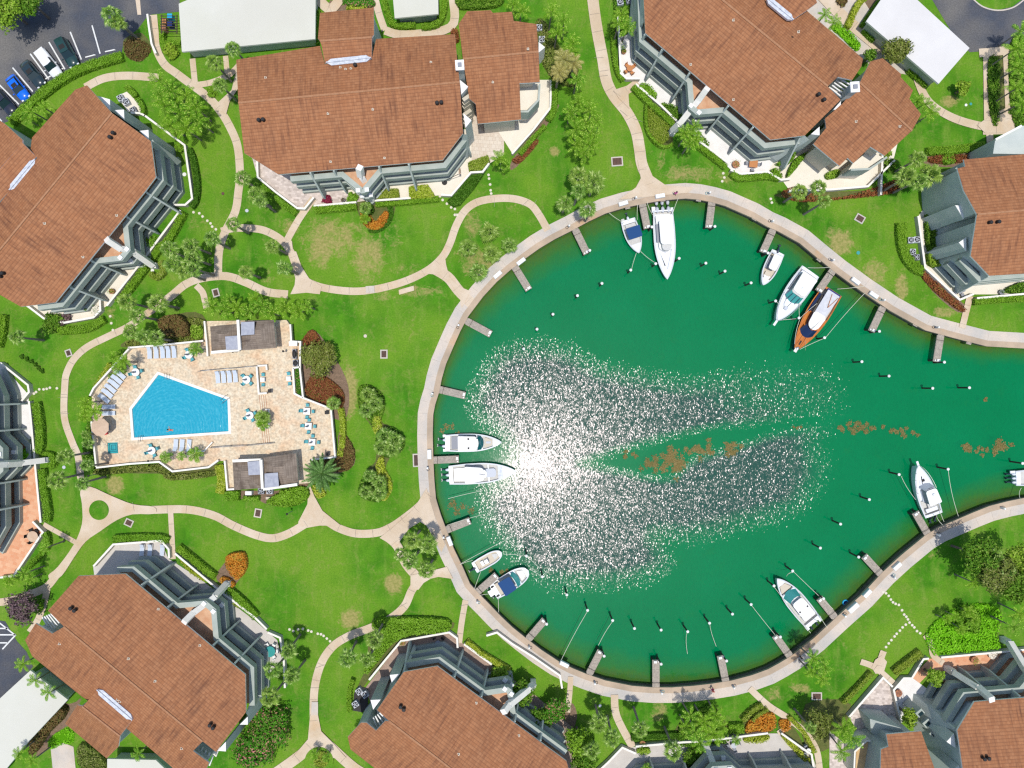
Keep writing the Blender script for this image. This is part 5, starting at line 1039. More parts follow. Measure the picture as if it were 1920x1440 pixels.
# ---------------------------------------------------------------- cars
def car(x, y, deg, L_, Wd, mt, lb, kind='sedan'):
    p = P(x, y, .9); t = thing('parked_car', lb, 'car', (p.x, p.y, .03), -R(deg)); t['group'] = 'cars in the parking bays'
    st = [(-.5,.55,.45),(-.485,.80,.62),(-.44,.95,.80),(-.30,1,.92),(0,1,.95),(.25,1,.93),(.38,.96,.84),(.46,.84,.70),(.495,.60,.52),(.505,.35,.45)]
    k = MB(); vs = []; n = len(st)
    for sx, sw, sz in st:
        hw = Wd/2*sw; X = sx*L_
        vs += [(X,-hw*.94,.25),(X,-hw,.55 if sz > .6 else sz*.8),(X,-hw*.88,sz),(X,0,sz+.05),(X,hw*.88,sz),(X,hw,.55 if sz > .6 else sz*.8),(X,hw*.94,.25)]
    fs = [(i*7+j,(i+1)*7+j,(i+1)*7+j+1,i*7+j+1) for i in range(n-1) for j in range(6)]+[tuple(range(6,-1,-1)),tuple(range((n-1)*7,n*7))]+[(i*7+6,(i+1)*7+6,(i+1)*7,i*7) for i in range(n-1)]
    k.add(vs, fs); b_ = mk('body', k, M[mt], t, smooth=True)
    rz = 1.45 if kind == 'sedan' else 1.7; g0, g1, r0_, r1_ = {'sedan':(-.36,.24,-.20,.06),'suv':(-.47,.22,-.42,.05),'truck':(-.08,.27,-.02,.14)}[kind]
    def ring(xa, xb, w_, z): return [(xa*L_,-w_,z),(xb*L_,-w_,z),(xb*L_,w_,z),(xa*L_,w_,z)]
    k = MB(); v = ring(g0,g1,Wd*.44,.90)+ring(r0_,r1_,Wd*.34,rz-.04); k.add(v, [(0,1,5,4),(1,2,6,5),(2,3,7,6),(3,0,4,7),(4,5,6,7)]); mk('window_glass', k, M['glass'], t)
    k = MB(); k.prism([(r0_*L_-.05,-Wd*.36),(r1_*L_+.02,-Wd*.36),(r1_*L_+.10,0),(r1_*L_+.02,Wd*.36),(r0_*L_-.05,Wd*.36),(r0_*L_-.1,0)], rz-.05, rz+.02); mk('roof', k, M[mt], t)
    if kind != 'truck': k = MB(); k.box(((r0_+r1_)/2*L_+.3,0,rz+.025),(.7,Wd*.45,.015)); mk('sunroof', k, M['black'], t)
    else: k = MB(); k.box((-.29*L_,0,.98),(.36*L_,Wd*.84,.06)); mk('bed_cover', k, M[mt], t)
    for sx in (-.32,.33):
        for sy in (-1,1): k = MB(); k.tube((sx*L_,sy*(Wd/2-.22),.33),(sx*L_,sy*(Wd/2-.02),.33),.33,.33,14); mk('wheel', k, M['tyre'], t)
    for sy in (-1,1):
        k = MB(); k.ball((.465*L_,sy*Wd*.33,.62),.16,(1.2,1.3,.6)); mk('headlight', k, M['lamp'], t); k = MB(); k.box((.17*L_,sy*(Wd/2+.1),.98),(.14,.22,.14)); mk('wing_mirror', k, M[mt], t)
def paint(n, c): M[n] = mat(n, c, .2, .6); M[n].node_tree.nodes['Principled BSDF'].inputs['Coat Weight'].default_value = .6
paint('car_blue', (.0,.13,.75)); paint('car_green', (.012,.045,.04)); paint('car_dark', (.015,.03,.035)); paint('car_white', (.74,.74,.74)); paint('car_black', (.015,.017,.03))
car(31,163,52,4.6,1.85,'car_blue','bright blue hatchback second from the left end of the bays'); car(59,137,51,4.9,1.9,'car_dark','long dark green-black saloon between the blue and white cars'); car(89,117,52,5.3,1.95,'car_white','white pickup with covered bed in the parking bays','truck')
car(125,98,62,4.8,1.9,'car_green','dark green SUV beside the free bays','suv'); car(6,190,50,4.8,1.9,'car_black','black car cut by the left edge of the picture','suv')
# ---------------------------------------------------------------- piers, pilings, dock boxes, pedestals
def pier(a, b, lb):
    A_, B_ = P(*a, 0), P(*b, 0); d = B_-A_; ln = d.length; rz = math.atan2(d.y, d.x); t = thing('finger_pier', lb, 'pier', (A_.x, A_.y, 0), rz); t['group'] = 'concrete finger piers'
    k = MB(); k.box((ln/2-.1, 0, -.12), (ln+.1, .98, .3)); mk('deck', k, M['concblock'], t)
    for s_ in (-1, 1): k = MB(); k.box((ln/2, s_*.53, -.1), (ln*.98, .1, .2)); mk('fender_board', k, M['concblock'], t)
    for s_ in (-1, 1): k = MB(); k.tube((ln-.25, s_*.42, -4.3), (ln-.25, s_*.42, -.28), .17, .17, 10); mk('support_pile', k, M['pile'], t)
    k = MB(); k.box((ln-.3, .15, .16), (.35, .5, .26)); k.box((ln-.25, -.35, .12), (.2, .2, .2)); mk('cleat', k, M['white'], t)
    k = MB(); k.beam((.8, -.55, .25), (.8, .55, .25), .05, .05); k.box((.8, -.55, .12), (.06, .06, .25)); k.box((.8, .55, .12), (.06, .06, .25)); mk('hoop_rail', k, M['pile'], t); return t
PIERS = [((1079,431),(1101,476)),((965,500),(992,544)),((1204,380),(1214,429)),((1335,378),(1329,428)),((1449,432),(1430,474)),((1562,507),(1534,547)),((1655,577),(1634,622)),((1764,629),(1756,679)),((875,602),(921,627)),((822,730),(873,742)),((811,863),(861,861)),((837,994),(882,976)),((893,1112),(932,1078)),((991,1198),(1022,1162)),((1105,1263),(1127,1220)),((1230,1289),(1230,1237)),((1361,1279),(1351,1229)),((1481,1230),(1453,1191)),((1565,1157),(1536,1121)),((1652,1077),(1620,1042)),((1740,1002),(1716,960))]
for a, b in PIERS: auto(pier(a, b, ''), 'narrow concrete finger pier', b, 'water')
def piling():
    t = thing('mooring_pile', '', 'mooring pile'); mk('post', MB().tube((0,0,-4.6),(0,0,1.35),.14,.13,10), M['pile'], t); mk('cap', MB().tube((0,0,1.3),(0,0,1.42),.22,.22,14).tube((0,0,1.42),(0,0,1.52),.22,.06,14), M['white'], t); return t
PP = piling(); pf = [True]
PILES = [(1324,493),(1360,508),(1409,530),(1274,484),(1183,506),(1129,531),(1083,554),(1037,589),(1007,617),(982,654),(1230,494),(1223,425),(1455,564),(1499,596),(1547,633),(1617,678),(1668,705),(1650,621),(1772,679),(1441,474),(1750,728),(1819,727),(1687,890),(1779,880),(1631,937),(1577,983),(1539,1028),(1487,1071),(1919,869),(1063,1116),(1102,1145),(1149,1164),(1190,1179),(1240,1182),(1290,1185),(1331,1169),(1374,1152),(1409,1134),(987,1043),(1017,1082),(1452,1099),(1341,424),(1106,469),(1025,1171),(1133,1231),(1240,1246),(1363,1240),(1545,1123),(1464,1195),(1611,1045)]
for x, y in PILES:
    o = PP if pf[0] else copy_tree(PP); pf[0] = False; o.location = P(x, y, 1.55); o.location.z = 0; auto(o, 'white-capped mooring pile', (x, y), 'water'); o['group'] = 'mooring piles in the basin'
def shoreang(x, y):
    best = min(range(len(shore_px)-1), key=lambda i: (shore_px[i][0]+shore_px[i+1][0]-2*x)**2+(shore_px[i][1]+shore_px[i+1][1]-2*y)**2); a, b = shore_px[best], shore_px[best+1]; return math.atan2(-(b[1]-a[1]), b[0]-a[0])
def dbox(x, y, ln=1.5, wd=.62):
    p = P(x, y, .6); t = thing('dock_box', '', 'dock box', (p.x, p.y, .06), shoreang(x, y)); t['group'] = 'white dock boxes'
    mk('box_body', MB().box((0,0,.25),(ln,wd,.5)), M['gel'], t); mk('lid', MB().box((0,0,.56),(ln*1.03,wd*1.05,.13),0,0,.9), M['white'], t); auto(t, 'white dock box on the promenade', (x, y), 'water')
for b in [(1169,381),(1238,367),(977,490),(933,515),(805,852),(843,1015),(1058,1246),(1683,1062),(1627,1113),(1605,527),(1639,553)]: dbox(*b)
dbox(1601,1140,1.9,.75)
def pedestal(x, y, i):
    p = P(x, y, .5); t = thing('power_pedestal', '', 'power pedestal', (p.x, p.y, .07), shoreang(x, y)); t['group'] = 'dock power pedestals'
    mk('post', MB().box((0,0,.45),(.24,.24,.9)), M['white' if i % 2 else 'lgrey'], t); mk('hood', MB().box((0,0,.95),(.32,.32,.14),0,0,.7), M['white'], t)
    k = MB()
    for j in range(9): a = j*.7; k.tube((.35+.2*math.cos(a),.2*math.sin(a),.05+.02*j),(.35+.2*math.cos(a+.7),.2*math.sin(a+.7),.07+.02*j),.03,.03,5)
    mk('coiled_hose', k, M[['black','dcowl','tchair'][i % 3]], t); auto(t, 'small power pedestal with coiled hose', (x, y), 'water')
for i, (x, y) in enumerate([(1067,424),(1192,371),(1330,362),(1448,415),(1561,488),(1656,563),(1757,614),(1759,1003),(1675,1082),(1583,1154),(1375,1288),(1240,1298),(1115,1280),(992,1213),(895,1128),(832,1007),(802,877),(811,738),(860,610),(1880,953)]): pedestal(x, y, i)
def ladder(x, y):
    p = P(x, y); a = shoreang(x, y); t = thing('dock_ladder', '', 'ladder', (p.x, p.y, .05), a); mk('platform', MB().box((0,0,-.15),(.8,.45,.12)), M['concblock'], t)
    for s_ in (-.25, .25): mk('rail', MB().box((s_,0,-.6),(.05,.05,1.2)), M['metal'], t)
    auto(t, 'small ladder platform on the seawall', (x, y), 'water')
for q in [(1243,375),(1310,375),(1177,389),(1692,593),(1717,609),(1817,643),(1415,410),(1536,487)]: ladder(*q)
# ---------------------------------------------------------------- boats
def hull(L_, B_, deck=1.0, cock=(.04, .5), cd_=.5, full=.64, fine=.85, sheer=.4, n=26, rim=.2, open_bow=None):
    ts = sorted(set([i/n for i in range(n+1)]+[cock[0], cock[0]+.001, cock[1], cock[1]+.001]+([open_bow[0], open_bow[0]+.001, open_bow[1], open_bow[1]+.001] if open_bow else [])))
    vs = []; ms = []
    for t in ts:
        hb = B_/2*min(1, .90+.10*min(1, t/.25)); 
        if t > 1-full: u = (t-(1-full))/full; hb *= max(0, 1-u**2.1)**fine
        hb = max(hb, .02); zg = deck+sheer*t*t; inn = max(hb-rim, hb*.3)
        c_ = cock[0] < t <= cock[1] or (open_bow and open_bow[0] < t <= open_bow[1])
        zf = zg-cd_ if c_ else zg+.04; X = t*L_
        rake = .0 if t < .9 else 0
        vs += [(X-.06*L_*t*t,0,-.45),(X-.05*L_*t*t,-hb*.78,-.15),(X,-hb,zg),(X,-inn,zg+.02),(X,-inn*.98,zf),(X,0,zf+(.05 if not c_ else 0)),(X,inn*.98,zf),(X,inn,zg+.02),(X,hb,zg),(X-.05*L_*t*t,hb*.78,-.15)]; ms.append(1 if c_ else 0)
    N = len(ts); fs = []; mi = []
    for i in range(N-1):
        for j in range(10):
            fs.append((i*10+j, i*10+(j+1) % 10, (i+1)*10+(j+1) % 10, (i+1)*10+j)); mi.append(1 if (j in (4, 5) and ms[i+1]) else (2 if j in (0, 1, 8, 9) else 3 if j in (2, 3, 6, 7) else 0))
    fs.append(tuple(range(0, 10))); mi.append(0); fs.append(tuple(range((N-1)*10+9, (N-1)*10-1, -1))); mi.append(0)
    k = MB(); k.v = vs; k.f = fs; k.m = mi; return k
def slab(x0, x1, w0, w1, z, th=.09, r=.3):
    pts = []; 
    for (cx, cy, a0) in ((x1-r, w1/2-r, 0), (x0+r*.5, w0/2-r*.5, 90), (x0+r*.5, -w0/2+r*.5, 180), (x1-r, -w1/2+r, 270)):
        rr = r if cx > (x0+x1)/2 else r*.5
        for i in range(5): a = R(a0+22.5*i); pts.append((cx+rr*math.cos(a), cy+rr*math.sin(a)))
    k = MB(); k.prism(pts, z, z+th); return k
def bowed(x0, w0, x1, w1, z0, z1, bulge=.35, n=9, th=.05):
    """raked curved windshield: lower edge forward"""
    vs = []
    for i in range(n):
        s_ = -1+2*i/(n-1); vs.append((x0+bulge*(1-s_*s_), s_*w0/2, z0))
    for i in range(n):
        s_ = -1+2*i/(n-1); vs.append((x1+bulge*.6*(1-s_*s_), s_*w1/2, z1))
    k = MB(); k.add(vs, [(i, i+1, n+i+1, n+i) for i in range(n-1)]); return k
def outboard(t, y, x=-.35, cm='cowl', sc_=1.0, skew=0, tilt=True):
    k = MB(); k.ball((x, y, .95), .34*sc_, (1.25, .72, .8), 0, 12, 7); k.ball((x-.75*sc_, y+skew, .45), .16*sc_, (1.9, .6, .9), 1, 8, 5)
    k.beam((x-.25, y, .75), (x-.8*sc_, y+skew, .35), .16, .3, 1); k.box((x-1.08*sc_, y+skew, .38), (.12, .4*sc_, .12), 0, 1)
    for a in (0, 60, 120): k.box((x-1.16*sc_, y+skew, .4), (.05, .42*math.cos(R(a))+.05, .42*math.sin(R(a))+.05), 0, 1)
    mk('outboard_motor', k, [M[cm], M['dcowl' if cm != 'grey' else 'grey']], t, smooth=False)
def hatch(t, x, y, a, b, z, m='grey', nm='hatch'): mk(nm, MB().box((x, y, z), (a, b, .06)), M[m], t)
def rails(t, L_, B_, z, t0=.55, full=.6, fine=.62, inset_=.12):
    pts = [[], []]
    for i in range(9):
        t_ = t0+(.99-t0)*i/8; hb = B_/2
        if t_ > 1-full: u = (t_-(1-full))/full; hb *= max(0, 1-u**2.1)**fine
        for s_ in (0, 1): pts[s_].append(((t_*L_), (hb-inset_ if hb > inset_ else .03)*(1 if s_ else -1), z+.5+.3*t_*t_))
    k = MB(); k.pipe(pts[0], .03, 5); k.pipe(pts[1], .03, 5)
    for q in pts[0][::2]+pts[1][::2]: k.tube((q[0], q[1], q[2]-.5), q, .025, .025, 5)
    mk('bow_rail', k, M['metal'], t)
def boat(stern, bow, beam_px, lb, zd=-.4):
    a, b = P(*stern, zd), P(*bow, zd); d = b-a; t = thing('motor_boat', lb, 'boat', (a.x, a.y, WZ), math.atan2(d.y, d.x)); return t, d.length, beam_px*S
# blue bimini boat
t, L_, B_ = boat((1177.5,411),(1198,475),31,'small white open boat with navy canvas top near the upper bank')
mk('hull', hull(L_, B_, .9, (.12,.72), .4, .60, .85, .4), [M['gel'], M['gel2'], M['gel'], M['gunwale']], t); sp = slab(L_*.28, L_*.60, B_*.86, B_*.84, 2.45, .1, .25); mk('bimini_top', sp, M['blue2'], t)
outboard(t, 0.05, -.1, 'cowl', .9, .1); mk('seat', MB().box((L_*.18,.1,.75),(.5,B_*.6,.3)), M['gel2'], t); mk('console', MB().box((L_*.47,0,1.0),(.8,.8,.9),0,0,.8), M['gel'], t)
for s_ in (-1, 1):
    for xx in (.32, .56): mk('canopy_leg', MB().tube((L_*xx, s_*B_*.4, .9), (L_*xx, s_*B_*.38, 2.45), .03, .03, 5), M['metal'], t)
mk('swim_ladder', MB().box((-.1,-.75,.7),(.5,.5,.1)), M['gel2'], t)
# big covered triple outboard
t, L_, B_ = boat((1243,394),(1250,525),41,'large all-white covered boat with three grey-shrouded outboards')
mk('hull', hull(L_, B_, 1.15, (.02,.06), .5, .58, .85, .45), [M['gel'], M['gel2'], M['gel'], M['gunwale']], t); mk('cover', slab(L_*.09, L_*.58, B_*.80, B_*.62, 1.45, .35, .5), M['white'], t); mk('hardtop', slab(L_*.18, L_*.52, B_*.62, B_*.58, 2.7, .12, .6), M['white'], t)
mk('cabin', slab(L_*.22, L_*.60, B_*.56, B_*.42, 1.3, 1.2, .6), M['gel2'], t); mk('cushion', MB().box((L_*.34,-B_*.33,1.85),(2.9,.5,.08)), M['grey'], t)
mk('foredeck_trunk', slab(L_*.60, L_*.86, B_*.58, B_*.22, 1.3, .22, .5), M['gel'], t)
mk('cover_seam', MB().beam((L_*.56,B_*.28,1.62),(L_*.85,B_*.04,1.62),.08,.05).beam((L_*.56,-B_*.28,1.66),(L_*.62,0,1.66),.08,.05), M['lgrey'], t)
for s_ in (-.95, 0, .95): outboard(t, s_*.95, -.1, 'lgrey', 1.25, 0); mk('motor_shroud', MB().ball((-1.35, s_*.95+.05, .5), .38, (1.2,.75,.7), 0, 8, 5), M['lgrey'], t)
mk('stern_platform', MB().box((-.2,-1.45,.75),(.9,.6,.3)).box((-.05,1.5,.75),(.7,.45,.3)), M['gel'], t)
# small cabin boat
t, L_, B_ = boat((1460,472),(1430,535),28,'small white cabin boat with one black outboard by the upper right bank')
mk('hull', hull(L_, B_, .95, (.08,.80), .5, .58, .75, .35), [M['gel'], M['beige'], M['gel'], M['gunwale']], t); outboard(t, -.35, -.1, 'dcowl', 1.0, 0); mk('hardtop', slab(L_*.14, L_*.56, B_*.58, B_*.55, 2.0, .1, .3), M['white'], t); t.children[-1].location.y = B_*.10
mk('seat_cushion', MB().box((L_*.36,-B_*.28,.95),(2.0,.5,.1)), M['grey'], t); mk('seat', MB().box((L_*.66,-.1,.85),(.7,.8,.4)), M['beige'], t); mk('bow_cushion', slab(L_*.70, L_*.84, B_*.5, B_*.28, .8, .2, .25), M['white'], t); mk('transom_bench', MB().box((L_*.08,0,1.0),(.25,B_*.7,.12)), M['lgrey'], t)
# express cruiser
t, L_, B_ = boat((1519,509),(1453,603),43,'white cruiser with teal windscreen moored beside the varnished yacht')
mk('hull', hull(L_, B_, 1.3, (.05,.10), .2, .66, .80, .45), [M['gel'], M['gel2'], M['gel'], M['gunwale']], t); mk('hardtop', slab(L_*.12, L_*.47, B_*.72, B_*.62, 2.9, .14, .5), M['white'], t); mk('cabin_trunk', slab(L_*.08, L_*.74, B_*.76, B_*.36, 1.35, .5, .7), M['gel'], t); mk('cabin', slab(L_*.12, L_*.5, B_*.68, B_*.6, 1.8, 1.1, .4), M['gel2'], t)
ws = bowed(L_*.56, B_*.70, L_*.475, B_*.62, 1.86, 2.85, .55); w1_ = mk('windshield', ws, M['teal'], t)
k = MB()
for s_ in (-.33, 0, .33): k.beam((L_*.575+.45*(1-s_*s_*4*.4), s_*B_*.62, 1.92), (L_*.485+.3, s_*B_*.58, 2.88), .08, .06)
mk('windshield_frame', k, M['dcowl'], w1_); hatch(t, L_*.74, 0, .55, .55, 1.9, 'lgrey'); mk('radar_dome', MB().ball((L_*.36,.1,3.1),.22,(1,1,.6)), M['gel'], t); rails(t, L_, B_, 1.45)
mk('bow_pulpit', MB().box((L_*1.03,0,1.8),(1.0,.35,.12)), M['gel'], t); mk('cockpit_coaming', MB().box((L_*.07,0,1.45),(.15,B_*.74,.16)).box((L_*.11,B_*.37,1.45),(.8,.14,.16)), M['lgrey'], t); mk('side_window', MB().box((L_*.32,-B_*.37,1.95),(L_*.28,.1,.4)), M['glass'], t)
# varnished yacht
t, L_, B_ = boat((1560.5,545),(1487,659),45,'varnished orange wooden yacht with navy stern and grey canvas top')
mk('hull', hull(L_, B_, 1.25, (.03,.40), .5, .68, .85, .5, rim=.16), [M['wood'], M['beige'], M['navyhull'], M['wood']], t)
ft = [mk('foredeck', MB(), M['wood'], t)] if False else None
mk('canvas_top', slab(L_*.06, L_*.50, B_*.56, B_*.50, 2.5, .1, .3), M['canvas'], t); mk('hardtop', slab(L_*.40, L_*.645, B_*.56, B_*.50, 2.62, .12, 1.0), M['white'], t); mk('cabin', slab(L_*.10, L_*.62, B_*.54, B_*.46, 1.2, 1.2, .9), M['navyhull'], t)
ws = bowed(L_*.70, B_*.62, L_*.61, B_*.52, 1.5, 2.6, .85); mk('windshield', ws, M['navyhull'], t); ws = bowed(L_*.70+.03, B_*.66, L_*.695, B_*.64, 1.42, 1.55, .85); mk('windshield_frame', ws, M['metal'], t)
hatch(t, L_*.86, .0, .75, .22, 1.74, 'black', 'vent'); mk('deck_seam', MB().box((L_*.84,.35,1.72),(L_*.2,.03,.02)).box((L_*.84,-.35,1.72),(L_*.2,.03,.02)), M['black'], t)
mk('anchor_roller', MB().box((L_*.98,0,1.85),(.7,.5,.15)).ball((L_*.95,.1,1.95),.25,(1.2,1,.4)), M['metal'], t); mk('canopy_strut', MB().beam((L_*.09,-.2,2.75),(L_*.28,.35,2.75),.07,.06).beam((L_*.09,.95,2.75),(L_*.28,.35,2.75),.07,.06), M['rust'], t); mk('stern_canvas', MB().box((L_*.055,0,2.35),(.35,B_*.6,.35)), M['navy'], t)
mk('side_deck', MB().beam((L_*.12,-B_*.38,1.42),(L_*.42,-B_*.40,1.5),.35,.08), M['navyhull'], t)
# left bank pair
t, L_, B_ = boat((835,831),(941,829),34,'upper of the two big white boats on the left bank, teal windscreen and two outboards')
mk('hull', hull(L_, B_, 1.1, (.08,.55), .5, .58, .8, .4, open_bow=(.66,.84)), [M['gel'], M['gel2'], M['gel'], M['gunwale']], t); mk('hardtop', slab(L_*.235, L_*.56, B_*.82, B_*.76, 2.7, .13, .35), M['white'], t); ws = bowed(L_*.635, B_*.74, L_*.565, B_*.76, 1.5, 2.65, .4); mk('windshield', ws, M['dteal'], t)
mk('console', slab(L_*.3, L_*.62, B_*.5, B_*.42, .9, 1.3, .3), M['gel'], t); mk('aft_deck_pad', MB().box((L_*.165,0,.78),(L_*.12,B_*.7,.08)), M['grey'], t); mk('bow_seat', slab(L_*.70, L_*.82, B_*.55, B_*.34, .9, .2, .3), M['beige'], t); hatch(t, L_*.76, 0, .8, .35, 1.15, 'lgrey', 'bow_table')
for s_ in (-.5, .5): outboard(t, s_, -.15+.15*(s_ > 0), 'cowl', 1.05, .12)
for s_ in (-1, 1): hatch(t, L_*.42, s_*.72, .26, .3, 2.85, 'black', 'speaker')
mk('stern_step', MB().box((-.05,1.15,.7),(.7,.4,.2)).box((-.05,-1.15,.7),(.7,.4,.2)), M['gel'], t)
t, L_, B_ = boat((842,891),(968,883),39,'lower and larger of the two big white boats on the left bank, three outboards')
mk('hull', hull(L_, B_, 1.15, (.06,.58), .5, .58, .8, .45, open_bow=(.60,.80)), [M['gel'], M['gel2'], M['gel'], M['gunwale']], t); mk('hardtop', slab(L_*.24, L_*.53, B_*.82, B_*.66, 2.75, .13, .7), M['white'], t); mk('console', slab(L_*.3, L_*.56, B_*.42, B_*.36, .9, 1.5, .4), M['gel'], t)
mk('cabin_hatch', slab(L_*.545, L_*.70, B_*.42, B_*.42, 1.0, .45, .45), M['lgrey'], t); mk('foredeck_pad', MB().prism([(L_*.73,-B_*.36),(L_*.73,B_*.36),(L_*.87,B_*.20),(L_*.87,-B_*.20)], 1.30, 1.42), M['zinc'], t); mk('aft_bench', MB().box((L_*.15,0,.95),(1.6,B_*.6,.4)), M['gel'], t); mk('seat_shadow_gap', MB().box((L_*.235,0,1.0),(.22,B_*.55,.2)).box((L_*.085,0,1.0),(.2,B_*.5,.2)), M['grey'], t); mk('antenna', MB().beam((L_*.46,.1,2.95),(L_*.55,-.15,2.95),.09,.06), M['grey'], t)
for s_ in (-.85, 0, .85): outboard(t, s_, -.15, 'cowl', 1.0, .05)
# small console boat
t, L_, B_ = boat((889,1066),(941,1036),24,'small white open boat with single dark outboard on the lower left bank')
mk('hull', hull(L_, B_, .8, (.10,.86), .35, .45, .5, .3), [M['gel'], M['beige'], M['gel'], M['gunwale']], t); outboard(t, -.05, -.1, 'dcowl', .85, -.1); mk('console', MB().box((L_*.44,0,.95),(.7,.75,.7),0,0,.8), M['gel'], t); mk('seat', MB().box((L_*.30,0,.8),(.5,.8,.4)), M['white'], t); mk('console_windshield', MB().box((L_*.51,0,1.35),(.1,.7,.35)), M['grey'], t); mk('bow_cushion', slab(L_*.68,L_*.84,B_*.5,B_*.3,.55,.2,.2), M['gel2'], t)
# blue canopy
t, L_, B_ = boat((925,1111),(991,1069),34,'white boat with dark blue canopy and teal windscreen on the lower left bank')
mk('hull', hull(L_, B_, 1.0, (.12,.56), .45, .45, .48, .3, open_bow=(.70,.88)), [M['gel'], M['gel2'], M['gel'], M['gunwale']], t); mk('canopy', slab(L_*.24, L_*.56, B_*.84, B_*.80, 2.55, .1, .25), M['blue2'], t); ws = bowed(L_*.66, B_*.84, L_*.58, B_*.80, 1.25, 2.3, .35); mk('windshield', ws, M['teal'], t); outboard(t, .85, .35, 'black', .85, .05); outboard(t, -.85, .35, 'black', .85, .05)
mk('swim_platform', MB().box((-.15,0,.55),(1.3,1.0,.2)), M['gel'], t); mk('aft_seat', MB().box((L_*.17,0,.95),(.6,B_*.7,.4)), M['beige'], t); mk('bow_seat', slab(L_*.74,L_*.86,B_*.55,B_*.4,.8,.2,.25), M['gel'], t)
# lower right cruiser
t, L_, B_ = boat((1525,1168),(1455,1083),38,'white cruiser with teal windscreen and two pale outboards on the lower right bank')
mk('hull', hull(L_, B_, 1.2, (.06,.56), .5, .58, .8, .4, open_bow=(.70,.86)), [M['gel'], M['gel2'], M['gel'], M['gunwale']], t); mk('hardtop', slab(L_*.20, L_*.56, B_*.66, B_*.62, 2.75, .13, .5), M['white'], t); ws = bowed(L_*.66, B_*.76, L_*.575, B_*.66, 1.4, 2.65, .55); w1_ = mk('windshield', ws, M['teal'], t); mk('windshield_frame', MB().beam((L_*.68,.3,1.5),(L_*.6,.28,2.6),.08,.06).beam((L_*.68,-.3,1.5),(L_*.6,-.28,2.6),.08,.06), M['dcowl'], w1_)
mk('console', slab(L_*.28, L_*.60, B_*.5, B_*.44, .9, 1.3, .3), M['gel'], t); mk('bow_seat', slab(L_*.72,L_*.84,B_*.6,B_*.36,1.0,.2,.3), M['beige'], t); mk('aft_bench', MB().box((L_*.16,0,1.0),(.6,B_*.6,.4)), M['gel2'], t)
for s_ in (-.5, .55): outboard(t, s_, .15, 'cowl', 1.0, .1)
for s_ in (-.75, .75): hatch(t, L_*.38, s_, .24, .24, 2.9, 'black', 'speaker')
mk('hull_extension', MB().box((-.1,-1.2,.85),(1.0,.55,.35)).box((.0,1.25,.85),(.9,.5,.35)), M['gel'], t)
for s_ in (-1, 1): hatch(t, L_*.66, s_*B_*.3, .9, .42, 1.33, 'lgrey', 'cushion')
# right bank boat
t, L_, B_ = boat((1750,966),(1716,871),38,'white sport boat with two black outboards alone on the right bank')
mk('hull', hull(L_, B_, 1.3, (.05,.34), .5, .66, .85, .6), [M['gel'], M['gel2'], M['gel'], M['gunwale']], t); mk('hardtop', slab(L_*.26, L_*.54, B_*.62, B_*.56, 3.0, .14, .4), M['white'], t); mk('cabin_trunk', slab(L_*.3, L_*.80, B_*.66, B_*.32, 1.35, .4, .6), M['gel'], t); ws = bowed(L_*.60, B_*.58, L_*.545, B_*.54, 1.75, 2.9, .35); mk('windshield', ws, M['lgrey'], t); hatch(t, L_*.70, 0, .4, .45, 1.8, 'black')
mk('cabin', slab(L_*.28, L_*.56, B_*.56, B_*.5, 1.6, 1.3, .3), M['grey'], t); mk('bow_pulpit', MB().box((L_*1.0,0,1.95),(1.3,.35,.12)), M['gel'], t); rails(t, L_, B_, 1.45, .5, .6, .66); mk('aft_bench', MB().box((L_*.12,0,1.15),(.6,B_*.6,.4)), M['gel'], t); mk('livewell', MB().box((L_*.2,-.2,1.15),(.7,1.2,.3)), M['gel2'], t); mk('radar_dome', MB().ball((L_*.44,-.15,3.25),.26,(1,1,.6)), M['gel'], t)
for s_ in (-.42, .42): outboard(t, s_, -.1, 'black', 1.0, .1)
# edge boat
t, L_, B_ = boat((1905,897),(2010,892),31,'white boat with three outboards cut by the right edge of the picture')
mk('hull', hull(L_, B_, 1.1, (.08,.5), .5), [M['gel'], M['gel2'], M['gel'], M['gunwale']], t)
for s_ in (-.65, 0, .65): outboard(t, s_, -.2, 'cowl', .85, 0)
mk('stern_platform', MB().box((-.3,1.0,.85),(.9,.4,.2)), M['gel'], t)
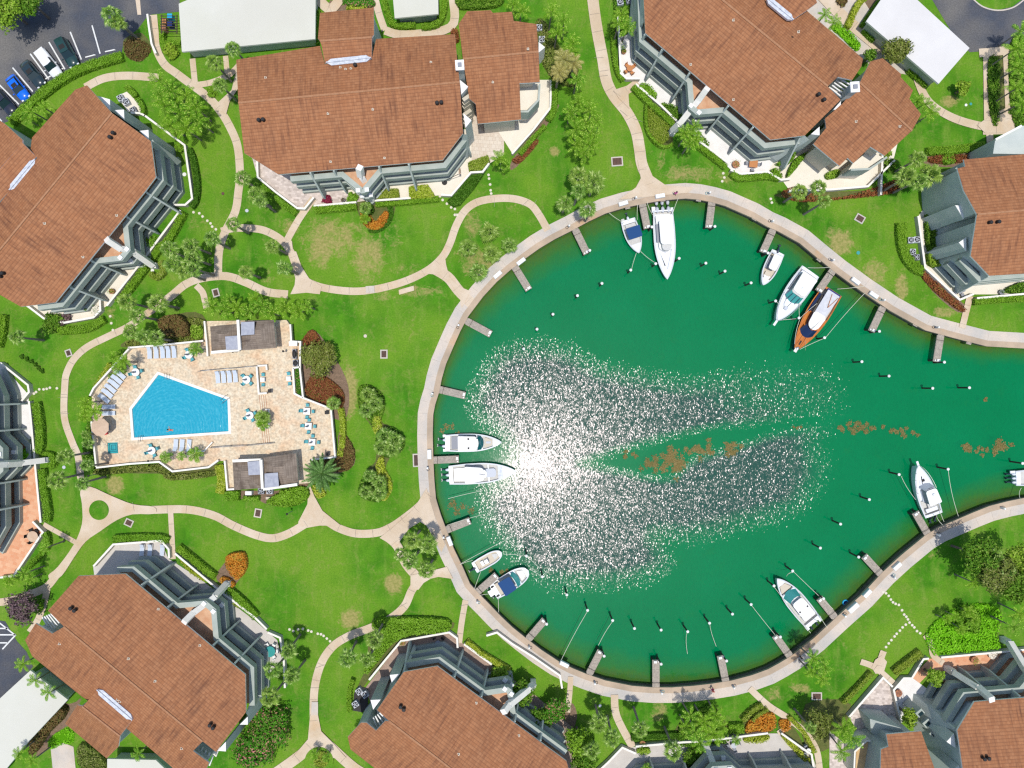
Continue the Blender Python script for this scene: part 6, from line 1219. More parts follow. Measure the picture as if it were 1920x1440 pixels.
# mooring lines
def rope(a, b, sag=.4, za=.2, zb=.9, lb=True):
    A_, B_ = P(*a, za), P(*b, zb); pts = []
    for i in range(9): t_ = i/8; q = A_.lerp(B_, t_); q.z -= sag*4*t_*(1-t_); pts.append(q)
    k = MB(); k.pipe(pts, .035, 5); o = mk('mooring_line', k, M['rope']); tag(o, '', 'rope', 'mooring lines'); auto(o, 'thin pale mooring line', ((a[0]+b[0])/2, (a[1]+b[1])/2), 'water'); return o
for a, b, *r in [((1142,399),(1171,418)),((1196,382),(1195,412)),((1193,475),(1184,506)),((1201,471),(1229,493)),((1213,378),(1224,403)),((1272,371),(1261,402)),((1515,502),(1558,501)),((1560,507),(1555,523)),((1462,600),(1498,597)),((1500,597),(1532,569)),((1499,600),(1490,645)),((1470,575),(1455,564)),((1622,549),(1548,633)),((1546,634),(1500,655)),((1502,540),(1499,596)),((1620,537),(1570,542)),
    ((1052,1238),(1101,1147)),((1122,1210),(1148,1166)),((1453,1190),(1410,1136)),((1289,1226),(1288,1187),.7,-1.0),((1343,1212),(1331,1171),.7,-.9),((944,1039),(986,1043)),((862,1059),(886,1051)),((862,1058),(960,1007)),((889,1106),(901,1073)),((935,1148),(934,1117)),((898,1117),(925,1114)),((1012,1066),(987,1043)),((992,1067),(1016,1082)),((1770,978),(1758,932)),((1768,985),(1756,966)),((1797,968),(1778,881)),((1690,893),(1717,937)),((1487,1073),(1475,1080)),((1520,1187),(1452,1101)),((1562,1142),(1488,1072)),((1534,1166),(1524,1160)),((1552,1178),(1538,1155)),((1915,915),(1914,938)),((840,935),(905,920)),((838,985),(905,965))]:
    rope(a, b, *(r if r else []))
# float ring, people
def torus(R0, r0, n=20, m_=8, z=0):
    vs = []; fs = []
    for i in range(n):
        for j in range(m_): a, b = 2*math.pi*i/n, 2*math.pi*j/m_; vs.append(((R0+r0*math.cos(b))*math.cos(a), (R0+r0*math.cos(b))*math.sin(a), z+r0*math.sin(b)))
    for i in range(n):
        for j in range(m_): fs.append((i*m_+j, ((i+1) % n)*m_+j, ((i+1) % n)*m_+(j+1) % m_, i*m_+(j+1) % m_))
    return MB().add(vs, fs)
p = P(1585, 1130, WZ); t = thing('swim_ring', 'round turquoise float ring in the water beside the lower right seawall', 'float', (p.x, p.y, WZ)); mk('tube', torus(.42,.12,z=.05), M['copper'], t, smooth=True); mk('net_floor', MB().tube((0,0,-.02),(0,0,.02),.34,.34,16), M['navy'], t)
def skin_body(name, pts, edges, rad, m, parent=None, mirror=False):
    me = bpy.data.meshes.new(name); me.from_pydata(pts, edges, []); o = link(name, me, parent); sk = o.modifiers.new('s', 'SKIN'); o.modifiers.new('d', 'SUBSURF').levels = 1; o.modifiers['d'].render_levels = 1
    for i, r in enumerate(rad): me.skin_vertices[0].data[i].radius = (r, r*.85)
    me.skin_vertices[0].data[0].use_root = True; me.materials.append(m); return o
def person(x, y, z, rz, lb, shirt, shorts, hat='hair', swim=False):
    p = P(x, y, z+.9); t = thing('person', lb, 'person', (p.x, p.y, z), rz)
    J = [(0,0,.95),(0,0,1.2),(0,0,1.42),(0,0,1.52),(0,0,1.68),(.0,.19,1.40),(.08,.26,1.12),(.24,.26,.95),(.0,-.19,1.40),(-.06,-.27,1.12),(.06,-.30,.88),(0,.09,.9),(.16,.10,.50),(.05,.10,.08),(.17,.11,.04),(0,-.09,.9),(-.08,-.10,.50),(-.26,-.10,.12),(-.16,-.11,.05)]
    Ed = [(0,1),(1,2),(2,3),(3,4),(2,5),(5,6),(6,7),(2,8),(8,9),(9,10),(0,11),(11,12),(12,13),(13,14),(0,15),(15,16),(16,17),(17,18)]
    Rr = [.14,.13,.15,.055,.10,.06,.045,.035,.06,.045,.035,.085,.06,.045,.04,.085,.06,.045,.04]
    if swim:
        J = [(-.35,0,-.02),(-.1,0,.0),(.12,0,.02),(.22,0,.04),(.36,0,.08),(.14,.2,.0),(.4,.36,-.02),(.62,.3,-.04),(.14,-.2,0),(.36,-.42,-.03),(.15,-.62,-.06),(-.4,.1,-.05),(-.75,.17,-.12),(-1.1,.12,-.2),(-1.25,.12,-.22),(-.4,-.1,-.05),(-.72,-.2,-.12),(-1.02,-.26,-.2),(-1.15,-.27,-.22)]
    b_ = skin_body('body', J, Ed, Rr, M['skin'], t)
    for hnd in ((7, 1), (10, -1)):
        a = Vector(J[hnd[0]]); d_ = (a-Vector(J[hnd[0]-1])).normalized(); k = MB(); k.ball(tuple(a+d_*.05), .04, (1,.6,1.1), 0, 6, 4)
        for f in range(4): k.tube(a+d_*.07+Vector((0,(f-1.5)*.018,0)), a+d_*(.15-.01*abs(f-1.5))+Vector((.01,(f-1.5)*.022,-.01)), .009, .007, 5)
        k.tube(a+d_*.03+Vector((.02,0,0)), a+d_*.08+Vector((.06,0,0)), .01, .008, 5); mk('hand', k, M['skin'], t)
    h = Vector(J[4]); k = MB(); k.ball(tuple(h+Vector((-.015,0,.03))), .118, (1.05,.95,1.0), 0, 10, 6); mk('hair', k, M[hat], t, smooth=True)
    k = MB(); k.ball(tuple(h+Vector((.112,0,-.01))), .018, (1,1,1.2), 0, 6, 4)
    for s_ in (-1, 1): k.ball(tuple(h+Vector((.1,s_*.035,.02))), .012, (1,1,1), 1, 6, 4); k.ball(tuple(h+Vector((0,s_*.1,-.01))), .025, (.6,.4,1), 0, 6, 4)
    k.box(tuple(h+Vector((.1,0,-.05))), (.01,.045,.01), 0, 1); mk('face', k, [M['skin'], M['hair']], t)
    if not swim:
        sh = skin_body('shirt', [J[0],J[1],J[2],J[5],tuple((Vector(J[5])*.4+Vector(J[6])*.6)),J[8],tuple((Vector(J[8])*.4+Vector(J[9])*.6))], [(0,1),(1,2),(2,3),(3,4),(2,5),(5,6)], [.16,.15,.17,.09,.065,.09,.065], M[shirt], t)
        so = skin_body('shorts', [J[0],J[11],tuple((Vector(J[11])*.35+Vector(J[12])*.65)),J[15],tuple((Vector(J[15])*.35+Vector(J[16])*.65))], [(0,1),(1,2),(0,3),(3,4)], [.155,.105,.085,.105,.085], M[shorts], t)
    else: skin_body('swimsuit', [J[0],J[1],J[2]], [(0,1),(1,2)], [.15,.14,.155], M[shirt], t)
    return t
o = person(319, 806, DZ-.25, R(170), 'swimmer with red swimwear in the lower part of the blue pool', 'red', 'red', swim=True); o.location = P(319, 806, DZ-.2)
person(1267, 362, .085, R(100), 'person in pink top leaning on the upper promenade beside the big covered boat', 'pink', 'pink'); person(1336, 1293, .06, R(160), 'person in red clothes on the bottom promenade', 'red', 'pink', 'red')
person(1500, 1231, .06, R(40), 'person in dark clothes walking on the lower right promenade', 'black', 'grey')
# seaweed rafts
def weed(cx, cy, rx, ry, n, lb, seed):
    r = np.random.RandomState(seed); c = P(cx, cy, WZ); ax, ay = rx*S, ry*S
    m_ = max(4, n//38); cl = np.stack([r.normal(size=m_)*ax*.5, r.normal(size=m_)*ay*.5], 1); w_ = r.randint(0, m_, n)
    pts = cl[w_]+r.normal(size=(n, 2))*min(ax, ay, 1.3)*.20
    C3 = np.column_stack([pts, r.rand(n)*.06+.02]); V = leaf_quads(C3, np.tile([0, 0, 1.], (n, 1))+r.normal(size=(n, 3))*.25, .24, r, .7)
    k = MB(); k.quads(V); o = mk('seaweed_raft', k, L['weed'], rnd=True); o.location = c; tag(o, lb, 'seaweed', 'floating seaweed rafts')
for i, a in enumerate([(1262,862,24,22,1500,'largest brown seaweed raft in the middle of the basin'),(1222,872,20,12,600,'ragged seaweed left of the largest raft'),(1315,845,26,12,700,'seaweed raft just right of the largest raft'),(1372,842,16,12,500,'compact seaweed raft at the right end of the central line'),(1180,855,26,8,260,'scattered seaweed at the left tip of the central line'),(1605,803,40,10,900,'long seaweed raft right of centre'),(1690,808,28,8,500,'thin seaweed raft tapering right above the lone boat'),(1815,838,10,10,260,'small seaweed clump left in the channel'),(1840,845,18,8,260,'middle seaweed clump in the channel'),(1874,838,18,14,520,'seaweed clump near the right edge of the picture'),
    (845,815,22,26,110,'brown scum by the upper of the two left bank boats'),(862,945,30,32,230,'scattered brown scum below the two left bank boats'),(935,1072,22,9,160,'brown scum between the two lower left boats'),(1495,803,14,4,120,'faint seaweed strip left of the long raft'),(1847,748,4,5,60,'tiny seaweed clump in the channel above the others'),(1268,900,4,4,40,'tiny seaweed clump under the largest raft'),(850,1040,8,10,80,'brown scum beside the dock box on the left bank')]): weed(*a, 100+i)

# ---------------------------------------------------------------- vegetation
def fan_crown(seed, R_=1.0, nf=22):
    r = random.Random(seed); k = MB()
    for i in range(nf):
        az = i*2.399+r.uniform(-.3, .3); el = R(82-112*(i/nf)**.8+r.uniform(-8, 8)); d = Vector((math.cos(az)*math.cos(el), math.sin(az)*math.cos(el), math.sin(el)))
        pl = R_*(.38+.16*r.random()); c = d*pl; side = Vector((-math.sin(az), math.cos(az), 0)); n = 11
        k.add([side*.02, c+side*.02, c-side*.02, -side*.02], [(0, 1, 2, 3)])
        for j in range(n):
            a = R(-95+190*j/(n-1)); dirv = (d*math.cos(a)+side*math.sin(a)); ln = R_*(.50-.16*abs(a)/1.9)*r.uniform(.85, 1.1)
            tip = c+dirv*ln+Vector((0, 0, -.22*ln-.10*R_*max(0, math.cos(el)))); perp = dirv.cross(d.cross(side)).normalized() if dirv.cross(d.cross(side)).length > .01 else side
            w_ = ln*.10; mid = c+dirv*ln*.5+Vector((0, 0, .03)); k.add([c, mid+perp*w_, tip, mid-perp*w_], [(0, 1, 2, 3)])
    return k
def feather_crown(seed, R_=1.0, nf=11, lf=.25, droop=1.0, npair=13):
    r = random.Random(seed); k = MB()
    for i in range(nf):
        az = i*2.399+r.uniform(-.25, .25); el = 72-60*(i/nf)+r.uniform(-8, 8); ln = R_*r.uniform(.85, 1.08); pts = []; p = Vector((0, 0, 0)); e = R(el); n = npair
        for j in range(n+1):
            pts.append(p.copy()); p = p+Vector((math.cos(az)*math.cos(e), math.sin(az)*math.cos(e), math.sin(e)))*ln/n; e -= R(95*droop)/n*(.5+j/n)
        side = Vector((-math.sin(az), math.cos(az), 0))
        for j in range(n):
            f = (pts[j+1]-pts[j]).normalized(); up = side.cross(f); w_ = .028*R_; k.add([pts[j]+side*w_, pts[j+1]+side*w_, pts[j+1]-side*w_, pts[j]-side*w_], [(0, 1, 2, 3)])
            if j < 1: continue
            L0 = lf*R_*math.sin(math.pi*min(1, (j+1.2)/(n+2)))**.7
            for s_ in (-1, 1):
                for q in (0, .5):
                    b = pts[j].lerp(pts[j+1], q); dv = (side*s_*.85+f*.65+up*(.18)).normalized(); tip = b+dv*L0*r.uniform(.85, 1.1)+Vector((0, 0, -.28*L0)); m_ = b+dv*L0*.5; k.add([b, m_+f*L0*.07, tip, m_-f*L0*.07], [(0, 1, 2, 3)])
    return k
CR = {}
for s_ in range(5): CR['fan', s_] = fan_crown(s_).mesh('fan_crown', [L['fan']], rnd=True)
for s_ in range(5): CR['feather', s_] = feather_crown(10+s_).mesh('feather_crown', [L['feather']], rnd=True)
for s_ in range(2): CR['gold', s_] = feather_crown(20+s_, nf=20, droop=1.2).mesh('golden_crown', [L['gold']], rnd=True)
CR['date', 0] = feather_crown(30, nf=34, lf=.15, droop=.75, npair=22).mesh('date_crown', [L['date']], rnd=True)
for s_ in range(3): CR['plume', s_] = feather_crown(40+s_, nf=11, lf=.40, droop=.9, npair=9).mesh('plume_crown', [L['feather']], rnd=True)
tr = MB(); 
for i in range(8):
    z0, z1 = i/8, (i+1)/8; tr.tube((0, 0, z0), (0, 0, z1), 1-.35*z0, 1-.35*z1, 9, cap=False)
TRUNK = tr.mesh('palm_trunk', [M['bark']], smooth=True)
NAME = {'fan': 'fan_palm', 'feather': 'feather_palm', 'gold': 'feather_palm', 'date': 'date_palm', 'plume': 'feather_palm'}
WORDS = {'fan': ('grey-green fan palm', 'fan palms around the basin gardens'), 'feather': ('dark glossy feather palm', 'feather palms in clusters'), 'gold': ('golden-tinted feather palm', 'golden feather palms'), 'date': ('large spiky date palm', None), 'plume': ('small dark feather palm', 'feather palms in clusters')}
rp = random.Random(5)
def palm(x, y, rpx, kind='fan', h=None, words=None):
    v = {'fan': 5, 'feather': 5, 'gold': 2, 'date': 1, 'plume': 3}[kind]; me = CR[kind, rp.randrange(v)]
    h = h if h is not None else {'fan': 6.6, 'feather': 4.8, 'gold': 6, 'date': 3.2, 'plume': 2.2}[kind]*rp.uniform(.9, 1.1)
    p = P(x, y, h); lx, ly = rp.uniform(-.35, .35), rp.uniform(-.35, .35); t = thing(NAME[kind], '', 'palm tree', (p.x-lx, p.y-ly, 0)); g_ = WORDS[kind][1]
    if g_: t['group'] = g_
    Rm = rpx*S*(H-h)/H*(1.18 if kind == 'fan' else rp.uniform(1.05, 1.35)); c = link('crown', me, t, (lx, ly, h)); c.scale = (Rm, Rm, Rm); c.rotation_euler = (rp.uniform(-.12, .12), rp.uniform(-.12, .12), rp.uniform(0, 6.28))
    k = link('trunk', TRUNK, t); r0 = {'fan': .2, 'feather': .13, 'gold': .22, 'date': .36, 'plume': .09}[kind]
    k.matrix_basis = Matrix(((r0, 0, lx, 0), (0, r0, ly, 0), (0, 0, h, 0), (0, 0, 0, 1)))
    auto(t, words or WORDS[kind][0], (x, y)); return t
FAN = [(402,118,17),(436,92,15),(412,160,15),(455,335,16),(480,365,17),(488,378,13),(1085,330,20),(1115,342,22),(1060,382,17),(1102,392,18),(1085,358,15),(1720,298,17),(1698,330,20),(1745,328,22),(1722,340,18),(1500,360,16),(1535,352,16),(1545,378,14),
 (317,467,18),(357,462,18),(325,495,20),(345,510,15),(362,485,18),(362,505,16),(397,447,16),(437,420,15),(237,567,18),(295,568,19),(257,592,16),(32,632,15),(460,510,14),(510,462,15),(532,502,15),(245,622,16),(270,632,17),(292,634,17),(122,857,17),(107,900,19),(155,907,14),(162,872,12),(165,832,11),(160,815,9),(495,782,11),(625,757,14),
 (916,435,19),(877,464,18),(922,476,19),(955,460,16),(897,510,19),(685,390,12),(772,1014,18),(803,1022,19),(770,1052,17),(799,1068,17),(752,1040,15),(1122,1357,19),(1200,1367,17),(1262,1408,19),(1147,1385,18),(1110,1408,17),(542,1220,17),(547,1267,17),(511,1257,18),(507,1307,20),(652,1235,19),(702,1200,18),(688,1237,15),
 (690,740,16),(703,757,16),(686,770,15),(722,818,18),(740,827,17),(716,838,17),(736,842,16),(692,892,13),(712,907,15),(686,923,14),(711,926,15),(1885,1070,20),(1862,1045,20),(1520,1365,12),(1805,545,0)]
for x, y, r in FAN:
    if r: palm(x, y, r, 'fan', h=(2.6 if 670 < x < 760 and 720 < y < 940 else 3.0 if 860 < x < 970 and 420 < y < 530 else 3.2 if (x, y) in ((165,832),(160,815),(495,782),(625,757),(685,390)) else None))
palm(210, 30, 20, 'fan', 5.5, 'bright green two-trunk palm over the parking bays'); palm(222, 42, 15, 'fan', 5.0)
FEA = [(300,152,21),(322,172,23),(350,180,22),(308,198,22),(338,212,24),(368,202,22),(318,238,20),(350,244,22),(372,228,20),(300,178,16),(60,210,15),(85,203,16),(52,222,12),(1165,28,17),(1175,52,18),(1158,45,14),(978,22,20),(962,10,18),(1035,22,18),(1055,40,20),(1045,62,18),(1072,82,20),(1068,100,18),(1082,152,18),(1050,120,14),
 (1085,192,20),(1106,207,20),(1070,212,19),(1100,232,20),(1080,243,20),(1110,252,19),(1083,273,19),(1107,270,19),(1095,290,17),(1120,228,14),(1284,250,17),(1304,262,18),(1292,270,16),(1302,240,14),(1545,28,15),(1562,44,15),(1720,188,15),(1733,196,15),(1744,212,16),(1902,92,24),(1908,128,22),(1904,165,22),(1915,195,20),(1912,60,18),
 (398,575,18),(422,580,19),(445,578,19),(468,582,19),(492,575,19),(512,586,18),(536,576,20),(560,582,20),(575,575,14),(480,560,14),(430,562,14),(232,677,15),(222,690,12),(215,668,12),(162,757,15),(178,772,17),(160,780,13),(312,857,12),(366,852,13),(341,855,9),(492,782,13),(494,795,12),(45,1245,15),(67,1275,17),(92,1297,17),(85,1028,14),(45,1075,14),(20,1088,13),(57,1085,11),
 (1295,1340,19),(1320,1352,21),(1303,1372,20),(1342,1342,19),(1337,1375,20),(1312,1392,18),(1352,1360,16),(1285,1362,16),(1524,1233,16),(1546,1250,17),(1520,1258,16),(1540,1272,16),(1580,1365,22),(1595,1382,22),(1576,1408,18),(1790,1155,10),(1815,1145,11),(1826,1162,11),(1800,1180,11),(1775,1160,10),(1910,1150,17),(1900,1175,16),(936,298,16),(945,310,12),(260,1412,14),(37,1412,14),(60,1425,14),(670,1375,11),(1380,1387,9),(685,410,10),(367,655,12),(590,1415,9),(612,1420,9),(1825,1092,14),(1212,1440,10)]
for x, y, r in FEA: palm(x, y, r, 'plume' if r < 14 else 'feather', h=(3.2 if 390 < x < 590 and 550 < y < 600 else 1.8+DZ if 300 < x < 500 and 770 < y < 870 else None if r >= 14 else 2.4))
for x, y, r in [(1057,112,22),(1048,135,18),(1075,120,18)]: palm(x, y, r, 'gold')
palm(604, 888, 37, 'date', 3.4, 'large spiky date palm by the lower pool house')
# leafy masses
def pip(pts, poly):
    x, y = pts[:, 0], pts[:, 1]; ins = np.zeros(len(pts), bool); n = len(poly)
    for i in range(n):
        x1, y1 = poly[i-1]; x2, y2 = poly[i]; c = ((y1 > y) != (y2 > y)); c &= x < (x2-x1)*(y-y1)/((y2-y1) if abs(y2-y1) > 1e-9 else 1e-9)+x1; ins ^= c
    return ins
def leafy(name, poly, h, lf, lb, cat, dens=42, size=.24, z0=0, group=None, bumpy=.12, core='lawnc'):
    poly = ccw(poly); r = np.random.RandomState(int(abs(poly[0][0]*37+poly[0][1]*91)) % 100000); A_ = abs(area(poly)); c = Vector((sum(p[0] for p in poly)/len(poly), sum(p[1] for p in poly)/len(poly)))
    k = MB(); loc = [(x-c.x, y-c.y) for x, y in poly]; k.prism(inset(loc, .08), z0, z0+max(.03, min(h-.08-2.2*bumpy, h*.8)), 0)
    dens *= 1.9; n = min(10000, int(A_*dens)); xs = [p[0] for p in loc]; ys = [p[1] for p in loc]; Q = []; tot = 0
    while tot < n:
        q = np.column_stack([r.uniform(min(xs), max(xs), n*2), r.uniform(min(ys), max(ys), n*2)]); q = q[pip(q, loc)]; Q.append(q); tot += len(q)
        if len(Q) > 30: break
    q = np.concatenate(Q)[:n]; ph = r.rand(4)*6
    zz = z0+h-.05+bumpy*(np.sin(q[:, 0]*2.3+ph[0])+np.sin(q[:, 1]*2.9+ph[1])+r.normal(size=len(q))*.7)
    V = leaf_quads(np.column_stack([q, zz]), np.column_stack([r.normal(size=(len(q), 2))*.55, np.ones(len(q))]), size, r)
    # sides
    per = []; m_ = len(loc)
    for i in range(m_):
        a, b = Vector(loc[i-1]), Vector(loc[i]); ln = (b-a).length; s_ = int(ln*h*dens*.7)
        if s_ < 1: continue
        d = (b-a).normalized(); nn = np.array([d.y, -d.x, .3]); t_ = r.rand(s_)[:, None]; pp = np.array([a.x, a.y])+t_*np.array([b.x-a.x, b.y-a.y])
        per.append(leaf_quads(np.column_stack([pp+nn[:2]*.03, z0+r.rand(s_)*h]), np.tile(nn, (s_, 1))+r.normal(size=(s_, 3))*.4, size, r))
    if per: V = np.concatenate([V]+per)
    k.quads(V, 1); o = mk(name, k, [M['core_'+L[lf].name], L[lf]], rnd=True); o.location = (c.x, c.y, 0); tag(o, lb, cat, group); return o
def hedge(pts, wpx, lb='', lf='hedge', h=1.0, z0=0, smooth=4, words='clipped green hedge'):
    line = [tuple(P(a, b, z0+h*.8)[:2]) for a, b in pts]; line = cr(line, smooth) if smooth > 1 and len(line) > 2 else line
    a = offset(line, wpx*S/2); b = offset(line, -wpx*S/2)
    o = leafy('hedge', a+b[::-1], h, lf, lb, 'hedge', 46, .2, z0, bumpy=.05)
    if not lb: m_ = pts[len(pts)//2]; auto(o, words, m_)
    return o
HD = [([(18,229),(60,190),(108,152),(160,125),(228,104)],16,'hedge'),([(353,278),(362,300),(369,345),(366,375),(358,388)],11,'dhedge'),([(344,398),(318,445),(296,468),(275,498)],12,'hedge'),([(272,500),(250,530),(220,568)],13,'hedge'),([(108,620),(160,616),(194,598)],14,'hedge'),([(300,490),(306,508),(292,520),(282,512)],10,'ohedge'),
 ([(486,345),(515,370),(555,400)],11,'hedge'),([(590,394),(668,387)],12,'hedge'),([(704,383),(765,379),(822,373)],8,'hedge'),([(1187,162),(1215,190),(1245,216),(1268,238)],10,'hedge'),([(1312,274),(1335,292),(1362,313)],10,'hedge'),([(1372,324),(1385,333),(1405,333),(1440,330),(1462,334)],11,'hedge'),([(1149,40),(1151,95),(1157,130),(1168,150)],8,'hedge'),
 ([(1691,418),(1692,450),(1700,480),(1718,502),(1732,508)],17,'hedge'),([(1828,566),(1870,562),(1930,559)],11,'hedge'),([(1740,283),(1790,280),(1846,272)],14,'hedge'),([(66,755),(72,790),(74,830),(70,850)],15,'hedge'),([(80,853),(95,855),(100,866),(92,876)],12,'hedge'),([(78,880),(82,920),(88,960),(86,978)],13,'hedge'),([(82,1000),(88,1010),(84,1030),(50,1065)],9,'hedge'),
 ([(212,1011),(255,1008),(300,1009),(314,1014)],13,'hedge'),([(333,1026),(365,1052),(402,1082)],13,'hedge'),([(425,1105),(455,1130),(480,1158)],14,'hedge'),([(875,1203),(905,1227),(955,1257)],9,'yhedge'),([(662,1275),(655,1300),(655,1335)],8,'hedge'),([(1635,1262),(1610,1290),(1580,1319)],8,'ohedge'),([(1678,1262),(1702,1243),(1728,1224)],13,'ohedge'),([(1184,1384),(1230,1381),(1278,1379)],11,'dhedge'),
 ([(1367,1367),(1395,1366)],17,'hedge'),([(1393,1352),(1408,1336),(1430,1322)],9,'ohedge'),([(1412,1352),(1420,1342),(1440,1330)],6,'ohedge'),([(638,766),(642,790),(642,825),(637,855)],10,'yhedge'),([(410,872),(416,900),(412,925)],16,'yhedge'),([(422,930),(448,930)],17,'hedge'),([(455,935),(485,935)],9,'hedge'),([(528,920),(526,935),(512,942)],8,'hedge'),
 ([(720,0),(728,28),(740,46),(778,47)],10,'hedge'),([(790,50),(820,44),(832,20),(834,0)],10,'hedge'),([(1038,150),(1040,180),(1038,205),(1028,225)],11,'hedge'),([(1022,235),(1000,258),(975,288)],8,'hedge'),([(303,45),(304,75),(310,88)],8,'hedge'),([(310,80),(338,80)],9,'hedge'),([(410,110),(340,112)],0,'hedge'),([(1590,50),(1607,12),(1625,-10)],11,'yhedge'),([(1617,48),(1632,25),(1650,0)],7,'hedge'),([(1705,130),(1722,145),(1740,160)],8,'hedge'),([(1620,55),(1640,75)],8,'hedge'),([(1866,262),(1866,285)],5,'hedge'),
 ([(236,162),(248,172),(254,182)],9,'hedge'),([(258,185),(266,200),(268,212)],9,'hedge'),([(1005,160),(1003,160)],0,'hedge'),([(1212,195),(1212,235),(1225,262),(1245,275),(1262,270)],5,'hedge'),([(596,18),(592,60),(594,82)],6,'hedge'),([(1480,1345),(1508,1375),(1528,1410)],7,'yhedge'),([(240,690),(215,720),(180,745)],0,'hedge'),([(206,682),(192,705),(180,725)],8,'yhedge'),([(5,590),(2,625),(-5,650)],12,'hedge'),([(1290,1115),(1291,1116)],0,'hedge')]
for pts, wpx, lf in HD:
    if wpx: hedge(pts, wpx, '', lf, 1.0 if lf != 'dhedge' else .8, words={'hedge': 'clipped green hedge', 'dhedge': 'dark low hedge', 'ohedge': 'olive clipped hedge', 'yhedge': 'yellow-green hedge strip'}[lf])
hedge([(176,745),(240,672)], 5, '', 'ohedge', .9, words='olive clipped hedge')
def bed(pts, h, lf, lb, dens=38, size=.26, smooth=3, name='planted_bed', cat='plant bed', z0=0, bumpy=.12):
    q = [tuple(P(a, b, z0+h*.7)[:2]) for a, b in pts]; return leafy(name, cr(q, smooth, True) if smooth > 1 else q, h, lf, lb, cat, dens, size, z0, bumpy=bumpy)
bed([(767,352),(770,349),(802,347),(814,365),(812,373),(768,372)],1.0,'yhedge','square bright lime hedge block on the pale top centre patio',smooth=1); bed([(702,358),(746,354),(749,371),(704,374)],.9,'ohedge','olive clipped block left of the lime block',smooth=1); bed([(848,367),(884,325),(905,323),(912,318),(890,352),(862,385),(850,388),(838,378)],.6,'dhedge','dark green bed beyond the white wall of the top centre patio',smooth=1); bed([(878,305),(905,295),(915,292),(918,302),(904,320),(880,320)],1,'ohedge','olive hedge wedge near the grid paving',smooth=1)
bed([(1736,1192),(1762,1160),(1800,1140),(1848,1132),(1878,1150),(1868,1190),(1868,1220),(1765,1229),(1748,1222)],.45,'bright','bright green ground cover bed above the lower right patio',26,.34)
bed([(704,1162),(760,1158),(838,1162),(838,1183),(775,1190),(740,1203),(712,1235),(690,1262),(683,1250),(700,1215),(720,1190),(700,1178)],1.1,'hedge','leafy shrub bed round the upper wall of the bottom middle patio',34,.3)
bed([(672,728),(692,722),(716,738),(721,760),(712,790),(700,800),(690,785),(674,768)],.5,'tree','top lobe of the S-shaped palm bed',26,.3); bed([(700,785),(712,782),(716,805),(712,818),(700,808)],.6,'yhedge','lime neck joining the top and middle lobes of the S-shaped bed'); bed([(712,810),(735,800),(757,820),(755,842),(732,858),(712,850),(704,830)],.5,'tree','middle lobe of the S-shaped palm bed',26,.3); bed([(706,868),(718,855),(722,880),(733,900),(734,920),(722,938),(716,934),(724,912),(708,888)],.6,'yhedge','lime strip in the lower lobe of the S-shaped bed'); bed([(680,895),(700,882),(722,900),(728,925),(712,940),(690,938),(672,925)],.5,'tree','lower lobe of the S-shaped palm bed',24,.3)
bed([(690,398),(704,416),(722,396),(728,404),(718,424),(700,430),(682,420),(676,402)],.8,'croton','orange croton bed by the top centre lawn',40,.26); bed([(677,385),(694,380),(700,395),(690,402),(678,400)],1.2,'tree','green shrubs above the orange croton bed'); bed([(724,380),(736,382),(736,408),(724,426),(706,436),(690,432),(722,415),(730,400)],.4,'dhedge','dark rim hedge of the orange croton bed')
bed([(424,1045),(436,1038),(456,1037),(462,1055),(458,1072),(446,1086),(436,1080),(425,1062)],1.1,'croton','large round orange croton clump beside the lower left patio',40,.28); bed([(414,1083),(428,1085),(440,1096),(430,1104),(418,1098)],.8,'croton','small orange croton clump near the tip of the buttress beam',40,.26)
bed([(566,640),(585,618),(602,640),(598,652),(575,650)],.6,'red','red-brown shrubs above the round tree'),bed([(572,738),(592,700),(640,730),(642,762),(620,762)],.6,'red','red-brown shrubs below the round tree'); bed([(640,812),(664,845),(655,880),(618,885),(590,892),(590,866),(632,860)],.7,'brown','brown bushy bed at the lower right corner of the pool deck'); bed([(552,694),(560,693),(564,738),(556,735)],.35,'pinkf','flowers in the narrow trough on the pool deck',40,.2,z0=DZ)
bed([(238,640),(290,625),(330,600),(382,600),(380,635),(300,645),(242,650)],.7,'otree','olive shrubbery along the upper edge of the pool deck',26,.34); bed([(300,600),(330,590),(350,605),(352,628),(318,630),(302,618)],2.0,'brown','brown leafless-looking shrub above the pool deck',30,.32,name='shrub',cat='shrub'); bed([(360,612),(378,612),(380,632),(362,634)],1.2,'ytree','lime shrub at the upper left corner of the pool house',name='shrub',cat='shrub')
bed([(205,700),(235,665),(240,680),(244,690),(215,720)],.7,'tree','green planting behind the slanted lounger row',26,.3,z0=.3); bed([(160,745),(188,755),(192,780),(172,788),(156,778)],.7,'feather','palm-filled bed at the left end of the pool deck',26,.3,z0=.3); bed([(165,790),(172,790),(178,878),(166,880),(155,850)],.7,'tree','dark shrub strip left of the pool deck wall',28,.3); bed([(182,880),(298,872),(330,890),(400,882),(402,892),(320,900),(290,884),(185,890)],.5,'otree','olive strip planting below the zigzag deck wall',26,.3)
bed([(505,935),(545,915),(575,915),(576,935),(545,950),(505,945)],1.0,'hedge','rounded shrub mass below the lower pool house',30,.3); bed([(587,910),(605,915),(610,928),(596,934),(588,922)],.7,'yhedge','lime shrubs at the foot of the date palm'); bed([(1214,195),(1236,205),(1258,235),(1252,262),(1238,270),(1222,262),(1216,235)],.4,'ohedge','heart-shaped olive bed left of the buttress beam',34,.2); bed([(1198,160),(1215,158),(1230,175),(1228,185),(1206,175)],1,'hedge','rounded green shrub inside the left wall of the white patio'); bed([(1240,195),(1262,198),(1285,215),(1300,245),(1268,228)],.9,'tree','green shrubs beside the base of the buttress beam')
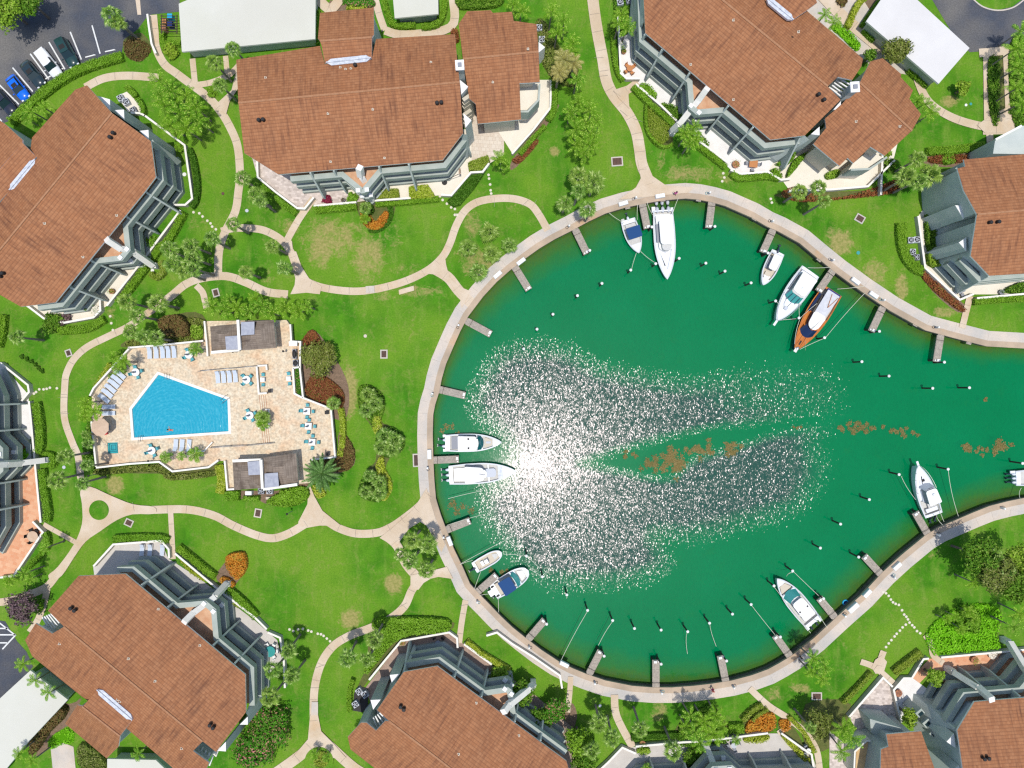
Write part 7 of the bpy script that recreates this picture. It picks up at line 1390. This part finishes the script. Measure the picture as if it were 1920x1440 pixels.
bed([(1454,308),(1475,310),(1492,292),(1486,286),(1470,300)],.7,'hedge','crescent shrub row below the grey end wall',smooth=2); bed([(1480,330),(1512,290),(1508,288),(1490,300),(1478,322)],1,'hedge','shrub row beside the entrance of the top right wing'); bed([(1446,318),(1460,318),(1466,334),(1450,334)],.8,'hedge','small shrub patch left of the pale path'); bed([(1550,325),(1570,318),(1574,330),(1552,335)],.8,'ytree','lime shrub by the garage door of the top right wing'); bed([(1465,362),(1500,350),(1560,372),(1640,352),(1690,335),(1680,360),(1590,372),(1500,378)],.35,'red','red-brown ground cover along the upper right terrace',24,.3)
bed([(1815,372),(1768,385),(1740,400),(1736,440),(1760,455),(1748,420)],0.01,'tree','x') if False else None
bed([(1738,400),(1758,402),(1764,440),(1758,470),(1742,470),(1736,430)],.9,'tree','green planting between the yard and the right-hand end wall'); bed([(1745,470),(1780,468),(1778,485),(1758,500),(1742,492)],1.3,'ytree','large-leaved lime shrub at the foot of the right-hand end wall'); bed([(1724,510),(1742,516),(1800,570),(1812,580),(1800,582),(1752,545)],.5,'red','mixed brown and green strip along the right-hand garden wall',30,.26); bed([(1890,540),(1925,528),(1925,548),(1892,548)],1,'tree','shrubs right of the striped pot')
bed([(1740,298),(1760,292),(1840,290),(1845,300),(1760,306)],.5,'red','red-brown strip below the long upper right hedge'); bed([(1768,293),(1788,291),(1790,305),(1770,306)],.8,'hedge','boxed shrub at the corner of the right-hand block'); bed([(1855,112),(1872,108),(1874,160),(1872,228),(1862,230),(1855,180)],.6,'tree','narrow planted island between the two upper right paths',28,.3); bed([(1895,85),(1925,80),(1925,235),(1900,225)],.6,'tree','planted bed under the palms at the upper right edge',26,.32)
bed([(1445,-20),(1460,-20),(1470,-5)],.3,'tree','x') if False else None
bed([(1560,52),(1575,45),(1612,80),(1605,95),(1582,72)],.4,'bright','ground cover strip beside the upper eave of the top right block'); bed([(1272,225),(1305,262),(1320,275),(1330,268),(1300,238),(1282,215)],0.3,'tree','low shrubs at the tip of the buttress beam') ; bed([(1312,1332),(1335,1322),(1352,1345),(1364,1370),(1360,1392),(1290,1400),(1272,1388),(1280,1352)],.8,'tree','shrub mass under the bottom feather palms',26,.32); bed([(1428,1340),(1450,1338),(1455,1358),(1440,1372),(1400,1374),(1405,1352)],.6,'croton','orange-yellow flower patch by the bottom path fork',30,.28)
bed([(1462,1352),(1478,1350),(1482,1362),(1468,1372)],.6,'croton','small red flower patch right of the path fork'); bed([(1466,1382),(1478,1384),(1520,1425),(1524,1440),(1505,1425)],.6,'yhedge','yellow shrubs along the right wall of the bottom patio'); bed([(1398,1383),(1440,1379),(1436,1390),(1400,1392)],.6,'yhedge','yellow-green shrubs on the bottom patio wall'); bed([(1195,1405),(1215,1402),(1218,1412),(1198,1414)],.6,'ytree','low plants behind the left bottom patio wall')
bed([(642,0),(665,-5),(700,0),(698,12),(655,10)],.6,'pinkf','red-tinged shrubs above the small tiled wing'); bed([(655,10),(682,8),(684,16),(650,18)],.5,'yhedge','yellow shrubs above the small tiled wing'); bed([(860,-5),(940,-5),(930,12),(870,16),(858,10)],.8,'tree','shrubbery at the top edge above the top centre wing'); bed([(846,58),(858,56),(860,75),(848,76)],.9,'red','reddish shrub in the notch beside the top centre wing'); bed([(960,300),(972,292),(1000,262),(1008,268),(975,305)],.4,'red','red flowers at the tip of the cream terrace')
bed([(78,1345),(100,1325),(122,1330),(115,1350),(90,1375),(62,1415),(58,1390)],1.4,'brown','purple-brown shrubs beside the lower left garage roof',30,.32); bed([(90,1388),(112,1370),(135,1362),(138,1392),(118,1395),(95,1405)],.1,'bright','small lawn strip by the lower left entrance'); bed([(150,1395),(170,1400),(200,1430),(198,1450),(160,1450),(145,1420)],.8,'otree','olive shrubs below the small lower left wing'); bed([(345,1030),(345,1050),(385,1085),(372,1086),(335,1050)],.0+.3,'yhedge','low plants inside the long lower left wall',24,.26)
bed([(436,1118),(448,1122),(460,1138),(448,1140),(436,1130)],.7,'yhedge','variegated shrub against the long lower left wall'); bed([(40,1000),(42,1001),(40,1003)],.1,'tree','x') if False else None; bed([(590,1418),(598,1410),(612,1412),(616,1428),(602,1440),(590,1432)],.7,'ohedge','round shrub in the ring bed at the bottom'); bed([(232,78),(255,70),(284,90),(262,115),(236,104)],.3,'brown','low dry planting at the base of the two-trunk palm',16,.26)
bed([(1150,0),(1165,-15),(1195,-10),(1190,30),(1180,60),(1160,60)],.5,'tree','leafy bed at the top beside the walk',22,.3); bed([(1005,40),(1022,40),(1035,70),(1085,130),(1080,160),(1040,150),(1010,100)],.6,'otree','mixed undergrowth beside the top centre wing',22,.32)
# round shrubs and trees
def foliage(x, y, rpx, h, lf, label, dens=34, size=.34, squash=.75, nm='tree', cat='tree', trunk=True, asp=1.0, rot=0.0, lobes=9, words=None):
    r = np.random.RandomState(int(x*3+y*7)); Rm = rpx*S*(H-h)/H; zc = h-Rm*squash*.45 if trunk else Rm*squash*.35; zc = max(zc, Rm*squash*.55 if trunk else .2)
    p = P(x, y, zc); t = thing(nm, label or '', cat, (p.x, p.y, 0)); C_ = []; N_ = []; n = int(min(7000, 12.6*Rm*Rm*dens)); L_ = []
    for i in range(lobes):
        a = 2.4*i+r.rand(); q = Rm*.62*math.sqrt((i+.3)/lobes); L_.append((q*math.cos(a), q*math.sin(a)*asp, Rm*squash*(.25-.35*(q/Rm)**2)+r.normal()*.1*Rm, Rm*(.36+.16*r.rand())))
    k = MB()
    for lx, ly, lz, lr in L_:
        m_ = int(n/lobes); d = r.normal(size=(m_, 3)); d /= np.linalg.norm(d, axis=1, keepdims=True); d[:, 2] = np.where(d[:, 2] < -.35, -d[:, 2], d[:, 2]); rr = lr*(.72+.34*r.rand(m_))[:, None]
        rr *= (1+.16*np.sin(d[:, :1]*9+lx*5)+.12*np.sin(d[:, 1:2]*11+ly*3))
        C_.append(d*rr*np.array([1, 1, squash])+np.array([lx, ly, lz+zc])); N_.append(d+r.normal(size=(m_, 3))*.55)
        if lr > .8 and nm != 'shrub': pass
        k.ball((lx, ly, lz+zc), lr*.62, (1, 1, squash), 1, 8, 5)
    V = leaf_quads(np.concatenate(C_), np.concatenate(N_), size, r, .65); k.quads(V, 0); mk('crown' if nm == 'tree' else 'foliage', k, [L[lf], L[lf]], t, rnd=True)
    if trunk:
        k = MB(); k.pipe([(0, 0, 0), (.1, .05, zc*.5), (0, 0, zc)], .22, 8, 0, .13)
        for lx, ly, lz, lr in L_[1:6]: k.tube((0, 0, zc*.55), (lx*.8, ly*.8, zc+lz), .09, .04, 6)
        mk('trunk', k, M['bark2'], t)
    if not label: auto(t, words or f'{nm}', (x, y))
    return t
foliage(600,672,38,3.2,'otree','big round olive-green tree at the right edge of the pool deck'); foliage(10,15,44,6,'ytree','large lime-topped tree over the upper left car park'); foliage(55,5,30,5.5,'tree','dark tree at the top edge over the car park'); foliage(1675,98,30,4,'otree','grey-green tree between the white garage and the top right roof',asp=.8); foliage(1630,105,14,2.5,'tree','small dark tree in the notch of the top right roof'); foliage(1805,166,16,2.2,'ytree','small round lime tree alone on the upper right lawn')
foliage(322,97,17,1.4,'ytree','round bright shrub below the bin enclosure',nm='shrub',cat='shrub',trunk=False); foliage(505,1360,48,2.8,'pinkf','large shrub speckled with pink flowers right of the lower left roof',nm='shrub',cat='shrub',trunk=False,lobes=14); foliage(478,1400,40,2.4,'pinkf','pink flowering shrub below the larger one at the bottom edge',nm='shrub',cat='shrub',trunk=False,lobes=11)
foliage(935,1265,23,2.8,'ytree','rounded shrub with red tints at the end of the yellow-green hedge',nm='shrub',cat='shrub',trunk=False); foliage(976,1300,28,4,'tree','bright tree left of the reddish one by the bottom middle balconies'); foliage(1014,1345,26,3.6,'tree','green tree in front of the bottom middle fins'); foliage(1042,1330,27,4,'pinkf','tree with reddish flowers by the bottom middle block')
foliage(1085,1385,30,4.5,'hedge','light green tree left of the bottom fan palms'); foliage(1095,1425,30,4.5,'tree','tree at the bottom edge right of the bottom middle block'); foliage(1532,1355,30,5,'otree','dark olive tree above the two big feather palms'); foliage(45,1138,34,4.5,'plum','greyish brown tree near the lower left car park',dens=22); foliage(72,1135,16,2,'hedge','small round shrub in the fork of the lower left walk',nm='shrub',cat='shrub',trunk=False)
foliage(1830,1040,40,7,'tree','dark broad tree, leftmost of the cluster on the lower right lawn'); foliage(1862,1075,40,7.5,'otree','olive tree in the middle of the lower right cluster'); foliage(1900,1095,40,7,'tree','dark tree at the right edge of the lower right cluster'); foliage(1905,1050,34,7,'ytree','lime tree at the upper right of the lower right cluster'); foliage(1795,1085,0,1,'tree','x') if False else None
foliage(1752,1268,18,3.2,'ytree','round lime tree on the lower right terracotta patio'); foliage(1703,1342,19,3.4,'ytree','round lime tree at the lower end of the stone courtyard'); foliage(1815,1160,28,2.4,'hedge','bushy growth in the middle of the bright green bed',nm='shrub',cat='shrub',trunk=False,lobes=12); foliage(50,852,14,1.8,'bright','round bright shrub beside the far left buttress',nm='shrub',cat='shrub',trunk=False)
foliage(265,466,9,1.2,'magenta','magenta flowering shrub inside the upper left garden wall',nm='shrub',cat='shrub',trunk=False); foliage(614,376,11,1.3,'magenta','dark red shrub behind the top centre garden wall',nm='shrub',cat='shrub',trunk=False); foliage(660,372,13,1.2,'hedge','round green shrub right of the dark red shrub',nm='shrub',cat='shrub',trunk=False); foliage(250,487,13,1.2,'ytree','shrub beside the terracotta strip of the upper left patio',nm='shrub',cat='shrub',trunk=False); foliage(285,455,16,1.3,'hedge','green shrub above the magenta one inside the wall',nm='shrub',cat='shrub',trunk=False,asp=.7)
foliage(100,605,22,2,'tree','dark green shrub at the lower corner of the upper left patio',nm='shrub',cat='shrub',trunk=False); foliage(122,598,15,2,'plum','purple-grey shrub beside the dark green one',nm='shrub',cat='shrub',trunk=False,dens=20); foliage(398,173,12,.5,'hedge','flat round clipped shrub in the top left path fork',nm='shrub',cat='shrub',trunk=False); foliage(337,278,10,1,'hedge','small green shrub inside the bend of the upper left wall',nm='shrub',cat='shrub',trunk=False)
foliage(1688,42,0,1,'tree','x') if False else None; foliage(1700,365,0,1,'tree','x') if False else None; foliage(1830,150+20,0,1,'tree','x') if False else None
foliage(1660,290,12,1.6,'ytree','lime shrub by the terrace of the top right wing',nm='shrub',cat='shrub',trunk=False); foliage(1668,310,14,2,'tree','dark shrub right of the top right terrace',nm='shrub',cat='shrub',trunk=False); foliage(1905,210,14,2,'tree','dark bush at the upper right edge',nm='shrub',cat='shrub',trunk=False); foliage(1578,4,11,.9,'brown','round brown planter bush on the upper right forecourt',nm='shrub',cat='shrub',trunk=False); foliage(1300,1420,26,2.4,'tree','dark shrub on the bottom patio edge',nm='shrub',cat='shrub',trunk=False)
foliage(1810,1165,0,1,'tree','x') if False else None
for i, (x, y) in enumerate([(41,669),(51,673),(59,678),(66,684),(72,690),(79,696)]): foliage(x, y, 5, .6, 'dhedge', f"small dark shrub, {ORD[i]} from the left in the row of six", nm='shrub', cat='shrub', trunk=False, dens=60, size=.2, lobes=4)
for x, y, lb in [(478,208,'')]: pass
# lights in the lawn
def disc_thing(x, y, r, m, lb, nm='ground_light', h=.06): p = P(x, y); o = mk(nm, MB().tube((0,0,.01),(0,0,h),r,r*.95,14), M[m]); o.location = p; tag(o, lb, 'ground light' if nm == 'ground_light' else 'marker', 'round markers in the lawns')
for x, y, r, m, lb in [(463,395,.28,'lgrey','pale round cover on the lawn right of the top left walk'),(120,876,.28,'lgrey','pale round cover left of the curved walk'),(685,630,.28,'beige','beige round cover high on the great lawn'),(1609,474,.3,'teal','green round cover on the upper right lawn'),(1811,197,.22,'white','white round cover on the upper right lawn'),(1820,195,.22,'teal','teal round cover on the upper right lawn'),(1125,1323,.25,'lgrey','pale round cover between two bottom palms'),(346,327,.32,'white','white round light on the upper left garden wall'),(286,507,.28,'white','white round light below the upper left beam tip'),(418,363,.25,'grate','dark round cover left of the top left walk')]: disc_thing(x, y, r, m, lb)
# ---------------------------------------------------------------- labels that single each repeat out
LAND = [('the two-trunk parking palm',230,60),('the parking bays',60,200),('the big upper left palm clump',340,205),('the cream garage roof',420,110),('the grey saddle of the left roof',60,330),('the upper left white buttress',345,480),('the upper left garden wall bend',355,340),('the upper left patio corner',190,595),('the small left teardrop lawn',490,480),
 ('the mottled top patio',560,360),('the orange croton bed',705,400),('the white chimney of the top block',862,110),('the pale top patio',850,330),('the big arc lawn',920,470),('the cream wing terrace',985,210),('the top edge walk',1100,20),('the golden palms',1055,110),('the long top walk clump',1095,240),('the foot of the top walk',1090,360),('the heart-shaped bed',1240,230),
 ('the grey-seated table',1413,306),('the upper right terrace',1510,360),('the white garage',1700,90),('the small lone lime tree',1790,190),('the upper right terrace wall',1720,320),('the hedged yard on the right',1710,470),('the right-hand patio',1830,555),('the upper right edge path',1890,140),('the upper pool house row',480,575),('the shrubs above the pool deck',280,620),
 ('the slanted lounger row',215,700),('the hot tub',180,840),('the pool',340,850),('the far left patio',80,900),('the round lawn disc',170,940),('the lower pool house',480,920),('the top S-bed lobe',690,755),('the middle S-bed lobe',728,830),('the lower S-bed lobe',700,915),('the island by the promenade',780,1030),
 ('the lower left walk fork',50,1090),('the lower left garage roof',70,1280),('the lower left loungers',260,1010),('the lower left buttress tip',425,1095),('the pale green table',510,1230),('the bottom middle table',760,1190),('the ring bed at the bottom',600,1420),('the black service yard',665,1320),('the bottom middle balconies',960,1270),('the left bottom path',1120,1370),
 ('the bottom patio wall',1220,1385),('the bottom garden path fork',1430,1340),('the bottom promenade bend',1530,1250),('the dark bottom olive tree',1560,1380),('the stone courtyard',1650,1300),('the bright green bed',1800,1165),('the lower right tree cluster',1860,1060),('the lower left corner',60,1420),('the pool deck planter',493,790)]
WATER = [('the navy-topped boat',1186,440),('the big covered boat',1247,450),('the pier beyond the covered boat',1332,405),('the small cabin boat',1447,500),('the cruiser beside the yacht',1480,560),('the varnished yacht',1535,610),('the right-hand block bank',1650,600),('the channel mouth upper bank',1775,655),('the open channel',1790,730),
 ('the lone boat on the right bank',1735,930),('the edge boat with three motors',1905,890),('the float ring',1600,1120),('the lower right cruiser',1495,1120),('the lower right seawall bend',1455,1215),('the bottom pier right of centre',1355,1255),('the bottom pier at centre',1230,1262),('the bottom pier left of centre',1115,1240),('the lower left bend pier',1005,1180),
 ('the blue-canopied boat',957,1092),('the dark-motored open boat',912,1050),('the two big left bank boats',880,860),('the pier above the big boats',845,736),('the upper left bank pier',895,610),('the pier by the big arc lawn',975,520),('the foot of the arc walk',1085,450),('the glittering water',1020,640),('the centre of the basin',1340,520),('the lower right open water',1600,980),('the lower middle open water',1290,1170)]
def nearest(set_, p): return min(set_, key=lambda q: (q[1]-p[0])**2+(q[2]-p[1])**2)[0]
grp = {}
for o, wd_, p, s_ in AUTO: grp.setdefault((wd_, nearest(LAND if s_ == 'land' else WATER, p), s_), []).append((p, o))
ORDL = ['leftmost', 'second from left', 'third from left', 'fourth from left', 'fifth from left', 'sixth from left', 'seventh from left', 'eighth from left', 'ninth from left', 'tenth from left', 'eleventh from left', 'twelfth from left', 'thirteenth from left']
ORDT = [q.replace('left', 'top') for q in ORDL]; ORDT[0] = 'topmost'
for (wd_, near, s_), lst in grp.items():
    xs = [q[0][0] for q in lst]; ys = [q[0][1] for q in lst]; hor = max(xs)-min(xs) >= max(ys)-min(ys); lst.sort(key=lambda q: q[0][0] if hor else q[0][1])
    for i, (p, o) in enumerate(lst):
        n = len(lst); pos = '' if n == 1 else (('left' if hor else 'upper')+' of two ' if n == 2 and i == 0 else ('right' if hor else 'lower')+' of two ' if n == 2 else '')
        o['label'] = f"{wd_} by {near}" if n == 1 else f"{wd_}, {('left' if hor else 'upper') if i == 0 else ('right' if hor else 'lower')} one by {near}" if n == 2 else f"{wd_}, {(ORDL if hor else ORDT)[min(i, 12)] if i < n-1 else ('rightmost' if hor else 'lowest')} by {near}"
